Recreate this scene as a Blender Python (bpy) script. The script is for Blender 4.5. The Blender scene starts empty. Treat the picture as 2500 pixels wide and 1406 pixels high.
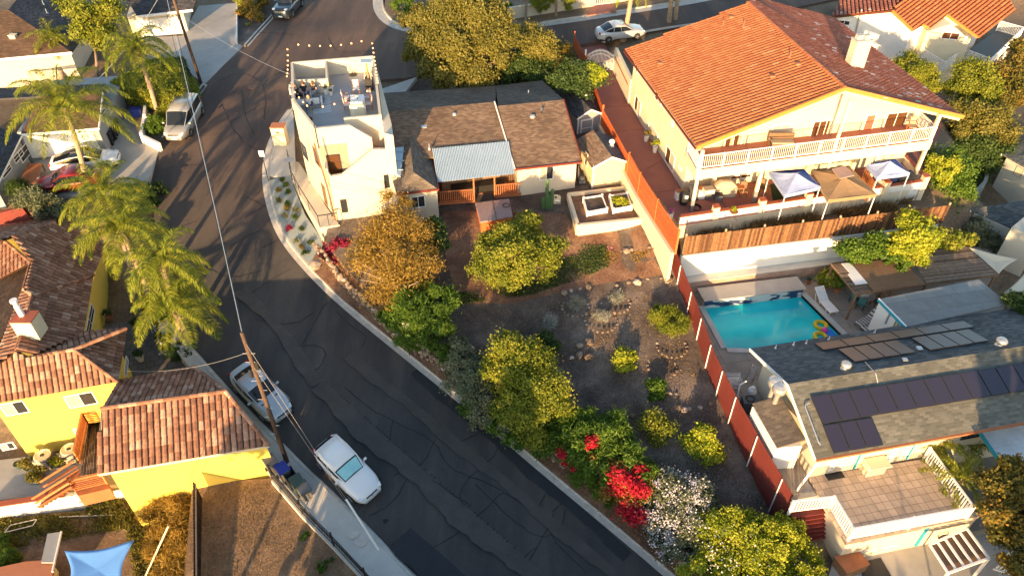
import bpy, bmesh, math, random
import numpy as np
from mathutils import Vector, Matrix
rnd = random.Random(7)
R = math.radians
scene = bpy.context.scene
COL = scene.collection

# ---------------------------------------------------------------- camera
FPX, PITCH, CX, CY, CH = 1780.0, R(40.8), 1250.0, 703.0, 34.0
cam = bpy.data.cameras.new('camera')
cam_o = bpy.data.objects.new('camera', cam); COL.objects.link(cam_o)
cam.sensor_width = 36; cam.lens = FPX/2500*36; cam.clip_end = 3000
cam_o.location = (0, 0, CH); cam_o.rotation_euler = (R(90)-PITCH, 0, 0)
scene.camera = cam_o

# ---------------------------------------------------------------- sky, sun, exposure
SUN_EL, SUN_AZ = R(8.8), R(77)          # azimuth of light travel, from +X counter-clockwise
w = bpy.data.worlds.new('World'); scene.world = w; w.use_nodes = True
nt = w.node_tree; bg = nt.nodes['Background']
sky = nt.nodes.new('ShaderNodeTexSky'); sky.sky_type = 'NISHITA'; sky.sun_disc = False
sky.sun_elevation = SUN_EL; sky.sun_rotation = R(90)-(SUN_AZ+math.pi)
nt.links.new(sky.outputs[0], bg.inputs[0]); bg.inputs[1].default_value = 0.15
sun = bpy.data.lights.new('sun', 'SUN'); sun.energy = 5; sun.angle = R(0.6); sun.color = (1, 0.63, 0.30)
so = bpy.data.objects.new('sun', sun); COL.objects.link(so)
dv = Vector((math.cos(SUN_AZ)*math.cos(SUN_EL), math.sin(SUN_AZ)*math.cos(SUN_EL), -math.sin(SUN_EL)))
so.rotation_euler = dv.to_track_quat('-Z', 'Y').to_euler()
scene.view_settings.view_transform = 'Standard'; scene.view_settings.look = 'None'
scene.view_settings.exposure = 1.52; scene.view_settings.gamma = 1

# ---------------------------------------------------------------- picture point -> place
_s, _c = math.sin(PITCH), math.cos(PITCH)
def ray(px, py):
    x = (px-CX)/FPX; y = -(py-CY)/FPX
    return Vector((x, y*_s+_c, y*_c-_s))
def at(px, py, z=0.0):
    d = ray(px, py)
    if not callable(z):
        t = (z-CH)/d.z; return Vector((d.x*t, d.y*t, z))
    zz = 2.0
    for _ in range(30):
        t = (zz-CH)/d.z; nz = z(d.x*t, d.y*t); zz = zz*0.4+nz*0.6
    t = (zz-CH)/d.z; return Vector((d.x*t, d.y*t, zz))
def ztop(p, py):                                # height of picture row py above the spot p
    t = -(py-CY)/FPX
    return CH+p.y*(t*_c-_s)/(_c+t*_s)
def wr(px_len, p):                              # length of so many pixels at point p
    return px_len*((p-Vector((0, 0, CH))).dot(Vector((0, _c, -_s))))/FPX
_ry = [0, 10, 18, 24, 30, 36, 41, 48, 52, 60, 70, 90, 200]; _rz = [-3.8, -2.2, -1.2, -.15, 1.0, 2.2, 3.3, 4.6, 5.2, 6.0, 6.5, 6.8, 9]
_gy = [0, 16, 20, 25, 30, 37, 41, 50, 60, 70, 90, 200]; _gz = [-2.6, -.6, .2, 1.3, 2.2, 3.6, 4.5, 5.2, 6.0, 6.55, 6.9, 9.1]
zr = lambda x, y: float(np.interp(y, _ry, _rz))
_cl = lambda v: min(1.0, max(0.0, v))
zg = lambda x, y: float(np.interp(y, _gy, _gz))+.7*_cl((x-7.5)/2.5)*_cl((y-35)/3)*_cl((42.5-y)/2.5)
zplus = lambda f, d: (lambda x, y: f(x, y)+d)

# ---------------------------------------------------------------- tagging and linking
def tag(o, label=None, cat=None, group=None, kind=None):
    if label: o['label'] = label
    if cat: o['category'] = cat
    if group: o['group'] = group
    if kind: o['kind'] = kind
    return o
def thing(name, label, cat, loc=(0, 0, 0), rz=0, group=None):
    o = bpy.data.objects.new(name, None); COL.objects.link(o); o.location = loc; o.rotation_euler = (0, 0, rz)
    o.empty_display_size = .2
    return tag(o, label, cat, group)
def link(name, me, mat, parent=None):
    o = bpy.data.objects.new(name, me); COL.objects.link(o)
    for m in (mat if isinstance(mat, (list, tuple)) else [mat]): me.materials.append(m)
    if parent is not None:
        o.parent = parent
        o.matrix_parent_inverse = WM(parent).inverted()
    return o
def WM(o):
    m = Matrix.LocRotScale(o.location, o.rotation_euler, o.scale)
    return WM(o.parent) @ o.matrix_parent_inverse @ m if o.parent else m
def copy_tree(o, parent=None):
    c = o.copy(); COL.objects.link(c); c.parent = parent
    if parent is not None: c.matrix_parent_inverse = o.matrix_parent_inverse.copy()
    for ch in [x for x in bpy.data.objects if x.parent == o]: copy_tree(ch, c)
    return c
class MB:                                       # mesh collector, world coordinates
    def __init__(s): s.v = []; s.f = []; s.uv = {}; s.r = {}; s.m = {}
    def add(s, vs, fs, uvs=None, r=None, mi=0):
        b = len(s.v); s.v += [tuple(v) for v in vs]
        for i, f in enumerate(fs):
            k = len(s.f); s.f.append([b+j for j in f])
            if uvs: s.uv[k] = [uvs[j] for j in f]
            if r is not None: s.r[k] = r
            if mi: s.m[k] = mi
    def box(s, c, sx, sy, sz, X=None, Y=None, Z=None, r=None, mi=0):   # centre, full sizes, axes
        X = Vector(X or (1, 0, 0)); Y = Vector(Y or (0, 1, 0)); Z = Vector(Z or (0, 0, 1)); c = Vector(c)
        vs = [c+X*(sx*.5*i)+Y*(sy*.5*j)+Z*(sz*.5*k) for k in (-1, 1) for i, j in ((-1, -1), (1, -1), (1, 1), (-1, 1))]
        s.add(vs, [(3, 2, 1, 0), (4, 5, 6, 7), (0, 1, 5, 4), (1, 2, 6, 5), (2, 3, 7, 6), (3, 0, 4, 7)], r=r, mi=mi)
        return s
    def bar(s, a, b, w_, h_=None, up=(0, 0, 1), r=None, mi=0):           # beam from a to b
        a = Vector(a); b = Vector(b); Z = (b-a); L = Z.length
        if L < 1e-6: return s
        Z.normalize(); up = Vector(up)
        if abs(Z.dot(up)) > .95: up = Vector((1, 0, 0)) if abs(Z.x) < .9 else Vector((0, 1, 0))
        X = Z.cross(up).normalized(); Y = X.cross(Z).normalized()
        return s.box((a+b)/2, w_, h_ or w_, L, X, Y, Z, r=r, mi=mi)
    def tube(s, pts, rad, n=8, cap=True, r=None, mi=0):
        pts = [Vector(p) for p in pts]; rad = rad if isinstance(rad, (list, tuple)) else [rad]*len(pts)
        b = len(s.v); fs = []; last = None
        for i, p in enumerate(pts):
            d = (pts[min(i+1, len(pts)-1)]-pts[max(i-1, 0)])
            d = d.normalized() if d.length > 1e-9 else Vector((0, 0, 1))
            if last is None:
                q = Vector((1, 0, 0)) if abs(d.x) < .8 else Vector((0, 1, 0)); last = d.cross(q).normalized()
            X = (last-d*last.dot(d)).normalized(); last = X; Y = d.cross(X)
            for k in range(n):
                a = 2*math.pi*k/n; s.v.append(tuple(p+X*(math.cos(a)*rad[i])+Y*(math.sin(a)*rad[i])))
        for i in range(len(pts)-1):
            for k in range(n):
                fs.append((b+i*n+k, b+i*n+(k+1) % n, b+(i+1)*n+(k+1) % n, b+(i+1)*n+k))
        if cap: fs.append(tuple(b+k for k in range(n))[::-1]); fs.append(tuple(b+(len(pts)-1)*n+k for k in range(n)))
        for f in fs:
            if r is not None: s.r[len(s.f)] = r
            if mi: s.m[len(s.f)] = mi
            s.f.append(list(f))
        return s
    def lathe(s, c, prof, n=14, mi=0):                            # prof [(r,z)]
        c = Vector(c); b = len(s.v)
        for (r_, z_) in prof:
            for k in range(n):
                a = 2*math.pi*k/n; s.v.append((c.x+math.cos(a)*r_, c.y+math.sin(a)*r_, c.z+z_))
        for i in range(len(prof)-1):
            for k in range(n):
                if mi: s.m[len(s.f)] = mi
                s.f.append([b+i*n+k, b+i*n+(k+1) % n, b+(i+1)*n+(k+1) % n, b+(i+1)*n+k])
        s.f.append([b+(len(prof)-1)*n+k for k in range(n)])
        return s
    def prism(s, poly, z0, z1, mi=0):                            # poly [(x,y)], z numbers or per-vertex lists
        n = len(poly); z0 = z0 if isinstance(z0, (list, tuple)) else [z0]*n; z1 = z1 if isinstance(z1, (list, tuple)) else [z1]*n
        ar = sum(poly[i][0]*poly[(i+1) % n][1]-poly[(i+1) % n][0]*poly[i][1] for i in range(n))
        if ar < 0: poly = poly[::-1]; z0 = z0[::-1]; z1 = z1[::-1]
        vs = [(p[0], p[1], z0[i]) for i, p in enumerate(poly)]+[(p[0], p[1], z1[i]) for i, p in enumerate(poly)]
        fs = [tuple(range(n))[::-1], tuple(range(n, 2*n))]+[(i, (i+1) % n, n+(i+1) % n, n+i) for i in range(n)]
        s.add(vs, fs, mi=mi); return s
    def slab(s, pts, th, uvaxis=None, r=None, mi=0):              # planar 3-D polygon with thickness below, uv in metres
        P = [Vector(p) for p in pts]; n = len(P)
        N = Vector((0, 0, 0))
        for i in range(n): N += P[i].cross(P[(i+1) % n])
        N.normalize()
        if N.z < 0: P = P[::-1]; N = -N
        e = Vector(uvaxis) if uvaxis is not None else (P[1]-P[0]); e = (e-N*e.dot(N)).normalized(); u = N.cross(e)
        vs = P+[p-N*th for p in P]
        uv = [((p-P[0]).dot(e), (p-P[0]).dot(u)) for p in vs]
        s.add(vs, [tuple(range(n)), tuple(range(n, 2*n))[::-1]]+[((i+1) % n, i, n+i, n+(i+1) % n) for i in range(n)], uvs=uv, r=r, mi=mi)
        return s
    def mesh(s, name, smooth=False):
        me = bpy.data.meshes.new(name); me.from_pydata(s.v, [], s.f); me.update()
        if s.uv:
            l = me.uv_layers.new(name='UVMap')
            for k, u in s.uv.items():
                p = me.polygons[k]
                for j, li in enumerate(p.loop_indices): l.data[li].uv = u[j]
        if s.r:
            a = me.attributes.new('rnd', 'FLOAT', 'FACE')
            for k, v in s.r.items(): a.data[k].value = v
        if s.m:
            for k, v in s.m.items(): me.polygons[k].material_index = v
        if smooth: me.polygons.foreach_set('use_smooth', [True]*len(me.polygons))
        return me
    def build(s, name, mat, parent=None, smooth=False):
        return link(name, s.mesh(name, smooth), mat, parent)
def bevel(o, w_=.03, seg=2):
    m = o.modifiers.new('bevel', 'BEVEL'); m.width = w_; m.segments = seg; m.limit_method = 'ANGLE'; m.angle_limit = R(35); return o
def smooth_mod(o, lv=2):
    m = o.modifiers.new('sub', 'SUBSURF'); m.levels = lv; m.render_levels = lv
    o.data.polygons.foreach_set('use_smooth', [True]*len(o.data.polygons)); return o

# ---------------------------------------------------------------- materials
MATS = {}
def mk(name):
    m = bpy.data.materials.new(name); m.use_nodes = True; n = m.node_tree; b = n.nodes['Principled BSDF']; return m, n, b
def node(n, t, **k):
    x = n.nodes.new(t)
    for a, v in k.items():
        if a.startswith('i_'): x.inputs[a[2:].replace('_', ' ')].default_value = v
        else: setattr(x, a, v)
    return x
def ramp(n, fac, stops):
    r = n.nodes.new('ShaderNodeValToRGB'); n.links.new(fac, r.inputs[0])
    while len(r.color_ramp.elements) < len(stops): r.color_ramp.elements.new(.5)
    for e, (p, c) in zip(r.color_ramp.elements, stops): e.position = p; e.color = (*c, 1)
    return r
def mat(name, col, rough=.8, var=.12, scale=1.5, bump=0.0, bscale=20, metal=0, spec=.3, coat=0, alpha=1, emit=0):
    """plain surface with mottling of its own colour and fine bump"""
    if name in MATS: return MATS[name]
    m, n, b = mk(name); L = n.links
    tc = node(n, 'ShaderNodeTexCoord'); no = node(n, 'ShaderNodeTexNoise', i_Scale=scale, i_Detail=6, i_Roughness=.65)
    L.new(tc.outputs['Object'], no.inputs['Vector'])
    r = ramp(n, no.outputs[0], [(.25, tuple(c*(1-var) for c in col)), (.75, tuple(min(1, c*(1+var)) for c in col))])
    L.new(r.outputs[0], b.inputs['Base Color'])
    b.inputs['Roughness'].default_value = rough; b.inputs['Metallic'].default_value = metal
    b.inputs['Specular IOR Level'].default_value = spec; b.inputs['Coat Weight'].default_value = coat
    if emit: b.inputs['Emission Color'].default_value = (*col, 1); b.inputs['Emission Strength'].default_value = emit
    if bump:
        n2 = node(n, 'ShaderNodeTexNoise', i_Scale=bscale, i_Detail=4); L.new(tc.outputs['Object'], n2.inputs['Vector'])
        bp = node(n, 'ShaderNodeBump', i_Strength=bump, i_Distance=.05); L.new(n2.outputs[0], bp.inputs['Height']); L.new(bp.outputs[0], b.inputs['Normal'])
    MATS[name] = m; return m
def mat_multi(name, cols, scale=.5, detail=8, rough=.9, bump=.3, bscale=12, fine=None):
    """noise blend of several colours at several sizes (soil, asphalt, weathered things)"""
    m, n, b = mk(name); L = n.links
    tc = node(n, 'ShaderNodeTexCoord')
    a = node(n, 'ShaderNodeTexNoise', i_Scale=scale, i_Detail=detail, i_Roughness=.62); L.new(tc.outputs['Object'], a.inputs['Vector'])
    k = len(cols); r = ramp(n, a.outputs[0], [(.3+.4*i/(k-1), c) for i, c in enumerate(cols)])
    f = node(n, 'ShaderNodeTexNoise', i_Scale=bscale, i_Detail=5, i_Roughness=.7); L.new(tc.outputs['Object'], f.inputs['Vector'])
    mx = node(n, 'ShaderNodeMixRGB', blend_type='MULTIPLY'); mx.inputs[0].default_value = .8 if fine is None else fine
    fr = ramp(n, f.outputs[0], [(.3, (.45, .45, .45)), (.7, (1.35, 1.35, 1.35))]); L.new(r.outputs[0], mx.inputs[1]); L.new(fr.outputs[0], mx.inputs[2])
    L.new(mx.outputs[0], b.inputs['Base Color']); b.inputs['Roughness'].default_value = rough; b.inputs['Specular IOR Level'].default_value = .2
    bp = node(n, 'ShaderNodeBump', i_Strength=bump, i_Distance=.08); L.new(f.outputs[0], bp.inputs['Height']); L.new(bp.outputs[0], b.inputs['Normal'])
    MATS[name] = m; return m
def mat_shingle(name, c1, c2, rough=.9, sc=1.0, weather=.35):
    m, n, b = mk(name); L = n.links
    uv = node(n, 'ShaderNodeUVMap'); br = node(n, 'ShaderNodeTexBrick', i_Scale=sc, i_Color1=(0, 0, 0, 1), i_Color2=(1, 1, 1, 1), i_Mortar=(.5, .5, .5, 1))
    br.inputs['Mortar Size'].default_value = .012; br.inputs['Brick Width'].default_value = .32; br.inputs['Row Height'].default_value = .15; br.inputs['Bias'].default_value = -.1
    L.new(uv.outputs[0], br.inputs['Vector'])
    no = node(n, 'ShaderNodeTexNoise', i_Scale=.35, i_Detail=6); L.new(uv.outputs[0], no.inputs['Vector'])
    r = ramp(n, br.outputs[0], [(.15, c1), (.85, c2)])
    mx = node(n, 'ShaderNodeMixRGB', blend_type='MULTIPLY'); mx.inputs[0].default_value = weather*2
    fr = ramp(n, no.outputs[0], [(.3, (.6, .6, .6)), (.7, (1.2, 1.2, 1.2))]); L.new(r.outputs[0], mx.inputs[1]); L.new(fr.outputs[0], mx.inputs[2])
    L.new(mx.outputs[0], b.inputs['Base Color']); b.inputs['Roughness'].default_value = rough; b.inputs['Specular IOR Level'].default_value = .15
    bp = node(n, 'ShaderNodeBump', i_Strength=.6, i_Distance=.03); L.new(br.outputs['Fac'], bp.inputs['Height']); bp.invert = True; L.new(bp.outputs[0], b.inputs['Normal'])
    MATS[name] = m; return m
def mat_attr(name, stops, rough=.8, bump=.2, spec=.25, noise=.25):
    """colour picked per face from the 'rnd' attribute"""
    m, n, b = mk(name); L = n.links
    at_ = node(n, 'ShaderNodeAttribute', attribute_name='rnd'); r = ramp(n, at_.outputs['Fac'], stops)
    tc = node(n, 'ShaderNodeTexCoord'); no = node(n, 'ShaderNodeTexNoise', i_Scale=6, i_Detail=6); L.new(tc.outputs['Object'], no.inputs['Vector'])
    fr = ramp(n, no.outputs[0], [(.3, (1-noise,)*3), (.7, (1+noise,)*3)])
    mx = node(n, 'ShaderNodeMixRGB', blend_type='MULTIPLY'); mx.inputs[0].default_value = 1; L.new(r.outputs[0], mx.inputs[1]); L.new(fr.outputs[0], mx.inputs[2])
    L.new(mx.outputs[0], b.inputs['Base Color']); b.inputs['Roughness'].default_value = rough; b.inputs['Specular IOR Level'].default_value = spec
    if bump:
        bp = node(n, 'ShaderNodeBump', i_Strength=bump, i_Distance=.03); L.new(no.outputs[0], bp.inputs['Height']); L.new(bp.outputs[0], b.inputs['Normal'])
    MATS[name] = m; return m
def mat_leaf(name, cols, trans=.35, rough=.55, scale=1.2):
    """leaf faces: hue differs from clump to clump and leaf to leaf"""
    if name in MATS: return MATS[name]
    m, n, b = mk(name); L = n.links
    at_ = node(n, 'ShaderNodeAttribute', attribute_name='rnd'); k = len(cols)
    r = ramp(n, at_.outputs['Fac'], [(i/(k-1), c) for i, c in enumerate(cols)])
    L.new(r.outputs[0], b.inputs['Base Color']); b.inputs['Roughness'].default_value = rough; b.inputs['Specular IOR Level'].default_value = .25
    tr = node(n, 'ShaderNodeBsdfTranslucent'); L.new(r.outputs[0], tr.inputs[0]); mx = node(n, 'ShaderNodeMixShader'); mx.inputs[0].default_value = trans
    out = n.nodes['Material Output']; L.new(b.outputs[0], mx.inputs[1]); L.new(tr.outputs[0], mx.inputs[2]); L.new(mx.outputs[0], out.inputs[0])
    MATS[name] = m; return m
def mat_glass(name, col=(.03, .035, .04), rough=.06):
    m, n, b = mk(name); b.inputs['Base Color'].default_value = (*col, 1); b.inputs['Roughness'].default_value = rough; b.inputs['Specular IOR Level'].default_value = .6
    MATS[name] = m; return m
def mat_wood(name, c1, c2, axis_scale=(1, 1, 8), rough=.75, sc=3):
    m, n, b = mk(name); L = n.links
    tc = node(n, 'ShaderNodeTexCoord'); mp = node(n, 'ShaderNodeMapping'); mp.inputs['Scale'].default_value = axis_scale; L.new(tc.outputs['Object'], mp.inputs[0])
    no = node(n, 'ShaderNodeTexNoise', i_Scale=sc, i_Detail=6, i_Roughness=.7); L.new(mp.outputs[0], no.inputs['Vector'])
    r = ramp(n, no.outputs[0], [(.3, c1), (.7, c2)]); L.new(r.outputs[0], b.inputs['Base Color']); b.inputs['Roughness'].default_value = rough; b.inputs['Specular IOR Level'].default_value = .2
    MATS[name] = m; return m
def mat_grid(name, col, line, w_=.6, h_=.6, off=0.0, lw=.012, rough=.8, var=.12):
    """paving or blocks with joints, uv in metres"""
    m, n, b = mk(name); L = n.links
    uv = node(n, 'ShaderNodeUVMap'); br = node(n, 'ShaderNodeTexBrick', i_Scale=1.0, i_Color1=(*[c*(1-var) for c in col], 1), i_Color2=(*[c*(1+var) for c in col], 1), i_Mortar=(*line, 1))
    br.offset = off; br.inputs['Mortar Size'].default_value = lw; br.inputs['Brick Width'].default_value = w_; br.inputs['Row Height'].default_value = h_
    L.new(uv.outputs[0], br.inputs['Vector'])
    no = node(n, 'ShaderNodeTexNoise', i_Scale=1.1, i_Detail=7, i_Roughness=.7); L.new(uv.outputs[0], no.inputs['Vector'])
    fr = ramp(n, no.outputs[0], [(.3, (.8, .78, .76)), (.7, (1.15, 1.15, 1.15))]); mx = node(n, 'ShaderNodeMixRGB', blend_type='MULTIPLY'); mx.inputs[0].default_value = 1
    L.new(br.outputs[0], mx.inputs[1]); L.new(fr.outputs[0], mx.inputs[2]); L.new(mx.outputs[0], b.inputs['Base Color']); b.inputs['Roughness'].default_value = rough
    MATS[name] = m; return m

M = MATS
mat('stucco_bright', (.84, .81, .74), .9, .07, .6, .25, 60)
mat('stucco_white', (.62, .55, .43), .9, .09, .5, .25, 60)
mat('stucco_cream', (.68, .60, .43), .9, .09, .5, .25, 60)
mat('stucco_cool', (.76, .77, .76), .9, .05, .8, .2, 60)
mat('stucco_yellow', (.78, .60, .11), .9, .08, .5, .25, 60)
mat('stucco_gray', (.30, .32, .33), .9, .06, .8, .2, 60)
mat('stucco_sage', (.46, .47, .42), .9, .06, .8, .2, 60)
mat('stucco_tan', (.70, .62, .45), .9, .06, .8, .2, 60)
mat('trim_white', (.82, .82, .80), .6, .03, 3)
mat('wall_patchy', (.74, .73, .70), .9, .12, .7, .4, 18)
mat('rail_white', (.84, .83, .80), .5, .03, 3)
mat('concrete', (.36, .35, .33), .9, .14, .9, .2, 25)
mat('concrete_light', (.47, .46, .43), .9, .12, 1.2, .2, 25)
mat('concrete_dark', (.22, .21, .20), .9, .2, .8, .2, 25)
mat('concrete_roof', (.33, .335, .34), .85, .14, .8, .1, 25)
mat('curb', (.46, .44, .40), .9, .2, 2.5, .3, 30)
mat('red_concrete', (.30, .115, .085), .75, .16, .7, .1, 20)
mat('red_cap', (.36, .10, .055), .75, .12, 3)
mat('orange_trim', (.55, .21, .05), .7, .1, 3)
mat('fence_red', (.16, .032, .026), .7, .12, 3, .2, 30)
mat('metal_white', (.78, .78, .77), .4, .04, 3)
mat('metal_gray', (.35, .36, .37), .45, .1, 3, metal=.6)
mat('metal_dark', (.03, .03, .032), .5, .1, 3)
mat('galv', (.55, .55, .54), .4, .12, 6, metal=.7)
mat('black_plastic', (.025, .027, .03), .5, .1, 3)
mat('gray_plastic', (.12, .125, .13), .6, .12, 3)
mat('blue_plastic', (.02, .04, .25), .5, .1, 3)
mat('green_plastic', (.05, .075, .06), .6, .1, 3)
mat('tan_cloth', (.42, .34, .25), .9, .08, 3)
mat('terracotta', (.42, .17, .09), .8, .12, 5)
mat('pot_white', (.75, .74, .71), .6, .05, 4)
mat('teal_trim', (.02, .30, .42), .6, .05, 3)
mat('sail_blue', (.10, .27, .66), .85, .06, 2)
mat('sail_sand', (.60, .55, .42), .85, .05, 2)
mat('canopy_blue', (.30, .38, .62), .7, .06, 1.5)
mat('canopy_deep', (.03, .10, .36), .7, .06, 1.5)
mat('canopy_tan', (.30, .20, .11), .7, .12, 1.5)
mat('curtain', (.52, .44, .30), .9, .2, 6)
mat('curtain_red', (.45, .13, .08), .9, .2, 6)
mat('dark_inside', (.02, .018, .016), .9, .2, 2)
mat('rubber', (.02, .02, .02), .8, .1, 5)
mat('skin', (.52, .32, .22), .6, .05, 8)
mat('cloth_black', (.02, .02, .025), .9, .1, 5)
mat('cloth_blue', (.06, .09, .2), .9, .15, 5)
mat('cloth_light', (.62, .62, .62), .9, .06, 5)
mat('cloth_lilac', (.50, .49, .60), .9, .08, 5)
mat('hair_brown', (.12, .05, .03), .7, .1, 8)
mat('hair_blond', (.45, .30, .15), .7, .1, 8)
mat('rug', (.42, .46, .48), .95, .1, 4)
mat('rust_wood', (.38, .14, .06), .75, .2, 2)
mat('orange_wood', (.55, .14, .04), .7, .15, 2)
mat('stone', (.38, .31, .23), .9, .25, 2.5, .4, 14)
mat('stone_pale', (.52, .48, .42), .9, .18, 3, .3, 14)
mat('gravel_blue', (.25, .30, .31), .95, .25, 18, .5, 40)
mat('sunshade', (.30, .62, .66), .35, .06, 3)
mat('hot_tub_cover', (.34, .24, .22), .7, .14, 3)
mat('pool_tile', (.50, .53, .54), .5, .08, 5)
mat('bulb', (1, .45, .20), .4, .02, 3, emit=1.2)
mat('cactus_green', (.07, .14, .05), .6, .1, 5)
mat('wire', (.32, .28, .25), .6, .1, 5)
mat('sign_face', (.80, .80, .78), .5, .03, 5)
mat('ball_pink', (.75, .08, .40), .4, .05, 3)
mat('float_yellow', (.65, .48, .03), .4, .2, 6)
mat('float_blue', (.02, .20, .70), .4, .1, 3)
mat('bronze_fabric', (.20, .12, .07), .9, .2, 4)
mat('corrugated', (.36, .47, .58), .45, .06, 1, metal=.15)  # blue tint puts the shade on awning and patio cover into the colour
mat_glass('glass_dark'); mat_glass('glass_warm', (.10, .045, .02)); mat_glass('car_glass', (.015, .018, .02), .04)
mat_multi('soil', [(.062, .048, .041), (.115, .091, .076), (.21, .172, .145)], .55, 12, bump=.5, bscale=9)
mat_multi('soil_red', [(.10, .055, .035), (.20, .11, .07), (.30, .19, .12)], .5, 10, bump=.5, bscale=8)
mat_multi('soil_grass', [(.12, .085, .055), (.20, .135, .085), (.33, .225, .145)], .6, 10, bump=.6, bscale=8)
mat_multi('bare_ground', [(.12, .09, .06), (.19, .14, .095), (.26, .20, .13)], .3, 9, bump=.4, bscale=6)
mat_shingle('shingle_brown', (.15, .10, .072), (.27, .19, .13), sc=1.0)
mat_shingle('shingle_dark', (.045, .045, .05), (.09, .09, .10))
mat_shingle('shingle_slate', (.075, .088, .095), (.14, .155, .16))
mat_shingle('shingle_green', (.125, .125, .105), (.20, .195, .165))
mat_shingle('shingle_tan', (.12, .10, .085), (.20, .165, .13))
mat_shingle('shingle_cocoa', (.10, .065, .045), (.16, .105, .07))
mat_attr('tile_orange', [(0, (.10, .028, .014)), (.02, (.31, .108, .048)), (.5, (.36, .132, .058)), (.97, (.41, .16, .07)), (1, (.46, .21, .11))], .75, noise=.1)  # first stop, in all three tile mats, paints valley shade on the slab
mat_attr('tile_orange_dim', [(0, (.09, .03, .02)), (.02, (.26, .085, .05)), (.6, (.33, .115, .07)), (.9, (.36, .14, .09)), (.97, (.38, .17, .12)), (1, (.55, .5, .46))], .75)
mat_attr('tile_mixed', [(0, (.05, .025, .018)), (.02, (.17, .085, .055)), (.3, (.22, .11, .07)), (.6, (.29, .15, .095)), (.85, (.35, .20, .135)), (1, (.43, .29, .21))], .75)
mat_attr('wood_brown', [(0, (.07, .035, .02)), (.5, (.16, .08, .04)), (1, (.25, .13, .065))], .8)
mat_attr('wood_gray', [(0, (.12, .085, .06)), (.5, (.22, .16, .12)), (1, (.33, .26, .20))], .85)
mat_attr('wood_dark', [(0, (.02, .014, .01)), (1, (.055, .035, .025))], .85)
mat_attr('fence_orange', [(0, (.42, .085, .025)), (1, (.58, .13, .04))], .7)
mat_attr('wood_rust', [(0, (.25, .08, .035)), (.5, (.38, .13, .05)), (1, (.50, .20, .08))], .75)
mat_attr('rocks', [(0, (.12, .085, .06)), (.4, (.22, .165, .12)), (.8, (.32, .26, .21)), (1, (.48, .43, .38))], .9, .5)
mat_grid('pavers', (.30, .26, .22), (.16, .13, .11), 1.5, 1.5, 0, .015)
mat_grid('deck_tile', (.52, .42, .33), (.24, .18, .14), .42, .42, 0, .014)
mat_grid('block_white', (.72, .70, .66), (.50, .46, .42), .4, .2, .5, .008)
mat_grid('block_pink', (.44, .29, .22), (.34, .22, .17), .4, .2, .5, .010)
mat_grid('slab_pad', (.38, .37, .35), (.25, .24, .22), 2.2, 2.2, 0, .012)
mat_grid('paver_dark', (.14, .13, .125), (.06, .055, .05), .5, .5, .5, .02)
mat_grid('flat_roof', (.20, .225, .235), (.13, .145, .15), 3.2, 1.0, .5, .02)
mat_grid('white_panel', (.62, .66, .68), (.42, .45, .47), 20, 1.4, 0, .012)
mat_grid('siding', (.80, .70, .44), (.62, .54, .33), 40, .2, 0, .008)
mat_leaf('leaf_oak', [(0.090, 0.098, 0.022), (0.179, 0.171, 0.036), (0.276, 0.244, 0.057)])
mat_leaf('leaf_citrus', [(0.098, 0.139, 0.016), (0.211, 0.244, 0.026), (0.357, 0.341, 0.049)])
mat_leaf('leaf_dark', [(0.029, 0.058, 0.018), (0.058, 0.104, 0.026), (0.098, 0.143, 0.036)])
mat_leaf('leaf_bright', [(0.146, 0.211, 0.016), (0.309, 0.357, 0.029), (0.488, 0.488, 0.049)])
mat_leaf('leaf_green', [(0.046, 0.104, 0.013), (0.091, 0.169, 0.021), (0.156, 0.247, 0.033)])
mat_leaf('leaf_sage', [(0.098, 0.122, 0.065), (0.179, 0.204, 0.114), (0.325, 0.325, 0.211)])
mat_leaf('leaf_golden', [(.15, .10, .022), (.30, .20, .04), (.46, .30, .06)])
mat_leaf('leaf_autumn', [(.06, .075, .018), (.14, .13, .025), (.19, .15, .03), (.36, .20, .035)])
mat_leaf('leaf_palm', [(0.103, 0.166, 0.017), (0.220, 0.269, 0.024), (0.440, 0.415, 0.049)], .42)
mat_leaf('leaf_silver', [(.20, .22, .17), (.32, .33, .28), (.45, .45, .42)])
mat_leaf('leaf_dry', [(.12, .08, .035), (.24, .16, .07), (.36, .26, .12)])
mat_leaf('petal_red', [(.36, .012, .03), (.52, .022, .045), (.62, .05, .07)], .4)
mat_leaf('petal_crimson', [(.22, .015, .05), (.32, .03, .07), (.4, .05, .1)], .4)
mat_leaf('petal_white', [(.55, .58, .75), (.75, .72, .78), (.8, .78, .78)], .4)
mat_leaf('petal_pink', [(.5, .1, .25), (.6, .2, .35), (.7, .35, .45)], .4)
mat('bark', (.26, .19, .13), .95, .25, 5, .6, 20)
mat('bark_pale', (.42, .33, .24), .95, .2, 6, .5, 20)
mat('palm_trunk', (.36, .27, .19), .95, .2, 7, .6, 14)
mat('rachis', (.15, .16, .035), .6, .15, 5)
mat('pole_wood', (.10, .065, .045), .9, .25, 3, .4, 20)
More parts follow.
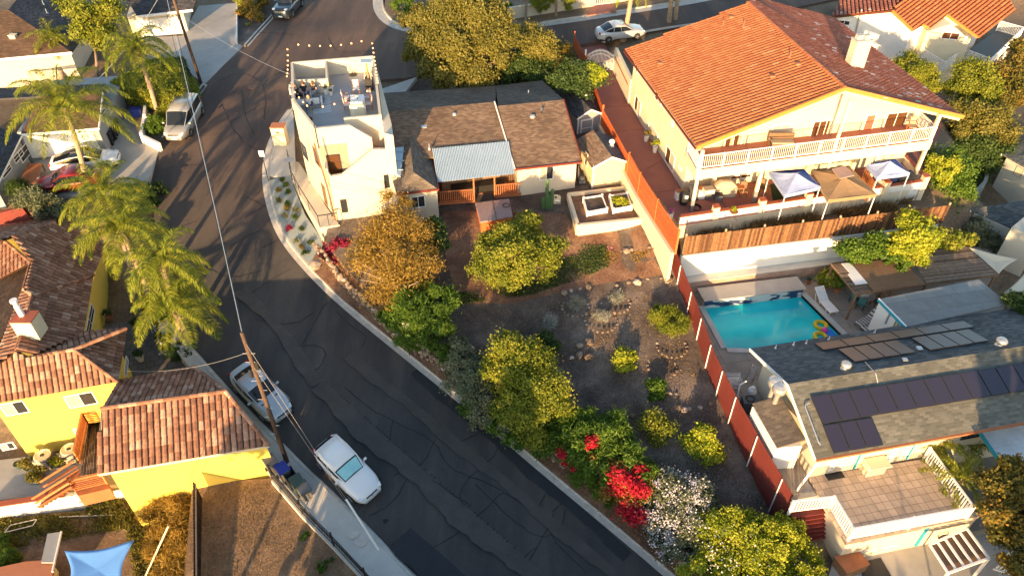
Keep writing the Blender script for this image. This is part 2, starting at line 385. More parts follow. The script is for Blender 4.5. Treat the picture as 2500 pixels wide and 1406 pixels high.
# ================================================================ GROUND
from mathutils.geometry import delaunay_2d_cdt
def inpoly(X, Y, poly):
    r = np.zeros(X.shape, bool); n = len(poly)
    for i in range(n):
        x1, y1 = poly[i][:2]; x2, y2 = poly[(i+1) % n][:2]
        if y1 == y2: continue
        c = ((y1 > Y) != (y2 > Y)) & (X < (x2-x1)*(Y-y1)/(y2-y1)+x1); r ^= c
    return r
PATCHES = []
def patch(name, px_pts, zf, material, grid=1.5, skirt=2.0, world=None, ang=None, hole=None, reg=True, skirtmat=None):
    P = world if world else [at(a, b, zf) for a, b in px_pts]
    zfun = zf if callable(zf) else (lambda x, y: zf)
    poly = [(p[0], p[1]) for p in P]; dense = []
    for i in range(len(poly)):
        a = Vector(poly[i]); b = Vector(poly[(i+1) % len(poly)]); k = max(1, int((b-a).length/max(grid, .8)))
        dense += [a.lerp(b, j/k) for j in range(k)]
    n = len(dense); xs = [p[0] for p in dense]; ys = [p[1] for p in dense]; gp = []
    if callable(zf):
        GX, GY = np.meshgrid(np.arange(min(xs), max(xs), grid), np.arange(min(ys), max(ys), grid))
        GX = GX.ravel(); GY = GY.ravel(); k = inpoly(GX, GY, poly); gp = [Vector((x, y)) for x, y in zip(GX[k], GY[k])]
    hp = [Vector((p[0], p[1])) for p in (hole or [])]; b0 = n+len(gp); hn = len(hp)
    V, E, F, _, _, _ = delaunay_2d_cdt([Vector((p[0], p[1])) for p in dense]+gp+hp, [(i, (i+1) % n) for i in range(n)]+[(b0+i, b0+(i+1) % hn) for i in range(hn)], [], 1, 1e-4)
    if hole:
        cs = [sum((V[i] for i in f), Vector((0, 0)))/len(f) for f in F]; ins_ = inpoly(np.array([c.x for c in cs]), np.array([c.y for c in cs]), hole); F = [f for f, k in zip(F, ins_) if not k]
    vs = [(v.x, v.y, zfun(v.x, v.y)) for v in V]; fs = []
    for f in F:
        a, b, c = [Vector(vs[i][:2]) for i in f[:3]]
        fs.append(list(f) if (b-a).cross(c-a) > 0 else list(f)[::-1])
    m = MB(); ca, sa = math.cos(-(ang or 0)), math.sin(-(ang or 0))
    m.add(vs, fs, uvs=[(x*ca-y*sa, x*sa+y*ca) for x, y, z in vs])
    if skirt:
        ar = sum(dense[i][0]*dense[(i+1) % n][1]-dense[(i+1) % n][0]*dense[i][1] for i in range(n))
        D = dense if ar > 0 else dense[::-1]; D = [(p[0], p[1], zfun(p[0], p[1])) for p in D]
        m.add(D+[(x, y, z-skirt) for x, y, z in D], [((i+1) % n, i, n+i, n+(i+1) % n) for i in range(n)], mi=1)
    o = m.build(name, [material, skirtmat or material]); tag(o, kind='structure')
    if reg: PATCHES.append((poly, zfun, dense))
    return o

RIGHT_CURB = [(1900, 1630), (1640, 1402), (1480, 1268), (1310, 1128), (1140, 983), (985, 858), (830, 733), (745, 648), (690, 578), (664, 512), (650, 440), (655, 372), (682, 310), (712, 268)]
LEFT_CURB = [(402, 774), (495, 880), (580, 975), (702, 1097), (866, 1254), (1010, 1406), (1250, 1650)]
ROAD = RIGHT_CURB+[(800, 215), (920, 196), (1020, 188), (1100, 160), (1250, 122), (1400, 112), (1600, 72), (1850, 40), (2300, -60), (2150, -110), (1710, -2), (1640, 10), (1262, 67), (1100, 78), (998, 72), (954, 53), (934, 27), (931, 0), (960, -150), (760, -150), (700, 0), (663, 45), (600, 114), (540, 165), (500, 207), (470, 250), (400, 340), (385, 380), (362, 440), (375, 520), (385, 600), (390, 700)]+LEFT_CURB

# asphalt: worn lighter lanes, darker seal coat, fine aggregate
def asphalt():
    m, n, b = mk('asphalt'); L = n.links; tc = node(n, 'ShaderNodeTexCoord')
    mp = node(n, 'ShaderNodeMapping'); mp.inputs['Rotation'].default_value = (0, 0, R(-42)); mp.inputs['Scale'].default_value = (.9, .12, 1)
    L.new(tc.outputs['Object'], mp.inputs[0])
    a = node(n, 'ShaderNodeTexNoise', i_Scale=.8, i_Detail=9, i_Roughness=.62); L.new(mp.outputs[0], a.inputs['Vector'])
    big = node(n, 'ShaderNodeTexNoise', i_Scale=.12, i_Detail=4); L.new(tc.outputs['Object'], big.inputs['Vector'])
    r1 = ramp(n, a.outputs[0], [(.3, (.042, .042, .044)), (.5, (.056, .054, .053)), (.72, (.082, .075, .068))])
    r2 = ramp(n, big.outputs[0], [(.35, (.75, .78, .85)), (.65, (1.25, 1.2, 1.12))])
    f = node(n, 'ShaderNodeTexNoise', i_Scale=30, i_Detail=3); L.new(tc.outputs['Object'], f.inputs['Vector'])
    r3 = ramp(n, f.outputs[0], [(.3, (.75,)*3), (.7, (1.25,)*3)])
    m1 = node(n, 'ShaderNodeMixRGB', blend_type='MULTIPLY'); m1.inputs[0].default_value = 1; m2 = node(n, 'ShaderNodeMixRGB', blend_type='MULTIPLY'); m2.inputs[0].default_value = 1
    L.new(r1.outputs[0], m1.inputs[1]); L.new(r2.outputs[0], m1.inputs[2]); L.new(m1.outputs[0], m2.inputs[1]); L.new(r3.outputs[0], m2.inputs[2])
    # the surfacing turns browner and paler towards the upper street
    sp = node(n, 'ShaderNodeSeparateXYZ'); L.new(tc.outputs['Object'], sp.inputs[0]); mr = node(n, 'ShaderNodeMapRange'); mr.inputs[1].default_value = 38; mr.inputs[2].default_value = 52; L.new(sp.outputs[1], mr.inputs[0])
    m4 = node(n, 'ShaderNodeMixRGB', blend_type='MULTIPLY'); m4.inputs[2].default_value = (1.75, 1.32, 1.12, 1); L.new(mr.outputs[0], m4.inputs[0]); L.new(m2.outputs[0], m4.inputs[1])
    L.new(m4.outputs[0], b.inputs['Base Color']); b.inputs['Roughness'].default_value = .85; b.inputs['Specular IOR Level'].default_value = .25
    bp = node(n, 'ShaderNodeBump', i_Strength=.3, i_Distance=.02); L.new(f.outputs[0], bp.inputs['Height']); L.new(bp.outputs[0], b.inputs['Normal'])
    MATS['asphalt'] = m
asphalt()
mat('crack_tar', (.022, .022, .023), .8, .2, 8)
mat_multi('asphalt_worn', [(.064, .060, .056), (.096, .088, .080)], .9, 8, bump=.25, bscale=22, fine=.5)
mat('asphalt_seal', (.030, .033, .037), .8, .15, 1.2, .15, 25)

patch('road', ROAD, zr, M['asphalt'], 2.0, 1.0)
def offset_line(pts, d):
    out = []
    for i, p in enumerate(pts):
        a = pts[max(i-1, 0)]; b = pts[min(i+1, len(pts)-1)]; t = (b-a); t.z = 0; t.normalize(); out.append(p+Vector((-t.y, t.x, 0))*d)
    return out
def densify(pts, step=1.0, smooth=2):
    for _ in range(smooth):
        q = [pts[0]]
        for a, b in zip(pts, pts[1:]): q += [a.lerp(b, .25), a.lerp(b, .75)]
        pts = q+[pts[-1]]
    out = []
    for a, b in zip(pts, pts[1:]):
        k = max(1, int((b-a).length/step)); out += [a.lerp(b, j/k) for j in range(k)]
    return out+[pts[-1]]
def strip(m, pts, prof, zf, r=None):              # profile [(offset, height)] swept along a ground line
    rows = [offset_line(pts, o) for o, h in prof]; k = len(prof); vs = []
    for i in range(len(pts)):
        for j in range(k):
            p = rows[j][i]; vs.append((p.x, p.y, zf(pts[i].x, pts[i].y)+prof[j][1]))
    m.add(vs, [(i*k+j, (i+1)*k+j, (i+1)*k+j+1, i*k+j+1) if prof[-1][0] > prof[0][0] else (i*k+j, i*k+j+1, (i+1)*k+j+1, (i+1)*k+j) for i in range(len(pts)-1) for j in range(k-1)])
def gl(px_pts, zf=zr): return [at(a, b, zf) for a, b in px_pts]
def curb(name, px_pts, side, gutter=.35):
    pts = densify(gl(px_pts)); m = MB(); s = side
    strip(m, pts, [(s*-gutter, .006), (0, .012), (s*.02, .14), (s*.17, .15), (s*.19, .0)], zr)
    # faces must look up
    me = m.mesh(name); bm = bmesh.new(); bm.from_mesh(me); bmesh.ops.recalc_face_normals(bm, faces=bm.faces); 
    up = sum(f.normal.z*f.calc_area() for f in bm.faces)
    if up < 0: bmesh.ops.reverse_faces(bm, faces=bm.faces)
    bm.to_mesh(me); bm.free(); tag(link(name, me, M['curb']), kind='structure')
curb('curb', RIGHT_CURB, -1)
curb('curb', LEFT_CURB, -1)
curb('curb', [(931, -10), (931, 5), (934, 27), (954, 53), (998, 72), (1100, 78), (1262, 67), (1640, 10), (1710, -2), (1900, -40)], 1, .9)
curb('curb', [(1470, 104), (1600, 72), (1850, 40)], -1, .3)
curb('curb', [(700, 0), (663, 45), (600, 114)], -1, .25)
curb('curb', [(500, 207), (470, 250), (400, 340)], -1, .25)

# cracks sealed with tar, worn strips with tread marks, seal-coated patches
def ribbon(m, px_pts, wid, zf, dz, jitter=.0, n=5):
    pts = densify(gl(px_pts, zf), .35, 1)
    if jitter:
        pts = [p+Vector((rnd.uniform(-1, 1), rnd.uniform(-1, 1), 0))*jitter for p in pts]
    vs = []
    L_ = offset_line(pts, 1)
    for i, p in enumerate(pts):
        d = (L_[i]-p)*wid*.5*(1 if not jitter else rnd.uniform(.5, 1.3)); z = zf(p.x, p.y)+dz
        if wid > 1: q_ = i*.35; d = d*(1+.16*math.sin(q_*.9+wid*5)+.07*math.sin(q_*3.7)+.04*math.sin(q_*9.1))
        vs += [(p.x-d.x, p.y-d.y, z), (p.x+d.x, p.y+d.y, z)]
    m.add(vs, [(2*i, 2*i+2, 2*i+3, 2*i+1) for i in range(len(pts)-1)])
CR = [[(1210, 1000), (1235, 1090), (1115, 1190), (1140, 1260)], [(840, 945), (905, 1000), (955, 1025), (1062, 1075), (1090, 1140), (1180, 1175), (1230, 1200)],
      [(960, 1025), (950, 1080), (930, 1110)], [(1062, 1072), (1035, 1130), (1010, 1143), (1150, 1235)], [(1010, 1143), (960, 1160)],
      [(1230, 1200), (1170, 1255), (1150, 1270), (1165, 1290)], [(1230, 1200), (1290, 1240), (1310, 1260)], [(1150, 1270), (1120, 1300), (1060, 1335)],
      [(1355, 1250), (1320, 1325), (1290, 1350), (1270, 1378)], [(1160, 1180), (1240, 1260), (1320, 1318), (1370, 1290), (1380, 1240)], [(1320, 1320), (1290, 1370)], [(1345, 1300), (1360, 1330), (1430, 1395)],
      [(600, 725), (650, 690), (710, 655)], [(600, 480), (680, 520)], [(640, 605), (690, 580)], [(600, 530), (650, 500)], [(620, 780), (720, 795), (770, 760)], [(690, 850), (760, 840), (800, 855), (780, 900), (755, 905)],
      [(740, 840), (790, 745), (800, 740)], [(380, 420), (440, 405), (510, 402)], [(540, 250), (580, 340), (650, 380)], [(645, 290), (650, 240), (640, 200), (700, 170)], [(650, 250), (560, 300)], [(800, 90), (815, 120), (830, 130), (920, 125)],
      [(630, 80), (720, 85)], [(640, 200), (590, 175), (530, 200)], [(500, 650), (560, 680), (640, 660)], [(560, 600), (640, 560)], [(420, 560), (480, 540)], [(590, 220), (600, 290), (620, 330)],
      [(640, 960), (700, 990), (720, 1010)], [(820, 760), (860, 800), (900, 820), (880, 850)], [(1120, 1080), (1200, 1040), (1240, 1010)], [(1350, 1250), (1400, 1200), (1440, 1190)], [(900, 1260), (960, 1230), (1010, 1140)], [(1420, 1120), (1350, 1180), (1310, 1240)]]
m = MB()
for c in CR: ribbon(m, c, .05, zr, .016, .035)
tag(m.build('crack_seal', M['crack_tar']), kind='structure')
m = MB()
for c, w_ in (([(790, 930), (960, 1085), (1110, 1215), (1330, 1400), (1500, 1545)], 2.1), ([(860, 860), (1030, 1000), (1230, 1160), (1440, 1335), (1560, 1440)], 1.3), ([(600, 700), (690, 790), (790, 930)], 1.5)):
    ribbon(m, c, w_, zr, .006)
tag(m.build('worn_lane', M['asphalt_worn']), kind='structure')
m = MB()
for c, w_ in (([(1000, 1290), (1130, 1400), (1240, 1500)], 2.6), ([(1020, 900), (1210, 1060), (1430, 1250), (1540, 1350)], 1.2)):
    ribbon(m, c, w_, zr, .010)
tag(m.build('asphalt_patch', M['asphalt_seal']), kind='structure')
m = MB()
for c in ([(760, 905), (900, 1030), (1085, 1190), (1290, 1370)], [(630, 770), (690, 830), (760, 905)]):
    pts = densify(gl(c), .22, 1); o1 = offset_line(pts, .28)
    for a, b in zip(pts[::1], o1[::1]):
        if rnd.random() < .55:
            d = (b-a); q = Vector((d.y, -d.x, 0)).normalized()*.03; z = zr(a.x, a.y)+.020
            m.add([(p.x, p.y, z) for p in (a-q, b-q, b+q, a+q)], [(0, 1, 2, 3)])
tag(m.build('tread_marks', M['crack_tar']), kind='structure')
def disc(name, px_, py_, zf, r_, material, dz=.02, kind='structure', th=.02):
    p = at(px_, py_, zf); mm = MB(); mm.lathe((p.x, p.y, p.z+dz-th), [(r_, 0), (r_, th), (r_*.86, th+.004), (r_*.8, th)], 20); return tag(mm.build(name, material), kind=kind)
mat('manhole_iron', (.13, .075, .06), .7, .2, 9, .4, 40)
for n_, (a, b) in enumerate([(497, 655), (616, 213)]):
    o = disc('manhole_cover', a, b, zr, .42, M['manhole_iron']); o['kind'] = None; del o['kind']
    tag(o, ['round iron manhole cover in the shaded street bend beside the palms', 'round iron manhole cover in the sunlit upper street'][n_], 'manhole cover', 'manhole covers in the street')

# ---- the patches of ground
patch('sidewalk', [(702, 1097), (866, 1254), (1010, 1406), (1250, 1650), (1120, 1650), (905, 1408), (750, 1250), (664, 1163), (575, 1050), (490, 930), (385, 800), (402, 774), (495, 880), (580, 975)], zplus(zr, .13), M['slab_pad'] if False else M['concrete_light'], 1.5, 1.2)
patch('gravel_bed', [(657, 440), (668, 512), (695, 575), (750, 645), (775, 640), (790, 590), (745, 525), (716, 450), (714, 424), (700, 432)], zplus(zr, .12), M['gravel_blue'], 1.2, .6)
patch('driveway_apron', [(640, 428), (655, 372), (690, 300), (716, 262), (722, 420), (700, 432)], zplus(zr, .10), M['concrete_light'], 1.2, .5)
patch('planting_strip', [(755, 650), (835, 730), (990, 855), (1145, 980), (1315, 1125), (1485, 1265), (1645, 1400), (1900, 1625), (1960, 1560), (1660, 1330), (1400, 1110), (1160, 925), (1010, 840), (850, 690), (780, 600)], zplus(zr, .14), M['soil_red'], 1.2, .8)
patch('garden_soil', [(792, 588), (850, 662), (940, 758), (1010, 822), (1100, 885), (1250, 1000), (1400, 1112), (1600, 1275), (1800, 1450), (2040, 1480), (1900, 1290), (1850, 1190), (1792, 1062), (1733, 926), (1690, 790), (1641, 655), (1600, 560), (1562, 478), (1528, 425), (1465, 305), (1425, 170), (1398, 114), (1250, 126), (1100, 165), (1020, 195), (925, 215), (850, 400)], zg, M['soil'], 1.4, 1.6, skirtmat=M['soil_red'])
patch('bare_soil', [(1080, 515), (1380, 520), (1405, 560), (1578, 545), (1600, 600), (1622, 670), (1480, 690), (1380, 712), (1260, 740), (1120, 740), (1090, 640)], zplus(zg, .02), M['soil_red'], 1.4, 0, reg=False)
patch('red_driveway', [(1660, 552), (1600, 470), (1530, 395), (1467, 300), (1432, 180), (1402, 116), (1475, 102), (1502, 174), (1640, 400), (2100, 250), (2300, 300), (2258, 458), (1960, 505)], 6.0, M['red_concrete'], 2, 1.2, skirtmat=M['stucco_cream'])
m = MB()
for c in ([(1468, 206), (1532, 203)], [(1478, 262), (1560, 258)], [(1500, 322), (1570, 316)], [(1580, 412), (1640, 380)], [(1605, 470), (1680, 460)], [(1760, 490), (1800, 540)], [(1690, 480), (1990, 440)]):
    ribbon(m, c, .03, lambda x, y: 6.0, .008)
tag(m.build('joint_line', M['dark_inside']), kind='structure')
_a, _b = at(1668, 716, 2.3), at(2060, 665, 2.3); _d = (_b-_a); _d.z = 0; _d.normalize(); _n = Vector((-_d.y, _d.x, 0)); _f = _a+_n*.72-_d*.3
patch('weed_slope', None, 5.0, M['bare_ground'], 2, .3, world=[_f, _f+_d*18.7, _f+_d*18.9+_n*4, at(1655, 560, 5)], reg=True)
FENCE_LP = [(1641, 655), (1690, 790), (1733, 926), (1792, 1062), (1850, 1190), (1900, 1290)]
_fp = [at(a, b, zg) for a, b in FENCE_LP]
patch('pool_deck', None, 2.28, M['pavers'], 2, 1.4, ang=R(10.7), world=[at(a, b, 2.28) for a, b in ((2070, 640), (2420, 600), (2420, 760), (2200, 790), (1990, 830), (1880, 850), (1860, 960), (1990, 1130), (1975, 1164), (1938, 1236))]+[V_+Vector((.15, .03, 0)) for V_ in _fp[::-1][1:]]+[at(1668, 700, 2.28)], hole=[at(a, b, 2.06) for a, b in ((1716, 754), (1955, 725), (2068, 838), (1900, 862), (1772, 856))], skirtmat=M['concrete'])
PATCHES.append(([tuple(at(a, b, 2.06)[:2]) for a, b in ((1716, 754), (1955, 725), (2068, 838), (1900, 862), (1772, 856))], lambda x, y: .9, []))
patch('court', [(2035, 1365), (2085, 1362), (2300, 1316), (2560, 1250), (2560, 1560), (1980, 1560)], .45, M['concrete'], 2, 1.0)
patch('side_yard', [(2260, 1100), (2345, 1238), (2300, 1316), (2560, 1250), (2560, 1050)], 1.0, M['concrete_dark'], 2, 1.0)
patch('dry_lot', [(470, 1183), (664, 1166), (750, 1254), (905, 1410), (1120, 1650), (430, 1650), (462, 1260)], lambda x, y: float(np.interp(y, [12, 24], [-2.0, -.4])), M['soil_grass'], 1.2, 1.2, skirtmat=M['concrete'])
patch('weedy_bank', [(-60, 1262), (150, 1250), (310, 1238), (470, 1190), (462, 1260), (430, 1650), (-60, 1650)], lambda x, y: float(np.interp(y, [12, 24], [-4.0, -2.9])), M['soil_grass'], 1.2, 1.0)
patch('courtyard', [(-60, 1130), (180, 1100), (265, 1080), (300, 1190), (-60, 1225)], -2.0, M['concrete'], 2, 1.2)
patch('stone_terrace', [(225, 800), (395, 770), (410, 790), (492, 895), (480, 925), (300, 930), (250, 860)], .6, M['paver_dark'], 2, 1.2, ang=R(20))
patch('left_driveway', [(395, 350), (362, 440), (330, 475), (55, 478), (90, 380), (240, 360), (265, 225), (350, 228), (345, 345)], lambda x, y: float(np.interp(y, [44, 60], [4.6, 5.4])), M['concrete'], 2, .8)
patch('upper_driveway', [(345, 92), (445, 88), (485, 15), (577, 8), (597, 108), (540, 165), (500, 205), (470, 185), (440, 140), (350, 145)], zplus(zr, .05), M['concrete'], 2, .8)
patch('driveway_wedge', [(925, 220), (1018, 188), (985, 232), (930, 236)], zplus(zr, .35), M['concrete_light'], 2, .8)
patch('verge', [(1005, 66), (1100, 72), (1262, 62), (1640, 5), (1710, -8), (1600, -12), (1262, 30), (1010, 10), (945, -40), (938, 20), (958, 48)], zplus(zr, .16), M['gravel_blue'] if False else M['bare_ground'], 2, .5)
patch('sidewalk', [(1432, 38), (1490, 28), (1505, 30), (1500, 10), (1452, 12)], zplus(zr, .20), M['red_concrete'], 2, .1, reg=False)
patch('planting_strip', [(600, 112), (660, 45), (690, 0), (580, -30), (578, 105)], zplus(zr, .12), M['soil'], 2, .5)
patch('planting_strip', [(345, 345), (400, 343), (470, 250), (500, 210), (470, 188), (440, 150), (355, 150), (300, 230)], zplus(zr, .12), M['soil'], 2, .5)

# ---- one sheet of terrain below and around them, out to the horizon
def axis(lo, hi, step, far):
    a = list(np.arange(lo, hi+.01, step)); d = step
    l = []; x = lo
    while x > -far: d *= 1.35; x -= d; l.append(x)
    d = step; h = []; x = a[-1]
    while x < far: d *= 1.35; x += d; h.append(x)
    return np.array(l[::-1]+a+h)
def terrain():
    ax = axis(-62, 66, .8, 1500); ay = axis(8, 96, .8, 1500); X, Y = np.meshgrid(ax, ay); xf, yf = X.ravel(), Y.ravel()
    cp = []
    for poly, zf, dense in PATCHES:
        for p in dense[::2]: cp.append((p[0], p[1], zf(p[0], p[1])-.2))
    for (a, b, z) in TERR: q = at(a, b, z); cp.append((q.x, q.y, z))
    for x in range(-60, 61, 15): cp.append((x, 2, -4.5)); cp.append((x, -20, -6)); cp.append((x, 110, 7.5)); cp.append((x, 180, 9))
    cp = np.array(cp); Z = np.zeros(len(xf))
    for i in range(0, len(xf), 4000):
        d2 = (xf[i:i+4000, None]-cp[None, :, 0])**2+(yf[i:i+4000, None]-cp[None, :, 1])**2+.4
        w_ = d2**-1.7; Z[i:i+4000] = (w_*cp[None, :, 2]).sum(1)/w_.sum(1)
    for poly, zf, dense in PATCHES:
        zz = np.full(len(xf), 1e9); px_ = np.array([p[0] for p in poly]); py_ = np.array([p[1] for p in poly])
        near = (xf > px_.min()-1.5) & (xf < px_.max()+1.5) & (yf > py_.min()-1.5) & (yf < py_.max()+1.5); ii = np.where(near)[0]
        for ox, oy in ((0, 0), (1, 0), (-1, 0), (0, 1), (0, -1), (.7, .7), (-.7, .7), (.7, -.7), (-.7, -.7)):
            k = inpoly(xf[ii]+ox, yf[ii]+oy, poly)
            for j in ii[k]: zz[j] = min(zz[j], zf(xf[j]+ox, yf[j]+oy)-.18)
        Z = np.minimum(Z, zz)
    far = (np.abs(xf) > 150) | (np.abs(yf-50) > 200)
    nx = len(ax); fs = [(j*nx+i, j*nx+i+1, (j+1)*nx+i+1, (j+1)*nx+i) for j in range(len(ay)-1) for i in range(nx-1)]
    me = bpy.data.meshes.new('terrain'); me.from_pydata([tuple(v) for v in zip(xf, yf, Z)], [], fs)
    tag(link('terrain', me, M['bare_ground']), kind='structure')
TERR = [(2380, 300, 2.5), (2450, 250, 2.5), (2300, 600, 2.2), (2380, 480, 1.5), (2480, 520, 1.2), (2450, 900, 1.5), (2250, 200, 3.5), (2480, 60, 4.5), (0, 300, 5.2), (60, 60, 6), (0, 500, 3), (80, 560, 2), (0, 800, 0), (200, 760, .3), (250, 60, 6.2), (2480, 1380, .2)]
terrain()
# ================================================================ BUILDING HELPERS
def onwall(px, py, A, B):                      # picture point on the vertical plane through A and B
    d = ray(px, py); n = Vector((B[1]-A[1], -(B[0]-A[0]), 0)); o = Vector((0, 0, CH))
    t = (Vector((A[0], A[1], 0))-o).dot(n)/d.dot(n); return o+d*t
def V2(p, z): return Vector((p[0], p[1], z))
class Frame:
    def __init__(s, o, X, Y): s.o = V2(o, 0); s.X = V2(X, 0).normalized(); s.Y = V2(Y, 0).normalized()
    def w(s, u, v, z=0): q = s.o+s.X*u+s.Y*v; return Vector((q.x, q.y, z))
    def uv(s, p):
        d = V2(p, 0)-s.o; a, b, c, e = s.X.x, s.Y.x, s.X.y, s.Y.y; k = a*e-b*c
        return (d.x*e-b*d.y)/k, (a*d.y-c*d.x)/k
    def px(s, a, b, z): return s.uv(at(a, b, z))
def frame_px(a, b, c, z):
    o = at(*a, z); return Frame(o, at(*b, z)-o, at(*c, z)-o)
def win(parent, A, B, p0, p1, name='window', cols=2, rows=1, fr=None, pane=None, fw=.06, depth=.05, curtain=None, norm=None):
    """window or door on the wall plane A-B; p0, p1 = picture points of its lower left and upper right corner, or (s, z) pairs"""
    A = V2(A, 0); B = V2(B, 0); D = (B-A).normalized(); N = Vector((D.y, -D.x, 0))
    if norm is not None and N.dot(Vector(norm)) < 0: N = -N
    def sz(p):
        if isinstance(p, tuple) and len(p) == 3: return p[0], p[1]
        q = onwall(p[0], p[1], A, B); return (q-A).dot(D), q.z
    s0, z0 = sz(p0); s1, z1 = sz(p1)
    if s1 < s0: s0, s1 = s1, s0
    if z1 < z0: z0, z1 = z1, z0
    W = s1-s0; Hh = z1-z0; c = A+D*((s0+s1)/2)+Vector((0, 0, (z0+z1)/2)); Z = Vector((0, 0, 1))
    f = MB(); fr = fr or M['trim_white']
    for sx in (-1, 1): f.box(c+D*(sx*(W/2))+N*depth*.5, fw, depth, Hh+fw, D, N, Z)
    for sz_ in (-1, 1): f.box(c+Z*(sz_*(Hh/2))+N*depth*.5, W-fw, depth*.9, fw, D, N, Z)
    for i in range(1, cols): f.box(c+D*(W*(i/cols-.5))+N*depth*.45, fw*.7, depth*.8, Hh-fw, D, N, Z)
    for j in range(1, rows): f.box(c+Z*(Hh*(j/rows-.5))+N*depth*.4, W-fw, depth*.7, fw*.6, D, N, Z)
    fo = f.build(name, fr, parent)
    g = MB(); g.box(c+N*.012, W-fw, .02, Hh-fw, D, N, Z); g.build('pane', pane or M['glass_dark'], fo)
    if curtain:
        k = MB()
        for (a0, a1) in curtain: k.box(c+D*(W*((a0+a1)/2-.5))+N*.026, W*(a1-a0)-fw, .008, Hh-fw*1.5, D, N, Z)
        k.build('curtain', M['curtain'], fo)
    return fo
def tile_field(m, poly, edir, tw=.3, cl=.42, amp=.055, rfun=None, seg=4, lift=.035, bw=.47):
    """barrel tiles laid over a planar polygon; edir runs along the eave"""
    P = [Vector(p) for p in poly]; N = Vector((0, 0, 0))
    for i in range(len(P)): N += P[i].cross(P[(i+1) % len(P)])
    N.normalize(); N = -N if N.z < 0 else N
    e = Vector(edir); e = (e-N*e.dot(N)).normalized(); u = N.cross(e)
    if u.z < 0: u = -u
    q = [((p-P[0]).dot(e), (p-P[0]).dot(u)) for p in P]; s0 = min(a for a, b in q); s1 = max(a for a, b in q); ub = min(b for a, b in q)
    k = max(1, round((s1-s0)/tw)); tw = (s1-s0)/k; rfun = rfun or (lambda: .06+.94*rnd.random())
    for i in range(k):
        s = s0+(i+.5)*tw; cr = []
        for j in range(len(q)):
            a, b = q[j], q[(j+1) % len(q)]
            if (a[0] > s) != (b[0] > s): cr.append(a[1]+(b[1]-a[1])*(s-a[0])/(b[0]-a[0]))
        cr.sort()
        for c0, c1 in zip(cr[::2], cr[1::2]):
            j0 = math.floor((c0-ub)/cl+1e-6); t = ub+j0*cl
            while t < c1-.02:
                a = max(t, c0-.02); b = min(t+cl+.04, c1+.03)
                if b-a > .06:
                    vs = []
                    for (uu, lf, sc) in ((a-.01, lift, 1.0), (b, .0, .86)):
                        for g in range(seg+1):
                            th = math.pi*g/seg; vs.append(P[0]+e*(s-math.cos(th)*tw*bw*sc)+u*uu+N*(math.sin(th)*amp+lf))
                    n = seg+1
                    m.add(vs, [(g, g+1, n+g+1, n+g) for g in range(seg)]+[tuple(range(n))[::-1]], r=rfun())
                t += cl
    return u, N
def tile_roof(name, parent, poly, edir, material, deckmat=None, tw=.3, cl=.42, amp=.055, th=.12, rfun=None, bw=.47):
    m = MB(); m.slab(poly, th, edir, r=0.0); tile_field(m, poly, edir, tw, cl, amp, rfun, bw=bw)  # slab shows between barrels in the darkest stop: valley shade as colour
    me = m.mesh(name); bm = bmesh.new(); bm.from_mesh(me); bm.to_mesh(me); bm.free()
    return link(name, me, material, parent)
def caps(m, a, b, rad=.12, step=.38, rfun=None):
    a = Vector(a); b = Vector(b); k = max(1, int((b-a).length/step))
    for i in range(k):
        p = a.lerp(b, i/k); q = a.lerp(b, (i+1.12)/k)
        m.tube([p, q], [rad*1.06, rad*.88], 8, r=(rfun or rnd.random)())
def shingle_roof(name, parent, poly, edir, material, th=.14):
    m = MB(); m.slab(poly, th, edir); return m.build(name, material, parent)
def railing(name, parent, pts, h=1.0, sp=.12, bw=.035, material=None, posts=None, low=.1, post_w=.09, top=.07, wavy=0):
    material = material or M['rail_white']; m = MB(); pts = [Vector(p) for p in pts]
    for a, b in zip(pts, pts[1:]):
        d = b-a; Lh = d.length; n = max(1, round(Lh/sp)); dn = d.normalized()
        m.bar(a+Vector((0, 0, h)), b+Vector((0, 0, h)), top, .05); m.bar(a+Vector((0, 0, low)), b+Vector((0, 0, low)), .05, .05)
        for i in range(1, n):
            p = a.lerp(b, i/n)
            if wavy:
                q = Vector((dn.y, -dn.x, 0))*wavy
                m.tube([p+Vector((0, 0, low)), p+Vector((0, 0, low+.18))+q, p+Vector((0, 0, low+.45))+q*.3, p+Vector((0, 0, h))], bw*.5, 4, cap=False)
            else: m.bar(p+Vector((0, 0, low)), p+Vector((0, 0, h)), bw, bw)
    o = m.build(name, material, parent)
    if posts:
        for a, b in zip(pts, pts[1:]):
            n = max(1, round((b-a).length/posts))
            for i in range(n+(b is pts[-1])):
                p = a.lerp(b, i/n); q = MB(); q.box(p+Vector((0, 0, h*.5-.04)), post_w, post_w, h+.16); q.build('post', material, parent)
    return o
def walls(name, parent, foot, z0, z1, material):
    m = MB(); m.prism([(p[0], p[1]) for p in foot], z0, z1); return m.build(name, material, parent)
def vent(name, parent, p, kind='pipe', s=1.0, material=None):
    m = MB(); p = Vector(p); material = material or M['galv']
    if kind == 'pipe': m.lathe(p-Vector((0, 0, .15)), [(.14*s, 0), (.14*s, .18), (.05*s, .2), (.05*s, .5*s+.15), (.04*s, .5*s+.15)], 10)
    elif kind == 'turbine': m.lathe(p-Vector((0, 0, .15)), [(.2*s, 0), (.2*s, .16), (.13*s, .18), (.13*s, .36), (.24*s, .40), (.25*s, .5), (.18*s, .6), (.05*s, .64)], 14)
    elif kind == 'box': m.box(p+Vector((0, 0, .06)), .34*s, .3*s, .16*s); m.box(p+Vector((0, 0, .16*s)), .42*s, .36*s, .05)
    return m.build(name, material, parent, smooth=(kind != 'box'))

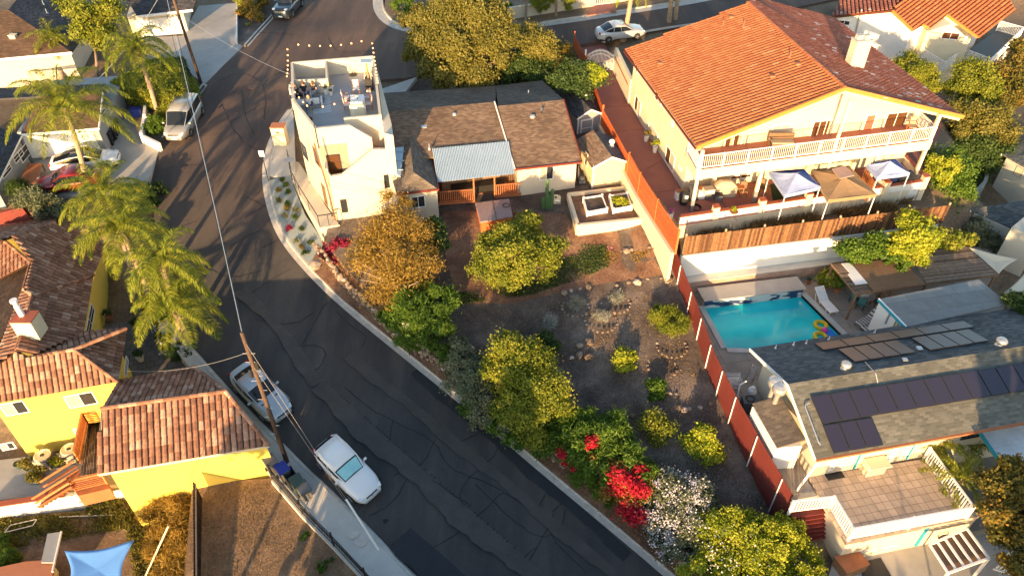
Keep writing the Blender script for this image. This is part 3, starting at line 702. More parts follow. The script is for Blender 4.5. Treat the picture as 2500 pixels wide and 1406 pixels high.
# ================================================================ BIG TILED HOUSE (right of centre)
bh = thing('tiled_house', 'big cream two storey house with orange barrel tile gable roof and long front balcony', 'house', at(1664, 468, 6))
E = frame_px((1702.8, 358.3), (2335, 284), (1535, 120), 10.75)
Pf = frame_px((1685.5, 513.5), (2228, 439), (1519.5, 174), 6.0)
RZ, EZ, RU, RW = 13.45, 10.72, 9.65, 19.0
kz = lambda u: EZ+(RZ-EZ)*(u/RU if u < RU else (RW-u)/(RW-RU))
lp = [E.w(0, 0, EZ), E.w(RU, .5, RZ), E.w(RU, 15.6, RZ), E.w(-.3, 15.4, EZ)]
rp = [E.w(RU, .5, RZ), E.w(RW, -.1, EZ), E.w(RW, 17.6, EZ), E.w(RU+.8, 17.6, RZ), E.w(RU, 15.6, RZ)]
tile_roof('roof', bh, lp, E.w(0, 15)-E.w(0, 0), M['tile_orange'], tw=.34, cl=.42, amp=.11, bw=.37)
tile_roof('roof', bh, rp, E.w(0, 15)-E.w(0, 0), M['tile_orange_dim'], tw=.34, cl=.42, amp=.08, bw=.37)  # same roof in duller tiles: its unlit side put into the colour
m = MB(); caps(m, E.w(RU, .45, RZ+.04), E.w(RU, 15.7, RZ+.04), .13)
m.build('ridge_cap', M['tile_orange'], bh)
for a, b in ((E.w(-.06, -.05, EZ), E.w(RU, .43, RZ)), (E.w(RU, .43, RZ), E.w(RW+.05, -.15, EZ))): m = MB(); m.bar(a, b, .14, .26); m.build('gable_tile_edge', M['orange_trim'], bh)
m = MB()
for a, b in ((E.w(0, .1, EZ-.25), E.w(RU, .6, RZ-.27)), (E.w(RU, .6, RZ-.27), E.w(RW, .05, EZ-.25))): m.bar(a, b, .08, .24)
m.build('fascia', M['stucco_cream'], bh)
m = MB(); m.bar(E.w(-.1, 0, EZ-.12), E.w(-.38, 15.3, EZ-.12), .10, .12); m.build('gutter', M['fence_red'], bh)
u0, u1, v0, v1 = .55, 17.7, 2.15, 15.3
A_, B_, C_, D_ = E.w(u0, v0), E.w(u1, v0), E.w(u1, v1+2), E.w(u0, v1)
m = MB(); t = -.18
pent = [V2(A_, 5.9), V2(B_, 5.9), V2(B_, kz(u1)+t), E.w(RU, v0, RZ+t), V2(A_, kz(u0)+t)]
back = [V2(D_, 5.9), V2(C_, 5.9), V2(C_, kz(u1)+t), E.w(RU, v1, RZ+t), V2(D_, kz(u0)+t)]
m.add(pent+back, [(0, 1, 2, 3, 4), (9, 8, 7, 6, 5), (0, 4, 9, 5), (1, 6, 7, 2), (3, 2, 7, 8), (4, 3, 8, 9)])
m.build('wall', M['stucco_cream'], bh)
nF = (A_-D_); 
# front windows on the gable wall and balcony doors
for p0, p1, c, cur in [((1762, 383), (1815, 322), 2, [(.28, .5), (.75, 1)]), ((1971, 352), (2036, 292), 3, [(.8, 1)]), ((2149, 329), (2218, 272), 2, None)]:
    win(bh, A_, B_, p0, p1, 'sliding_door', c, 1, pane=M['glass_warm'], curtain=cur, norm=nF)
win(bh, A_, B_, (1885, 318), (1932, 302), 'window', 2, pane=M['curtain'], norm=nF)
win(bh, A_, B_, (2104, 320), (2140, 279), 'window', 1, pane=M['curtain_red'], norm=nF)
nL = (A_-B_)
for p0, p1, nm in [((1624, 390), (1649, 384.5), 'window'), ((1657, 408.7), (1664, 410), 'window'), ((1580, 345), (1607, 330), 'glass_door'), ((1548.5, 263.6), (1566, 252), 'window'), ((1599, 238), (1616, 242), 'window'), ((1640, 305), (1647, 291), 'window'), ((1552, 171), (1562, 165.5), 'window')]:
    win(bh, D_, A_, p0, p1, nm, 2 if nm == 'window' else 1, pane=M['curtain'] if nm == 'glass_door' else M['glass_warm'], norm=nL, curtain=[(.5, 1)] if nm == 'window' else None)
# yard wall that continues the left wall up to the gate
D2 = at(1499.5, 174, 6); m = MB(); m.bar(V2(D_, 7.0), V2(D2, 7.0), .25, 2.3); m.build('yard_wall', M['stucco_cream'], bh)
m = MB(); q0 = D_.lerp(D2, .1); q1 = D_.lerp(D2, .95); off = (D_-C_).normalized()*.14
m.bar(V2(q0, 7.45)+off, V2(q1, 7.45)+off, .03, .16); m.build('planter_ledge', M['rust_wood'], bh)
# balcony
FZ = 9.22
m = MB(); m.prism([Pf.w(-.1, -.1), Pf.w(17.0, -.1), Pf.w(17.0, 2.4), Pf.w(-.1, 2.25)], FZ-.14, FZ); m.build('balcony_floor', M['red_concrete'], bh)
m = MB()
for a, b in ((Pf.w(-.15, -.14), Pf.w(17.05, -.14)), (Pf.w(-.15, -.14), Pf.w(-.15, 2.25)), (Pf.w(17.05, -.14), Pf.w(17.05, 2.25))): m.bar(V2(a, FZ-.36), V2(b, FZ-.36), .06, .70)
m.build('balcony_beam', M['stucco_tan'], bh)
railing('railing', bh, [Pf.w(-.1, 2.2, FZ), Pf.w(-.1, -.06, FZ), Pf.w(17, -.06, FZ), Pf.w(17, 2.2, FZ)], .98, .14, .035, posts=1.75, wavy=.07)
for (u, top, w_) in ((.05, kz(.3)-.2, .2), (4.6, FZ-.7, .22), (9.6, RZ-.5, .16), (13.2, FZ-.7, .22), (16.9, kz(17)-.2, .2)):
    m = MB(); p = Pf.w(u, -.02); m.box((p.x, p.y, (6.85+top)/2), w_, w_, top-6.85); pp = m.build('column', M['stucco_tan'], bh)
    m = MB(); m.box((p.x, p.y, 6.42), w_+.02, w_+.02, .86); m.build('column_base', M['metal_gray'], pp)
for u in (2.2, 9.4, 13):
    m = MB(); p = Pf.w(u, 2.0); m.box((p.x, p.y, 7.2), .25, .25, 2.4); m.build('column', M['stucco_tan'], bh)
# lower front openings
for p0, p1, nm, pn in [((1783, 438), (1834, 424), 'window', 'glass_warm'), ((1802, 457), (1817, 437), 'window', 'glass_dark')]:
    win(bh, A_, B_, p0, p1, nm, 2, pane=M[pn], norm=nF)
# chimney
cb = E.w(13.6, 5.6); m = MB(); m.box((cb.x, cb.y, 12.9), 1.15, .75, 2.6, E.X, E.Y); co = m.build('chimney', M['stucco_white'], bh)
m = MB(); m.box((cb.x, cb.y, 14.22), 1.25, .85, .08, E.X, E.Y); m.box((cb.x-.25, cb.y, 14.4), .4, .4, .28, E.X, E.Y); m.box((cb.x+.25, cb.y, 14.4), .4, .4, .28, E.X, E.Y); m.build('chimney_cap', M['concrete_light'], co)
for k, (a, b) in enumerate([(1611, 158), (1765, 62), (1785, 45), (1815, 65), (1885, 190), (1928, 140), (1948, 160), (2045, 92), (2075, 105)]):
    z_ = 12.3
    for _ in range(8): q = E.px(a, b, z_); z_ = z_*.4+kz(q[0])*.6
    vent('roof_vent', bh, at(a, b, z_+.05), 'pipe' if k % 2 else 'box', .8, M['terracotta'])
m = MB(); a = E.w(3.0, 1.2, kz(3)+.1)

# bleached replacement tiles on the right slope
m = MB(); N_ = (rp[1]-rp[0]).cross(rp[2]-rp[1]).normalized(); dS = (rp[1]-rp[0]).normalized(); dE = E.Y
for (a, b) in [(2125, 195), (2118, 210), (2143, 194), (2137, 215), (2160, 240), (2195, 235), (2205, 220), (2222, 218), (2218, 228), (2224, 232), (2240, 232), (2210, 232), (2243, 240), (2256, 232), (2185, 205), (2182, 191), (2163, 178), (2060, 150), (2030, 165), (2066, 138), (2067, 122), (2070, 110), (2033, 98), (2032, 112), (2000, 75), (2008, 63), (2024, 70), (1997, 57), (1942, 38), (1930, 40), (1960, 88), (1977, 118), (2053, 170), (2127, 182), (2240, 250), (2270, 258)]:
    z_ = 12.3
    for _ in range(8): q = E.px(a, b, z_); z_ = z_*.4+kz(q[0])*.6
    m.box(at(a, b, z_)+Vector((0, 0, .055)), .38, .24, .05, dS, dE, N_ if N_.z > 0 else -N_)
m.build('pale_tile', M['stone_pale'], bh)

# patio wall with red caps and pillars
pw = thing('patio_wall', 'white garden wall with red capped pillars along the front of the red patio', 'wall', at(1655, 556, 5))
W0 = Pf.w(-1.2, -1.25); W1 = Pf.w(17.3, -1.0); W2 = Pf.w(17.5, 6)
m = MB()
for a, b in ((W0, W1), (W1, W2)): m.bar(V2(a, 5.7), V2(b, 5.7), .2, 1.7)
m.build('wall', M['wall_patchy'], pw)
m = MB()
for a, b in ((W0, W1), (W1, W2)): m.bar(V2(a, 6.58), V2(b, 6.58), .28, .06)
m.build('cap', M['red_cap'], pw)
for a in (.135, .315, .50, .655, .82, .985):
    p = W0.lerp(W1, a); m = MB(); m.box((p.x, p.y, 6.0), .42, .42, 1.9, Pf.X, Pf.Y); o = m.build('pillar', M['stucco_cream'], pw); m = MB(); m.box((p.x, p.y, 6.98), .46, .46, .06, Pf.X, Pf.Y); m.build('pillar_cap', M['red_cap'], o)

# ================================================================ WHITE TOWER HOUSE
th = thing('tower_house', 'tall white stucco house with a walled roof terrace at the bend of the street', 'house', at(900, 560, 3.2))
T11 = 11.0
TL, TR = at(770, 316, T11), at(960, 331, 10.5)
pmA = V2(TL, 0); pmD = Vector((math.cos(R(11)), math.sin(R(11)), 0)); pmN = Vector((pmD.y, -pmD.x, 0))   # outward (to the viewer)
pmB = pmA+pmD*5.6
ML = V2(at(711, 243, T11), 0); BL = V2(at(711, 152, T11), 0); BR = V2(at(912, 136, T11), 0)
RFr = V2(at(931, 280, T11), 0)
piA = pmA-pmN*1.15
FRc = pmA+pmD*((RFr-pmA).dot(pmD)+.3)
FLZ = ztop(BR, 172)
def wall_panel(m, A, B, pxs, th_, N, mi=0):
    """vertical panel on plane A-B from a picture outline, th_ thick behind its face"""
    P = [onwall(a, b, A, B) if not isinstance(a, Vector) else a for a, b in pxs]
    c = sum((p for p in P), Vector())/len(P); n = Vector((0, 0, 0))
    for i in range(len(P)): n += P[i].cross(P[(i+1) % len(P)])
    if n.dot(N) < 0: P = P[::-1]
    k = len(P); Q = [p-N*th_ for p in P]
    m.add(P+Q, [tuple(range(k)), tuple(range(k, 2*k))[::-1]]+[((i+1) % k, i, k+i, k+(i+1) % k) for i in range(k)], mi=mi); return P
# core up to the terrace floor
inR = piA+pmD*((RFr-piA).dot(pmD))
st = V2(onwall(839, 289, piA, piA+pmD), 0)
core = [pmA, st+pmN*1.15, st, inR, BR, BL, ML]
m = MB(); m.prism([(p.x, p.y) for p in core], 2.6, FLZ-.01); m.build('wall', M['stucco_white'], th)
m = MB(); m.prism([(p.x, p.y) for p in [p.lerp(sum(core, Vector())/7, .02) for p in core]], FLZ-.05, FLZ); m.build('terrace_floor', M['concrete_roof'], th)
m = MB(); tk = .18
def para(a, b, z1a, z1b=None, z0=None, t=tk):
    z1b = z1b or z1a; z0 = z0 or FLZ-.6; d = (b-a).normalized(); n = Vector((-d.y, d.x, 0))*t/2
    vs = [V2(a-n, z0), V2(b-n, z0), V2(b+n, z0), V2(a+n, z0), V2(a-n, z1a), V2(b-n, z1b), V2(b+n, z1b), V2(a+n, z1a)]
    m.add(vs, [(3, 2, 1, 0), (4, 5, 6, 7), (0, 1, 5, 4), (1, 2, 6, 5), (2, 3, 7, 6), (3, 0, 4, 7)])
cen = sum(core, Vector())/7
ins = lambda p: p+(cen-p).normalized()*.12
para(ins(BL), ins(BR), T11+.02); para(ins(BR), ins(inR), T11); para(ins(ML), ins(BL), T11+.01); para(ins(pmA), ins(ML), T11-.01); para(st-pmN*.1, inR-pmN*.1, T11-.02)
# room partition at the back left corner
zp = T11-.05
p1 = V2(at(795, 148, T11), 0); p2 = V2(at(797, 190, T11), 0); p3 = V2(at(718, 193, T11), 0)
para(p1, p2, zp, t=.14); para(p2, p3, zp-.03, t=.14)
m.build('parapet', M['stucco_white'], th)
# main front wall with the stair opening
m = MB()
zb = 2.6
Pl = [onwall(a, b, pmA, pmB) for a, b in [(770, 316), (854, 307.5), (907, 338), (911, 366), (941, 366)]]
s_end = (V2(onwall(985, 560, pmA, pmB), 0)-pmA).dot(pmD)
poly = [V2(pmA, zb)]+[p for p in Pl]+[V2(pmA+pmD*((Pl[-1]-pmA).dot(pmD)), zb)]
wall_panel(m, pmA, pmB, [(p, None) for p in poly], .18, pmN)
m.build('front_wall', M['stucco_white'], th)
# forward stair wall
fA = pmA+pmN*1.05; fB = fA+pmD*5
m = MB()
ol = [(822, 562), (793, 413), (808, 432), (835, 428), (911, 366), (941, 366), (938, 325), (960, 331), (986, 600), (830, 600)]
Pn = wall_panel(m, fA, fB, ol, .16, pmN)
lft = onwall(793, 413, fA, fB); bl = V2(lft, zb)
m.bar(V2(lft, (lft.z+zb)/2)+pmD*.08, V2(lft, (lft.z+zb)/2)+pmD*.08-pmN*1.0, .16, lft.z-zb)
rp0 = onwall(938, 325, fA, fB); rp1 = onwall(960, 331, fA, fB); rz = min(rp0.z, rp1.z); rb = V2(rp1, 0)
back_r = inR+pmD*.9
m.prism([(q.x, q.y) for q in (V2(rp0, 0)-pmN*.16, rb-pmN*.16, rb-pmN*1.6, BR+pmD*.2-pmN*-2.5, BR, inR)], zb, rz-.02)
m.build('stair_wall', M['stucco_white'], th)
m = MB(); a = onwall(835, 428, fA, fB); b = onwall(911, 366, fA, fB); c = onwall(941, 366, fA, fB); e_ = onwall(808, 432, fA, fB); f_ = onwall(793, 413, fA, fB)
for p, q in ((f_, e_), (e_, a), (a, b), (b, c)): m.bar(p-pmN*.08+Vector((0, 0, .02)), q-pmN*.08+Vector((0, 0, .02)), .22, .05)
for p, q in zip(Pl, Pl[1:-1]): m.bar(p-pmN*.09+Vector((0, 0, .02)), q-pmN*.09+Vector((0, 0, .02)), .22, .05)
m.build('coping', M['red_concrete'] if False else M['concrete_light'], th)
# stair treads between the walls
m = MB()
fa = V2(st, FLZ)+pmN*.2; fb = V2(inR, FLZ-1.5)+pmN*.2
for i in range(9):
    p = fa.lerp(fb, (i+.5)/9); m.box((p.x, p.y, p.z-.6)+Vector((0, 0, 0)) if False else Vector((p.x, p.y, p.z-.6))+pmN*.25, .42, .95, 1.2, pmD, pmN)
m.build('stair', M['terracotta'], th)
m = MB(); q = (e_+a)/2; m.box(Vector((q.x, q.y, a.z-1.0))-pmN*.5+pmD*.6, 1.6, .9, .12, pmD, pmN); m.build('balcony_floor', M['red_concrete'], th)
win(th, pmA, pmB, (806, 432), (828, 377), 'balcony_door', 1, 1, fr=M['metal_dark'], pane=M['glass_warm'], norm=pmN)

for p0, p1 in (((836, 518), (844, 487)), ((941, 458), (947, 427))):
    win(th, fA, fB, p0, p1, 'window', 1, 1, fr=M['metal_dark'], norm=pmN)
# chamfered left wall windows
cn = Vector((-(pmA-ML).y, (pmA-ML).x, 0)); 
if cn.x > 0: cn = -cn
win(th, ML, pmA, (742, 378), (747, 362), 'window', 1, 1, fr=M['metal_dark'], norm=cn)
win(th, ML, pmA, (760, 400), (758, 355), 'window', 1, 1, fr=M['stucco_tan'], pane=M['curtain'], norm=cn)
win(th, ML, pmA, (771.5, 395), (775.6, 372), 'window', 1, 1, fr=M['bronze_fabric'], pane=M['glass_warm'], norm=cn)
win(th, ML, pmA, (794, 492), (793, 458), 'door', 1, 1, fr=M['bronze_fabric'], pane=M['glass_warm'], norm=cn)
m = MB(); m.tube([onwall(771, 350, fA, fB)+cn.normalized()*.1, onwall(802, 455, fA, fB)+cn.normalized()*.1, onwall(822, 540, fA, fB)+cn.normalized()*.1], .05, 6); m.build('downspout', M['bronze_fabric'], th)
# side terrace with dark railing
tz = 4.55
tp = [(714, 345), (713, 437), (731, 475), (782, 556), (829, 549), (799, 509), (752, 430), (721, 383)]
m = MB(); m.prism([(p.x, p.y) for p in [at(a, b, tz) for a, b in tp]], 2.9, tz); m.build('side_terrace', M['stucco_white'], th)
rl = [at(a, b, tz) for a, b in [(706, 392), (714, 440), (733, 478), (781, 555), (827, 548), (822, 520)]]; m = MB()
for a, b in zip(rl, rl[1:]):
    m.bar(a+Vector((0, 0, .95)), b+Vector((0, 0, .95)), .05); m.bar(a, a+Vector((0, 0, .95)), .045)
    q = a.lerp(b, .5); m.bar(q, q+Vector((0, 0, .95)), .035)
m.build('terrace_railing', M['metal_dark'], th)
m = MB(); q = at(707, 395, 5.4); m.lathe(q, [(.02, 0), (.2, .05), (.36, .16), (.38, .18)], 14); m.tube([q-Vector((0, 0, .8)), q], .03, 6); m.build('satellite_dish', M['metal_gray'], th)
# ================================================================ BROWN SHINGLED HOUSE (centre)
br = thing('shingled_house', 'low white house with brown shingle roofs beside the white tower', 'house', at(1070, 540, 4.4))
ez, rz2 = 7.2, 8.75
a_, b_ = at(1421, 396, ez), at(1257, 414, ez); c_, d_ = at(1216, 259, rz2), at(1376, 244, rz2)
lf = at(1050, 366, ez); l2 = at(940, 280, rz2)
shingle_roof('roof', br, [b_, a_, d_, c_], a_-b_, M['shingle_brown'])
# gutter and fascia
m = MB(); m.bar(b_, a_, .1, .12); m.bar(a_, V2(at(1376, 244, rz2), rz2), .06, .18); m.build('fascia', M['fence_red'], br)
zl = rz2-.12
L0, L1 = at(925, 275, zl), at(1210, 249, zl)
ee0, ee1 = at(1060, 372, 7.75), at(1250, 356, 7.75); ed = (ee1-ee0).normalized(); dn_ = (ee0-L0.lerp(L1, .5)); dn_ = dn_-ed*dn_.dot(ed)
e0, e1 = ee0-ed*2.6+dn_*.10, ee1+ed*.1+dn_*.10
shingle_roof('roof', br, [e0, e1, L1, L0], e1-e0, M['shingle_brown'])
k0, k1, k2 = at(930, 228, 7.6), at(1210, 210, 7.6), at(1324, 197, 7.6)
shingle_roof('roof', br, [L0, L1, k1, k0], L1-L0, M['shingle_tan'])  # back slopes in greyer, darker shingle: their shade put into the colour
shingle_roof('roof', br, [c_, d_, k2, k1], d_-c_, M['shingle_tan'])
m = MB(); m.bar(at(1207, 249, rz2+.1), b_+Vector((0, 0, .05)), .07, .10); m.build('roof_flashing', M['trim_white'], br)
# front wing with a hipped end
w0, w1 = at(968.5, 475.5, ez), at(1071, 463, ez); ap = at(1009, 420, 8.2); bk = at(1000, 335, 8.2)
w3 = at(1052, 372, ez+.1); w2 = at(945, 400, ez)
shingle_roof('wing_roof', br, [w0, w1, ap], w1-w0, M['shingle_tan'])
shingle_roof('wing_roof', br, [w1, w3, bk, ap], w3-w1, M['shingle_tan'])
shingle_roof('wing_roof', br, [w0, ap, bk, w2], w2-w0, M['shingle_tan'])
m = MB(); m.bar(w0, w1, .08, .14); m.bar(w1, w3, .06, .14); m.build('wing_fascia', M['fence_red'], br)
gz = 4.3
wa, wb = V2(w0, 0)+Vector((.1, .35, 0)), V2(w1, 0)+Vector((-.15, .35, 0)); wc = wb+(V2(w3, 0)-V2(w1, 0)).normalized()*5; wd = wa+(wc-wb)
walls('wall', br, [wa, wb, wc, wd], gz-.5, ez-.1, M['stucco_white'])
win(br, wa, wb, (1006, 508), (1036, 477), 'window', 2, norm=(0, -1, 0))
ra, rb_ = V2(b_, 0)+Vector((.2, .4, 0)), V2(a_, 0)+Vector((-.35, .4, 0)); rc = V2(k2, 0)+Vector((-.3, -.4, 0)); rd = V2(k1, 0)+Vector((.2, -.4, 0))
walls('wall', br, [ra, rb_, rc, rd], gz-.5, ez-.02, M['stucco_white'])
win(br, ra, rb_, (1317, 440), (1351, 404), 'window', 2, pane=M['glass_dark'], curtain=[(0, .5)], norm=(0, -1, 0))
m = MB(); q = onwall(1310, 485, ra, rb_); m.box(q+Vector((0, -.02, -.1)), 1.1, .03, .5, (rb_-ra).normalized()); m.build('vent_panel', M['stucco_tan'], br)
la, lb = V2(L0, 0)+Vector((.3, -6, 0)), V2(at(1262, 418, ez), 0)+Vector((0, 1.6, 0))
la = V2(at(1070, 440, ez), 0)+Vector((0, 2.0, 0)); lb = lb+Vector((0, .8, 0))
walls('wall', br, [la, lb, V2(k1, 0)+Vector((0, -.5, 0)), V2(k0, 0)+Vector((.4, -.5, 0))], gz-.5, ez-.15, M['bronze_fabric'])  # dark brown wall: shade under the awning put into the colour
# corrugated awning over the porch
z_a = ez-.05
q = [at(1068, 445, 7.15), at(1257, 424, 7.15), at(1243, 345, 7.95), at(1055, 363, 7.95)]
m = MB(); n = 48; vs = []
for i in range(n*2+1):
    t = i/(n*2); dz = .035*(1 if i % 2 else -1)
    vs += [q[0].lerp(q[1], t)+Vector((0, 0, dz)), q[3].lerp(q[2], t)+Vector((0, 0, dz))]
m.add(vs, [(2*i, 2*i+2, 2*i+3, 2*i+1) for i in range(n*2)]); o = m.build('awning', M['corrugated'], br)
so_ = o.modifiers.new('solid', 'SOLIDIFY'); so_.thickness = .02
# porch deck with railings
dz = 4.95
pd = [at(a, b, dz) for a, b in [(1072, 497), (1158, 490), (1158, 470), (1208, 466), (1208, 480), (1272, 474), (1262, 425), (1068, 445)]]
m = MB(); m.prism([(p.x, p.y) for p in pd], dz-.16, dz); m.build('porch_floor', M['rust_wood'], br)
m = MB()
for p in pd[:2]+pd[4:6]+[pd[0].lerp(pd[1], .5)]: m.bar(V2(p, 3.8)+Vector((0, .2, 0)), V2(p, dz-.1)+Vector((0, .2, 0)), .1)
for p in (pd[1], pd[4]): m.bar(V2(p, dz), V2(p, 6.9), .1)
m.build('porch_post', M['rust_wood'], br)
railing('porch_railing', br, [pd[0], pd[1]], .95, .14, .05, M['rust_wood']); railing('porch_railing', br, [pd[4], pd[5]], .95, .14, .05, M['rust_wood'])
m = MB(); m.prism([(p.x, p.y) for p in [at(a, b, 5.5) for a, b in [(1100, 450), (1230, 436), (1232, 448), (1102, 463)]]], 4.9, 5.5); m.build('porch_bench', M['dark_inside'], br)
for (a, b, k, s) in [(1110, 290, 'turbine', .7), (1300, 295, 'turbine', .9), (1322, 283, 'pipe', 1.3), (970, 283, 'box', .8), (1036, 314, 'box', 1), (1290, 232, 'pipe', .8), (1048, 362, 'pipe', .7)]:
    vent('roof_vent', br, at(a, b, 8.1), k, s)
m = MB(); p = at(1322, 283, 8.3); m.tube([p, p+Vector((0, 0, 1.6))], .025, 6); m.build('antenna_mast', M['metal_dark'], br)
# pale patio cover between the houses
pc = thing('patio_cover', 'pale flat metal roof squeezed between the tower and the brown shingle roof', 'roof', at(985, 420, 4.4))
m = MB(); cv = [(952, 290), (995, 322), (988, 340), (978, 432), (962, 420), (952, 330)]; m.prism([(p.x, p.y) for p in [at(a, b, 7.9) for a, b in cv]], 7.82, 7.9)
for i in range(5):
    y = 325+i*22; m.bar(at(956, y, 7.93), at(992-i*2, y+2, 7.93), .04)
m.build('panel', M['corrugated'], pc)
m = MB(); p = at(970, 420, 7.8); m.bar(V2(p, 4.2), V2(p, 7.8), .1); m.build('support', M['metal_white'], pc)
# fix-up of left roof of the shingled house is in p3; here: POOL PROPERTY
def plane_of(a, b, c):
    n = (b-a).cross(c-a).normalized(); return a, (n if n.z > 0 else -n)
def onplane(px, py, pl, lift=0.0):
    d = ray(px, py); o = Vector((0, 0, CH)); t = (pl[0]+pl[1]*lift-o).dot(pl[1])/d.dot(pl[1]); return o+d*t
dh = thing('pool_house', 'long white house with grey shingle roof carrying solar panels and a tiled deck in front', 'house', at(1975, 1164, 2.3))
GE, GR, GB = 4.85, 6.0, 4.9
ge0, ge1 = at(1992, 1120, GE), at(2395, 1048, GE); gd = (ge1-ge0).normalized(); ge2 = ge0+gd*17.5
gr0 = at(1924, 937, GR); gr2 = gr0+gd*17.5; gb0 = at(1832, 850, GB); gb2 = gb0+gd*17.5
shingle_roof('roof', dh, [ge0, ge2, gr2, gr0], gd, M['shingle_green'])
shingle_roof('roof', dh, [gr0, gr2, gb2, gb0], gd, M['shingle_slate'])
m = MB(); m.bar(ge0-gd*.02+Vector((0, 0, -.1)), gr0-gd*.02+Vector((0, 0, -.1)), .05, .2); m.bar(gr0-gd*.02+Vector((0, 0, -.1)), gb0-gd*.02+Vector((0, 0, -.1)), .05, .2); m.build('rake_board', M['trim_white'], dh)
m = MB(); gdn = Vector((gd.y, -gd.x, 0)); m.bar(ge0+gdn*.06+Vector((0, 0, -.06)), ge2+gdn*.06+Vector((0, 0, -.06)), .12, .12); m.build('gutter', M['rust_wood'], dh)
m = MB(); wf = V2(at(1975, 1164, 2.3), 0); wbk = V2(gb0, 0)+Vector((.75, -.5, 0)); rid = V2(gr0, 0)+gd*.55
F_ = [wf, wf+gd*16, wbk+gd*16, wbk]; zt_ = GE-.18
vs = [V2(F_[0], 0.4), V2(F_[1], .4), V2(F_[2], .4), V2(F_[3], .4), V2(F_[0], zt_+.1), V2(F_[1], zt_+.1), V2(F_[2], zt_), V2(F_[3], zt_), V2(rid, GR-.2), V2(rid+gd*15.5, GR-.2)]
m.add(vs, [(0, 1, 5, 4), (1, 2, 6, 9, 5), (2, 3, 7, 6), (3, 0, 4, 8, 7), (4, 5, 9, 8), (8, 9, 6, 7)])
m.build('wall', M['stucco_white'], dh)
nfd = gdn
for p0, p1 in (((2022, 1147), (2045, 1116)), ((2051, 1141), (2086, 1112)), ((2168, 1125), (2192, 1092)), ((2198, 1117), (2232, 1087))):
    win(dh, wf, wf+gd, p0, p1, 'french_door', 2, 4, fw=.07, pane=M['glass_dark'] if p0[0] < 2050 else M['curtain'], norm=nfd)
win(dh, wf, wf+gd, (2345, 1072), (2393, 1056), 'window', 2, 1, fr=M['black_plastic'], norm=nfd)
for (a, b) in ((2098, 1112), (2228, 1090)): m = MB(); p = onwall(a, b, wf, wf+gd); m.box(V2(p, 3.5)+nfd*.05, .07, .06, 2.2, gd, nfd); m.build('door_trim', M['teal_trim'], dh)
# solar panels: two arrays
pf = plane_of(ge0, ge2, gr0); pb = plane_of(gr0, gr2, gb0)
mat_glass('solar_glass', (.028, .024, .042), .28); MATS['solar_glass'].node_tree.nodes['Principled BSDF'].inputs['Coat Weight'].default_value = .5
mat_glass('solar_glass_back', (.05, .045, .06), .35)
def panels(pl, tl, tr, bl, n, mt):
    a = onplane(*tl, pl, .10); b = onplane(*tr, pl, .10); c = onplane(*bl, pl, .10); e = (b-a)/n; f = c-a
    for i in range(n):
        q = a+e*(i+.5)+f*.5; g = MB(); g.box(q, e.length-.035, f.length-.03, .035, e.normalized(), f.normalized(), pl[1])
        o = g.build('solar_panel', M['metal_dark'], dh); h = MB(); h.box(q+pl[1]*.02, e.length-.09, f.length-.09, .008, e.normalized(), f.normalized(), pl[1]); h.build('cell_glass', mt, o)
panels(pf, (1978, 967.5), (2500+14*1, 883.2), (2007, 1035), 12, M['solar_glass'])
panels(pf, (2007.6, 1038), (2128, 1018.5), (2035, 1107), 3, M['solar_glass'])
panels(pb, (1987, 838), (2352, 783), (2010, 855), 6, M['solar_glass_back'])
panels(pb, (2044, 852), (2190, 829.5), (2086, 883.5), 4, M['solar_glass_back'])
panels(pb, (2223, 825), (2365, 803), (2270, 855), 4, M['solar_glass_back'])
for (a, b, k, s) in [(2062, 900, 'turbine', 1.1), (2440, 842, 'turbine', 1.2), (2208, 880, 'box', .6), (2243, 853, 'box', .7), (1893, 850, 'pipe', .5), (1937, 842, 'pipe', .5), (1968, 838, 'pipe', .5), (2023, 829, 'pipe', .5), (2135, 812, 'pipe', .5)]:
    vent('roof_vent', dh, onplane(a, b, pb, 0), k, s)
m = MB(); m.tube([onplane(a, b, pf, .12) for a, b in ((1978, 983), (1967, 987), (1966, 993), (1998, 1078), (2003, 1086))], .035, 6); m.tube([onplane(a, b, pb, .05) for a, b in ((2112, 883), (2138, 912))]+[onplane(2143, 934, pf, .06)], .02, 6); m.build('conduit', M['galv'], dh)
# annex with its own small roof
an = [at(1837, 985, 4.3), at(1905, 965, 4.7), at(1968, 1072, 4.7), at(1897, 1093, 4.15)]
shingle_roof('annex_roof', dh, [an[3], an[2], an[1], an[0]], an[2]-an[3], M['shingle_tan'], .1)
ins2 = [p.lerp(sum(an, Vector())/4, .03) for p in an]
walls('annex_wall', dh, [V2(p, 0) for p in ins2], 1.9, 4.1, M['stucco_cool'])
# white wall and flat roofed extension behind
fl = [(2145, 730), (2390, 682), (2462, 742), (2212, 798)]; flz = 5.0
P4 = [at(a, b, flz) for a, b in fl]
m = MB(); m.slab([P4[3], P4[2], P4[1], P4[0]], .2, gd); m.build('flat_roof', M['flat_roof'], dh)
m = MB(); m.bar(P4[0]+Vector((-.03, 0, -.06)), P4[3]+Vector((-.03, 0, -.06)), .05, .2); tr = m.build('roof_edge', M['teal_trim'], dh)
m = MB(); m.bar(P4[0]+Vector((0, 0, .04)), P4[3]+Vector((0, 0, .04)), .08, .05); m.build('edge_flashing', M['trim_white'], dh)
cc = sum(P4, Vector())/4; walls('extension_wall', dh, [p.lerp(cc, .03) for p in P4], 2.0, flz-.2, M['stucco_cool'])
wA, wB = V2(P4[0].lerp(cc, .03), 0), V2(P4[3].lerp(cc, .03), 0)
win(dh, wA, wB, (2162, 788), (2178, 757), 'window', 1, 1, fr=M['metal_gray'], pane=M['curtain'], norm=(-1, 0, 0)); win(dh, wA, wB, (2182, 797), (2200, 778), 'window', 1, 1, fr=M['metal_gray'], pane=M['curtain'], norm=(-1, 0, 0))
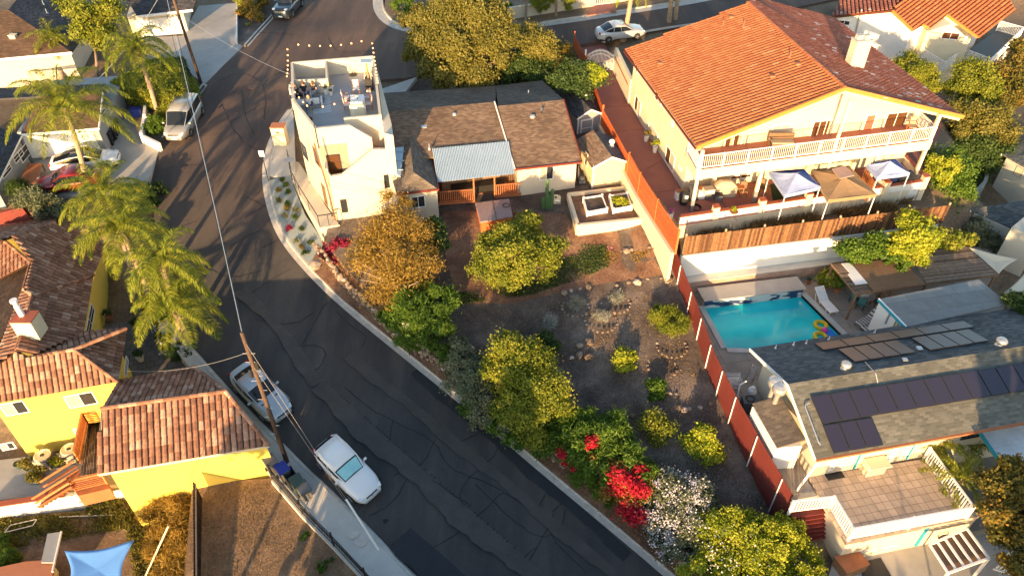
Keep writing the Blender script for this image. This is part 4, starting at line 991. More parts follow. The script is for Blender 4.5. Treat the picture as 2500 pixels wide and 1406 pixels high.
# deck
DZ = 2.3
dk = [at(a, b, DZ) for a, b in ((1975, 1164), (2254.7, 1120), (2392, 1260), (2066, 1326))]
m = MB(); m.slab([dk[3], dk[2], dk[1], dk[0]], .16, gd); m.build('deck_floor', M['deck_tile'], dh)
m = MB(); cc = sum(dk, Vector())/4; m.prism([(p.x, p.y) for p in [q.lerp(cc, .015) for q in dk]], .3, DZ-.16); m.build('deck_wall', M['stucco_white'], dh)
railing('deck_railing', dh, [at(a, b, DZ) for a, b in ((1926, 1251), (2024, 1239), (2070, 1317), (2357.7, 1263.6), (2254.7, 1121))], .98, .15, .055, posts=3.0, post_w=.12, top=.09)
m = MB(); p = at(2112, 1150, DZ); m.box(p+Vector((0, -.15, .45)), 1.0, .8, .9, gd); m.build('awning_box', M['stucco_white'], dh) if False else None
m = MB(); p = at(2035, 1156, DZ+.012); m.box(p, .95, .62, .02, gd, Vector((-gd.y, gd.x, 0))); tag(m.build('doormat', M['black_plastic']), 'black doormat lying before the french doors on the tiled deck', 'doormat')
# low covered box by the deck doors
m = MB(); p = at(2128, 1150, DZ); m.box(p+Vector((0, 0, .42)), 1.1, .55, .84, gd, Vector((-gd.y, gd.x, 0))); m.box(p+Vector((0, -.1, .86)), 1.2, .75, .06, gd, Vector((-gd.y, gd.x, 0)))
tag(bevel(m.build('storage_bench', M['stucco_cream']), .03), 'cream storage bench standing against the wall on the tiled deck', 'bench')
m = MB(); m.tube([ge0+Vector((.1, -.1, -.1)), at(1946, 1196, 2.3)], .06, 8); m.build('drain_pipe', M['trim_white'], dh)
wd_f, wd_b = onwall(2075, 1350, dk[3], dk[2]), onwall(2262, 1322, dk[3], dk[2])
win(dh, V2(dk[3], 0)+Vector((.1, .05, 0)), V2(dk[2], 0)+Vector((-.1, .05, 0)), (2100, 1348), (2190, 1328), 'garage_door', 1, 1, pane=M['stucco_cream'], norm=(0, -1, 0), depth=.04)
m = MB(); p = onwall(2256, 1300, dk[3], dk[2]); m.box(V2(p, 1.4)+Vector((0, -.02, 0)), .14, .05, 1.6); m.build('wall_trim', M['teal_trim'], dh)
# red timber landings and stairs left of the deck
ld = thing('timber_stair', 'weathered red timber landings and stair going down beside the tiled deck', 'stairs', at(1960, 1290, 1.2))
for pts, z_, mt in (([(1880, 1137), (1943, 1127), (1965, 1162), (1893, 1174)], 2.22, 'fence_red'), ([(1893, 1174), (1965, 1162), (1996, 1210), (1918, 1224)], 2.20, 'concrete'), ([(1918, 1226), (1997, 1212), (2003, 1228), (1924, 1244)], 2.0, 'fence_red')):
    m = MB(); m.prism([(p.x, p.y) for p in [at(a, b, z_) for a, b in pts]], 1.2, z_); m.build('landing', M[mt], ld)
for i in range(7):
    z_ = 1.9-i*.19; y0 = 1258+i*9; x0 = 1932+i*7
    a, b = at(x0, y0, z_), at(x0+82, y0-13, z_); m = MB(); m.bar(a, b, .34, .05, up=(0, 0, 1)); m.bar(a+Vector((0, 0, -.1)), b+Vector((0, 0, -.1)), .05, .18); m.build('step', M['fence_red'], ld)

# swimming pool
pool = thing('swimming_pool', 'rectangular swimming pool of turquoise water with painted end wall', 'pool', at(1880, 790, 2.3))
WZ = 2.06
wp = [at(a, b, WZ) for a, b in ((1716, 754), (1955, 725), (2068, 838), (1900, 862), (1772, 856))]
wl = wp[:]
m = MB(); m.add([p for p in wp], [(4, 3, 2, 1, 0)]); wo = m.build('water', None, pool); wo.data.materials.clear()
mm, n_, b_2 = mk('pool_water'); b_2.inputs['Specular IOR Level'].default_value = .22; b_2.inputs['Base Color'].default_value = (.035, .33, .37, 1); b_2.inputs['Roughness'].default_value = .08
tc = node(n_, 'ShaderNodeTexCoord'); nn = node(n_, 'ShaderNodeTexNoise', i_Scale=3, i_Detail=3); n_.links.new(tc.outputs['Object'], nn.inputs['Vector']); bb = node(n_, 'ShaderNodeBump', i_Strength=.12, i_Distance=.04); n_.links.new(nn.outputs[0], bb.inputs['Height']); n_.links.new(bb.outputs[0], b_2.inputs['Normal'])
n3 = node(n_, 'ShaderNodeTexNoise', i_Scale=.4, i_Detail=2); n_.links.new(tc.outputs['Object'], n3.inputs['Vector']); rr = ramp(n_, n3.outputs[0], [(.35, (.012, .50, .56)), (.65, (.04, .70, .72))]); n_.links.new(rr.outputs[0], b_2.inputs['Base Color'])
wo.data.materials.append(mm)
m = MB()
cop = [(1716, 754), (1955, 725), (2068, 838)]
for a, b in zip(wp, wp[1:]+wp[:1]):
    d = (b-a).normalized(); n = Vector((-d.y, d.x, 0)); c5 = sum(wp, Vector())/5
    if (c5-a).dot(n) > 0: n = -n
    m.bar(V2(a, 2.30)+n*.17, V2(b, 2.30)+n*.17, .34, .09)
m.build('coping', M['concrete_light'], pool)
m = MB(); a, b = V2(wp[0], 0), V2(wp[1], 0); d = (b-a).normalized(); n = Vector((-d.y, d.x, 0))
m.prism([(p.x, p.y) for p in (a, b, b+n*1.1, a+n*1.1)], 1.9, 2.82); m.build('raised_end', M['pavers'] if False else M['concrete_light'], pool)
mt_, nT, bT = mk('pool_mural'); tc = node(nT, 'ShaderNodeTexCoord'); mp_ = node(nT, 'ShaderNodeMapping'); mp_.inputs['Scale'].default_value = (.8, .8, 2.2); nT.links.new(tc.outputs['Object'], mp_.inputs[0]); no_ = node(nT, 'ShaderNodeTexNoise', i_Scale=1.1, i_Detail=3); nT.links.new(mp_.outputs[0], no_.inputs['Vector'])
r_ = ramp(nT, no_.outputs[0], [(.47, (.03, .05, .12)), (.49, (.55, .58, .56)), (.8, (.65, .67, .62))]); nT.links.new(r_.outputs[0], bT.inputs['Base Color']); bT.inputs['Roughness'].default_value = .4; MATS['pool_mural'] = mt_
m = MB(); q = (a+b)/2; m.box(V2(q, 2.42)-n*.012, (b-a).length, .02, .66, d, n); m.build('mural_tiles', mt_, pool)
m = MB(); m.box(V2(q, 2.85)+n*.5, (b-a).length+.2, 1.3, .06, d, n); m.build('end_cap', M['concrete'], pool)
def torus(name, c, R_, r_, mt, label, cat, seg=24, rs=8, grp=None):
    m = MB(); vs = []
    for i in range(seg):
        for j in range(rs):
            a, b = 2*math.pi*i/seg, 2*math.pi*j/rs; vs.append((c.x+(R_+r_*math.cos(b))*math.cos(a), c.y+(R_+r_*math.cos(b))*math.sin(a), c.z+r_*math.sin(b)))
    m.add(vs, [(i*rs+j, ((i+1) % seg)*rs+j, ((i+1) % seg)*rs+(j+1) % rs, i*rs+(j+1) % rs) for i in range(seg) for j in range(rs)])
    return tag(m.build(name, M[mt], smooth=True), label, cat, grp)
torus('swim_ring', at(2004, 794, WZ+.08), .34, .13, 'float_yellow', 'yellow swim ring floating beside the pink ball at the pool edge', 'swim ring')
torus('swim_ring', at(2003, 822, WZ+.08), .34, .13, 'float_yellow', 'yellow swim ring floating half hidden by the grey roof edge', 'swim ring')
c = at(2014, 806, WZ+.14); m = MB(); m.lathe(c, [(max(.001, .2*math.cos(a)), .2*math.sin(a)) for a in [R(x) for x in range(-90, 91, 18)]], 16); tag(m.build('beach_ball', M['ball_pink'], smooth=True), 'pink beach ball floating between the swim rings', 'ball')
m = MB(); m.bar(at(2014, 816, WZ+.06), at(2036, 812, WZ+.06), .55, .1); tag(bevel(m.build('pool_float', M['float_blue']), .04), 'small blue inflatable float by the pool edge', 'pool float')

# pink block retaining wall, white wall, brown board fence above the pool
def wallthing(name, label, cat, pts, z0, z1, th, mt, uvs=True):
    o = thing(name, label, cat, V2(pts[0], z0)); m = MB()
    for a, b in zip(pts, pts[1:]):
        a = V2(a, 0); b = V2(b, 0); d = (b-a).normalized(); n = Vector((-d.y, d.x, 0))*th; L = (b-a).length
        vs = [V2(a, z0), V2(b, z0), V2(b, z1), V2(a, z1), V2(a, z0)+n, V2(b, z0)+n, V2(b, z1)+n, V2(a, z1)+n]
        uv = [(0, z0), (L, z0), (L, z1), (0, z1), (0, z0), (L, z0), (L, z1+th), (0, z1+th)]
        m.add(vs, [(0, 1, 2, 3), (5, 4, 7, 6), (3, 2, 6, 7), (1, 5, 6, 2), (4, 0, 3, 7)], uvs=uv)
    m.build('wall', M[mt], o); return o
pA, pB = V2(at(1668, 716, 2.3), 0), V2(at(2060, 665, 2.3), 0); pd_ = (pB-pA).normalized(); pn = Vector((-pd_.y, pd_.x, 0))
o = wallthing('block_wall', 'low pink block retaining wall behind the swimming pool', 'wall', [pA-pd_*.2, pA+pd_*17], 2.0, 3.15, .5, 'block_pink')
m = MB(); m.bar(V2(pA-pd_*.2, 3.18)+pn*.3, V2(pA+pd_*17, 3.18)+pn*.3, .62, .06); m.build('cap', M['concrete_light'], o)
o = wallthing('retaining_wall', 'tall smooth white retaining wall below the brown board fence', 'wall', [pA+pn*.62-pd_*.3, pA+pn*.62+pd_*18], 2.8, 4.95, .25, 'stucco_bright')
fb = thing('board_fence', 'brown vertical board fence on top of the white retaining wall', 'fence', at(1650, 640, 4.95))
f0 = pA+pn*.75-pd_*.2; Lf = 18.6; nb = int(Lf/.145)
m = MB()
for i in range(nb):
    p = f0+pd_*((i+.5)*Lf/nb); h = 1.5+rnd.uniform(-.02, .02); m.box(V2(p, 4.93+h/2)+pn*rnd.uniform(-.006, .006), Lf/nb-.012, .02, h, pd_, pn, r=rnd.random())
m.build('boards', M['wood_brown'], fb)
for k in range(8):
    p = f0+pd_*(k*Lf/7.03+.05); m = MB(); m.box(V2(p, 5.75)+pn*.07, .09, .09, 1.7, pd_, pn); m.build('post', M['bark_pale'], fb)

# patio lattice covers by the pool
pg = thing('pergola', 'flat weathered pergola with slats and a brown sheet roof beside the pool', 'pergola', at(2100, 745, 2.28))
gz_ = 4.55
def slats(m, quad, n, w_, t, mtz=gz_, r=True):
    a, b, c, d = [at(x, y, mtz) for x, y in quad]          # a-b one side, d-c the other: slats run a->d ... b->c
    for i in range(n):
        t_ = (i+.5)/n; m.bar(a.lerp(b, t_), d.lerp(c, t_), w_, t, r=rnd.random())
m = MB(); slats(m, [(2218, 617), (2262, 692), (2437, 672), (2360, 602)], 30, .07, .05); m.build('slat_roof', M['wood_gray'], pg); m = MB(); slats(m, [(2030, 645), (2088, 717), (2125, 710), (2068, 641)], 22, .06, .05); m.build('slat_roof', M['wood_gray'], pg)
m = MB(); m.slab([at(a, b, gz_+.06) for a, b in ((2080, 643), (2198, 630), (2260, 694), (2134, 710))][::-1], .05); m.build('sheet_roof', M['bronze_fabric'], pg)
m = MB(); m.slab([at(a, b, gz_+.09) for a, b in ((2054, 643), (2076, 641), (2118, 691), (2089, 695), (2070, 669), (2075, 667))][::-1], .03); m.build('white_panel', M['metal_white'], pg)
m = MB()
for a, b in (((2030, 645), (2090, 718)), ((2090, 718), (2262, 694)), ((2262, 692), (2437, 672)), ((2437, 672), (2360, 602)), ((2030, 645), (2360, 602))): m.bar(at(*a, gz_-.1), at(*b, gz_-.1), .09, .16)
for a, b in ((2092, 716), (2180, 705), (2262, 690), (2430, 672), (2360, 604), (2034, 646)): p = at(a, b, gz_-.1); m.bar(V2(p, 2.2), p, .11)
m.build('frame', M['bronze_fabric'], pg)
def sail(name, label, px_c, z, mt, sag=.22, cat='shade sail'):
    P = [at(a, b, zz) for (a, b), zz in zip(px_c, z if isinstance(z, (list, tuple)) else [z]*len(px_c))]
    m = MB(); n = 14; c = sum(P, Vector())/len(P); k = len(P)
    edge = []
    for i in range(k):
        a, b = P[i], P[(i+1) % k]
        for j in range(n):
            t = j/n; p = a.lerp(b, t); s_ = 4*t*(1-t); edge.append(p.lerp(c, sag*s_*.55))
    rings = 6; vs = []
    for r_i in range(rings):
        f = r_i/rings
        for p in edge: q = p.lerp(c, f); vs.append((q.x, q.y, q.z-.25*math.sin(f*1.4)*.5))
    vs.append((c.x, c.y, c.z-.13)); E_ = len(edge)
    fs = [(r_i*E_+j, r_i*E_+(j+1) % E_, (r_i+1)*E_+(j+1) % E_, (r_i+1)*E_+j) for r_i in range(rings-1) for j in range(E_)]+[((rings-1)*E_+j, (rings-1)*E_+(j+1) % E_, len(vs)-1) for j in range(E_)]
    m.add(vs, fs); o = m.build(name, M[mt], smooth=True); so2 = o.modifiers.new('s', 'SOLIDIFY'); so2.thickness = .015; return tag(o, label, cat)
sail('shade_sail', 'sand coloured triangular shade sail at the end of the pergola', [(2362, 602), (2484, 633), (2436, 672)], [4.6, 4.6, 4.3], 'sail_sand')
sail('shade_sail', 'sand coloured shade sail at the right edge below the grey wall', [(2450, 716), (2515, 650), (2560, 700), (2515, 736)], 4.0, 'sail_sand')
sail('shade_sail', 'bright blue shade sail stretched over the lower left yard', [(157, 1344), (328, 1317), (300, 1440), (160, 1450)], [-1.2, -.9, -1.5, -1.5], 'sail_blue', .35)
# side carport roof, trellis, picket gate
cp_ = thing('carport', 'pale flat carport roof with teal edge at the right of the tiled deck', 'carport', at(2458, 1200, 1.0))
q = [at(a, b, 3.9) for a, b in ((2393, 1053), (2560, 1020), (2600, 1130), (2462, 1152))]
m = MB(); m.slab(q[::-1], .08, gd); m.build('roof_panel', M['white_panel'], cp_)
m = MB(); m.bar(q[0]+Vector((0, 0, -.08)), q[3]+Vector((0, 0, -.08)), .07, .2); m.build('fascia', M['teal_trim'], cp_)
m = MB(); m.bar(V2(q[3], 1.0), q[3]+Vector((0, 0, -.1)), .12); m.build('post', M['trim_white'], cp_)
tr = thing('trellis', 'white slatted trellis frame over the lower court beside the garage door', 'trellis', at(2315, 1400, .45))
q = [at(a, b, 2.2) for a, b in ((2270, 1329), (2360, 1289), (2414, 1362), (2315, 1398))]
m = MB()
for i in range(6): t_ = i/5; m.bar(q[0].lerp(q[1], t_), q[3].lerp(q[2], t_), .11, .07)
m.bar(q[0], q[1], .1, .1); m.bar(q[3], q[2], .1, .1); m.build('slats', M['rail_white'], tr)
for p in (q[2], q[3]): m = MB(); m.bar(V2(p, .45), p, .1); m.build('post', M['rail_white'], tr)
m = MB(); m.slab([p-Vector((0, 0, .12)) for p in (q[3], q[2], q[1], q[0])], .02); m.build('dark_sheet', M['bronze_fabric'], tr)  # dark brown sheet close under the slats
gt = thing('picket_gate', 'white arched picket gate at the lower right corner of the court', 'gate', at(2455, 1400, .5))
for i in range(6):
    p = at(2432+i*8, 1388+i*3, .5); m = MB(); m.box(p+Vector((0, 0, .8)), .1, .04, 1.5+.2*math.sin(i)); m.build('picket', M['rail_white'], gt)
m = MB(); m.bar(at(2425, 1388, 1.0), at(2476, 1404, 1.0), .05, .08); m.bar(at(2425, 1388, 1.7), at(2476, 1404, 1.7), .05, .08); m.build('crossbar', M['rail_white'], gt)
# ================================================================ NEIGHBOURS ON THE RIGHT
def simple_house(name, label, roofpolys, wallpts, z0, z1, wm, edir=None):
    o = thing(name, label, 'house', V2(at(*wallpts[0], z0), z0))
    for poly, mt in roofpolys:
        P = [at(a, b, z) for a, b, z in poly]; shingle_roof('roof', o, P[::-1], (P[1]-P[0]), M[mt])
        m = MB()
        for i in range(len(P)-1): m.bar(P[i]+Vector((0, 0, -.12)), P[i+1]+Vector((0, 0, -.12)), .05, .16)
        m.build('fascia', M['trim_white'], o)
    W = [at(a, b, z1) for a, b in wallpts]; walls('wall', o, [V2(p, 0) for p in W], z0, z1, M[wm]); return o, W
o, W = simple_house('grey_house', 'grey stucco house with grey shingle roof at the upper right edge', [([(2446, 375, 4.6), (2500, 348, 4.9), (2620, 380, 5.6), (2560, 440, 4.6)], 'shingle_slate')], [(2458, 385), (2580, 372), (2700, 480), (2560, 445)], .8, 4.4, 'stucco_sage')
win(o, V2(W[0], 0), V2(W[3], 0), (2475, 425), (2502, 415), 'window', 1, 1, fr=M['stucco_gray'], pane=M['curtain'], norm=(-1, -1, 0))
o, W = simple_house('grey_house', 'grey stucco house with blue grey roof and tall wall behind the pergola', [([(2370, 512, 3.6), (2440, 498, 4.2), (2560, 482, 4.6), (2560, 530, 4.3), (2478, 560, 3.6)], 'shingle_slate')], [(2378, 520), (2540, 500), (2560, 600), (2476, 565)], .3, 3.5, 'stucco_sage')
win(o, V2(W[0], 0), V2(W[3], 0), (2400, 585), (2424, 560), 'window', 1, 1, norm=(-1, -1, 0))
m = MB(); m.prism([(p.x, p.y) for p in [at(a, b, 5.2) for a, b in ((2470, 555), (2500, 530), (2560, 540), (2540, 590))]], .3, 5.2); m.build('tall_wall', M['stucco_sage'], o)
o = thing('garden_wall', 'pale stucco retaining wall curving beside the dark hedge on the right', 'wall', at(2335, 500, 1.5)); m = MB()
gp_ = [at(a, b, 2.6) for a, b in ((2338, 502), (2375, 480), (2402, 450), (2410, 425), (2412, 405), (2448, 398))]
for a, b in zip(gp_, gp_[1:]): m.bar(V2(a, 2.0), V2(b, 2.0), .25, 1.8)
m.build('wall', M['stucco_gray'], o)

# ================================================================ WHITE HOUSE, TOP RIGHT
wh = thing('white_house', 'white house with orange tile roofs and white railed decks at the top right', 'house', at(2190, 135, 5.0))
R1 = [(2178, 28, 9.3), (2228, 76, 8.3), (2252, 62, 8.6), (2268, 70, 8.4), (2311, 38, 9.1), (2387, 93, 8.0), (2478, 27, 8.0), (2440, -50, 9.6), (2245, -50, 10.2)]
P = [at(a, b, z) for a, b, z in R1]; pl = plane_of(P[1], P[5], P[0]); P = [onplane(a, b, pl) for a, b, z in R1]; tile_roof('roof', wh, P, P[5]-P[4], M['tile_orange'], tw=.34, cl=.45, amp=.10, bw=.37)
for i in (0, 2, 4): m = MB(); m.bar(P[i]+Vector((0, 0, .03)), P[i+1]+Vector((0, 0, .03)), .16, .22); m.build('gable_tile_edge', M['orange_trim'], wh)
P2 = [at(a, b, z) for a, b, z in [(2030, 42, 8.2), (2178, 28, 9.3), (2245, -50, 10.2), (2080, -50, 8.6)]]; tile_roof('roof', wh, P2, P2[1]-P2[0], M['tile_orange_dim'], tw=.34, cl=.45, amp=.08, bw=.37)
m = MB(); m.bar(P2[0]+Vector((0, 0, .02)), P2[1]+Vector((0, 0, .02)), .2, .2); m.build('eave_tiles', M['tile_orange'], wh)
wz = 4.2
fp = [at(2044, 48, 8.0), at(2166, 36, 8.9), at(2222, 84, 8.0), at(2250, 74, 8.0)]
fo = [V2(P2[0], 0)+Vector((.6, .2, 0)), V2(P[0], 0)+Vector((.1, .6, 0)), V2(P[1], 0)+Vector((.2, .5, 0)), V2(P[2], 0)+Vector((-.2, .6, 0)), V2(P[6], 0)+Vector((-1.5, 1.5, 0)), V2(P[7], 0), V2(P2[3], 0)]
m = MB(); m.prism([(p.x, p.y) for p in fo], wz, [8.0, 9.0, 8.1, 8.2, 7.8, 9.2, 8.2]); m.build('wall', M['stucco_cool'], wh)
ga = [V2(P[3], 0)+Vector((.1, .3, 0)), V2(P[4], 0)+Vector((0, .35, 0)), V2(P[5], 0)+Vector((-.3, .4, 0))]
m = MB(); m.prism([(p.x, p.y) for p in (ga[0], ga[2], ga[2]+Vector((2.5, 5, 0)), ga[0]+Vector((0, 5, 0)))], wz, [8.1, 7.7, 7.7, 8.1])
vs = [V2(ga[0], 8.0), V2(ga[2], 7.6), V2(ga[0].lerp(ga[2], .45), 8.9)]; m.add(vs+[v+Vector((0, 3, 0)) for v in vs], [(0, 1, 2), (5, 4, 3), (0, 2, 5, 3), (2, 1, 4, 5)]); m.build('gable_wall', M['stucco_cream'], wh)
win(wh, ga[0], ga[2], (2297, 94), (2344, 82), 'window', 2, 1, pane=M['glass_warm'], norm=(0, -1, 0)); win(wh, ga[0], ga[2], (2352, 106), (2362, 90), 'window', 1, 1, pane=M['glass_warm'], norm=(0, -1, 0))
win(wh, fo[0], fo[1], (2046, 60), (2076, 52), 'window', 2, 1, pane=M['glass_dark'], norm=(0, -1, 0))
win(wh, fo[2], fo[3], (2232, 120), (2252, 82), 'door', 1, 1, pane=M['glass_warm'], norm=(0, -1, 0))
m = MB(); a = onwall(2102, 22, fo[0], fo[1]); b = onwall(2087, 82, fo[0], fo[1]); m.tube([a+Vector((0, -.2, 0)), onwall(2092, 60, fo[0], fo[1])+Vector((0, -.2, 0)), b+Vector((0, -.2, 0))], .08, 8); m.build('flue_pipe', M['galv'], wh)
z1 = 5.4
d1 = [at(a, b, z1) for a, b in ((2224, 132), (2297, 178), (2345, 142), (2265, 112))]; m = MB(); m.prism([(p.x, p.y) for p in d1], 3.5, z1); m.build('lower_deck', M['stucco_cream'], wh); railing('deck_railing', wh, d1[:3], 1.0, .14, .05, posts=3)
z1 = 5.6
d2 = [at(a, b, z1) for a, b in ((2340, 142), (2408, 170), (2488, 92), (2432, 76), (2380, 112))]; m = MB(); m.prism([(p.x, p.y) for p in d2], z1-.25, z1); m.build('upper_deck', M['black_plastic'], wh); railing('deck_railing', wh, [d2[0], d2[1], d2[2], d2[3]], 1.0, .14, .05, posts=3)
for p in (d2[1], d2[2], d2[1].lerp(d2[2], .6)): m = MB(); m.bar(V2(p, 2.5), V2(p, z1-.2), .2); m.build('deck_post', M['stucco_cool'], wh)
# low roofs and wall on the far street side, partly above the frame
fw = thing('street_wall', 'long white wall of the property across the upper street', 'wall', at(1270, 44, 6.6)); m = MB(); q0, q1, q2, q3 = [at(a, b, 6.6) for a, b in ((1240, 50), (1450, 18), (1493, 12), (1700, -25))]
for a, b in ((q0, q1), (q2, q3)): m.bar(V2(a, 7.1), V2(b, 7.1), .3, 1.5)
m.build('wall', M['stucco_white'], fw)
m = MB(); a, b = q1, q2; n = 9
for i in range(n): p = a.lerp(b, (i+.5)/n); m.bar(V2(p, 6.5), V2(p, 7.9), .06)
m.bar(V2(a, 7.8), V2(b, 7.8), .07); m.bar(V2(a, 6.8), V2(b, 6.8), .07); tag(m.build('iron_gate', M['rail_white']), 'white barred gate in the wall across the upper street', 'gate')
# ================================================================ LEFT SIDE: YELLOW HOUSE, GARAGE
def ry(): return rnd.random()
yh = thing('yellow_house', 'yellow stucco house with brown barrel tile roofs and square chimney at left edge', 'house', at(188, 1076, -2))
def troof(pts, ei, ej, mt='tile_mixed', tw=.30, cl=.43, parent=None, amp=.075, k=2):
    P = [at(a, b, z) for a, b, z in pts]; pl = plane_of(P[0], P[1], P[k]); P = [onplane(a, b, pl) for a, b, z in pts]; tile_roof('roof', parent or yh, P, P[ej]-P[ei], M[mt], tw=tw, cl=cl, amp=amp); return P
F1 = troof([(-40, 990, 3.1), (287, 932, 3.1), (181, 853, 4.7), (66, 874, 4.5), (31, 853, 4.9), (-20, 895, 4.5)], 0, 1)
F2 = troof([(287, 932, 3.1), (308, 802, 4.1), (181, 853, 4.7)], 0, 1) if False else None
Bk = troof([(181, 853, 4.7), (308, 802, 4.7), (200, 812, 3.4), (80, 868, 3.7)], 0, 1)
Rt = troof([(287, 932, 3.1), (299, 862, 3.1), (308, 802, 4.7), (181, 853, 4.7)], 0, 1, k=3)
C1 = troof([(203, 813, 3.4), (228, 672, 3.4), (80, 721, 5.2), (40, 853, 5.1), (90, 862, 4.2)], 0, 1)
C2 = troof([(228, 672, 3.4), (262, 592, 3.4), (130, 546, 5.0), (30, 575, 5.2), (78, 640, 5.2), (60, 706, 5.2), (80, 721, 5.2)], 0, 1, k=6)
N1 = troof([(0, 552, 3.6), (128, 532, 3.6), (134, 547, 5.0), (5, 585, 5.2), (-20, 590, 5.2)], 0, 1)
L1_ = troof([(-20, 690, 3.9), (75, 641, 5.1), (6, 584, 5.2), (-20, 588, 5.2)], 0, 1)
S1 = troof([(57, 707, 5.1), (80, 722, 5.2), (42, 853, 5.1), (-30, 905, 4.3), (0, 852, 4.3)], 4, 0)
m = MB()
P = lambda a, b, z: at(a, b, z+.05)
for a, b in (((181, 853, 4.7), (287, 932, 3.15)), ((181, 853, 4.7), (308, 802, 4.7)), ((181, 853, 4.7), (66, 874, 4.5)), ((66, 874, 4.5), (31, 853, 4.9)), ((31, 853, 4.9), (-20, 895, 4.5)), ((80, 722, 5.2), (228, 672, 3.5)), ((80, 722, 5.2), (40, 853, 5.1)),
             ((58, 706, 5.2), (80, 722, 5.2)), ((75, 641, 5.2), (6, 584, 5.2)), ((75, 641, 5.2), (58, 706, 5.2)), ((5, 584, 5.2), (134, 547, 5.0))): caps(m, P(*a), P(*b), .11)
m.build('ridge_cap', M['tile_mixed'], yh)
m = MB(); m.slab([at(a, b, 4.0) for a, b in ((-30, 690), (68, 645), (58, 706), (-30, 900))][::-1], .1); m.build('flat_roof', M['shingle_cocoa'], yh)
ya, yb = V2(at(-40, 1134, -2), 0), V2(at(250, 1061, -2), 0)
ya = V2(F1[0], 0)+Vector((0, .45, 0)); yb = V2(F1[1], 0)+Vector((-.35, .4, 0)); yc = V2(at(298, 840, 3.3), 0)+Vector((-.3, 0, 0)); 
m = MB(); m.prism([(p.x, p.y) for p in (ya, yb, yc, V2(at(195, 820, 3.3), 0), V2(at(222, 680, 3.3), 0), V2(at(245, 600, 3.3), 0), V2(at(0, 560, 3.3), 0))], -2.1, 2.98); m.build('wall', M['stucco_yellow'], yh)
for p0, p1 in (((17, 1014), (55, 977)), ((172, 995), (224, 955)), ((190, 1065), (213, 1040)), ((8, 1098), (30, 1078))):
    win(yh, ya, yb, p0, p1, 'window', 2, 1, fr=M['trim_white'], norm=(0, -1, 0), curtain=[(0, .5)])
win(yh, V2(at(195, 820, 3.3), 0), V2(at(222, 680, 3.3), 0), (208, 812), (230, 758), 'window', 2, 2, norm=(1, 0, 0)); win(yh, yb, yc, (302, 912), (312, 880), 'window', 1, 2, norm=(1, 0, 0))
cq = at(82, 812, 5.0); m = MB(); m.box(cq+Vector((0, 0, .55)), 1.15, .95, 1.3); co = m.build('chimney', M['stucco_cream'], yh)
m = MB(); m.box(cq+Vector((0, 0, 1.23)), 1.2, 1.0, .06); m.build('chimney_cap', M['red_cap'], co); m = MB(); m.lathe(cq+Vector((-.15, .1, 1.25)), [(.16, 0), (.16, .7), (.13, .72), (.13, 1.0), (.2, 1.02), (.2, 1.15)], 12); m.build('flue', M['metal_white'], co)
# garage by the road
yg = thing('garage', 'yellow stucco garage with red brown barrel tile hip roof beside the dry slope', 'garage', at(664, 1161, -.2))
def groof(pts, i, j): return troof(pts, i, j, parent=yg, tw=.31, cl=.46, amp=.08)
G1 = groof([(238, 1157, 2.5), (656, 1087, 2.5), (551, 957, 4.2), (247, 999, 4.2)], 0, 1)
G2 = groof([(551, 957, 4.2), (472, 896, 2.6), (293, 929, 2.6), (247, 999, 4.2)], 1, 2)
G3 = groof([(656, 1087, 2.5), (472, 896, 2.6), (551, 957, 4.2)], 0, 1)
m = MB()
for a, b in ((G1[3], G1[2]), (G1[2], G1[1]), (G1[2], G2[1])): caps(m, a+Vector((0, 0, .06)), b+Vector((0, 0, .06)), .12, .42)
m.build('ridge_cap', M['tile_mixed'], yg)
ga_, gb_ = V2(G1[0], 0)+Vector((.35, .35, 0)), V2(G1[1], 0)+Vector((-.3, .35, 0)); gc_ = V2(G2[1], 0)+Vector((-.25, -.3, 0)); gd_ = V2(G2[2], 0)+Vector((.1, -.4, 0))
m = MB(); m.prism([(p.x, p.y) for p in (ga_, gb_, gc_, gd_)], -3.4, 2.4); m.build('wall', M['stucco_yellow'], yg)
m = MB(); gx = (G1[1]-G1[0]).normalized(); m.bar(G1[0]+Vector((0, .05, -.1)), G1[1]+Vector((0, .05, -.1)), .1, .16); m.bar(G1[0]+Vector((.03, 0, -.1)), G1[3]+Vector((.03, 0, -.1)), .08, .16); m.build('fascia', M['stucco_tan'], yg)
gwl = V2(G1[3], 3.9)+Vector((.2, 0, 0)); m = MB(); m.add([V2(ga_, 2.35), V2(gd_, 2.35), gwl+Vector((.15, 0, 0)), V2(ga_, 2.35)+Vector((.3, 0, 0))], [(0, 2, 1)]); m.build('gable_end', M['stucco_yellow'], yg)

# courtyard: block wall, timber stair and landing, condensers, planters
o = wallthing('block_wall', 'white painted block wall with red cap along the lower left courtyard', 'wall', [at(-40, 1238, -1.75), at(175, 1206, -1.6), at(300, 1180, -1.5)], -3.9, -1.75, .25, 'block_white')
m = MB()
for a, b in ((at(-40, 1236, -1.7), at(158, 1206, -1.7)),): m.bar(a, b, .36, .07)
m.build('cap', M['red_cap'], o)
ts = thing('timber_stair', 'orange timber landing and stair against the left side of the yellow garage', 'stairs', at(200, 1180, -2))
lz = -.3
lp_ = [at(a, b, lz) for a, b in ((198, 1120), (243, 1100), (246, 1030), (212, 1028))]
m = MB(); q = [at(a, b, lz) for a, b in ((196, 1160), (245, 1158), (247, 1030), (215, 1035))]
for i in range(12): t_ = (i+.5)/12; m.bar(q[0].lerp(q[1], t_), q[3].lerp(q[2], t_), .12, .05, r=rnd.random())
m.build('landing', M['wood_gray'], ts)
m = MB()
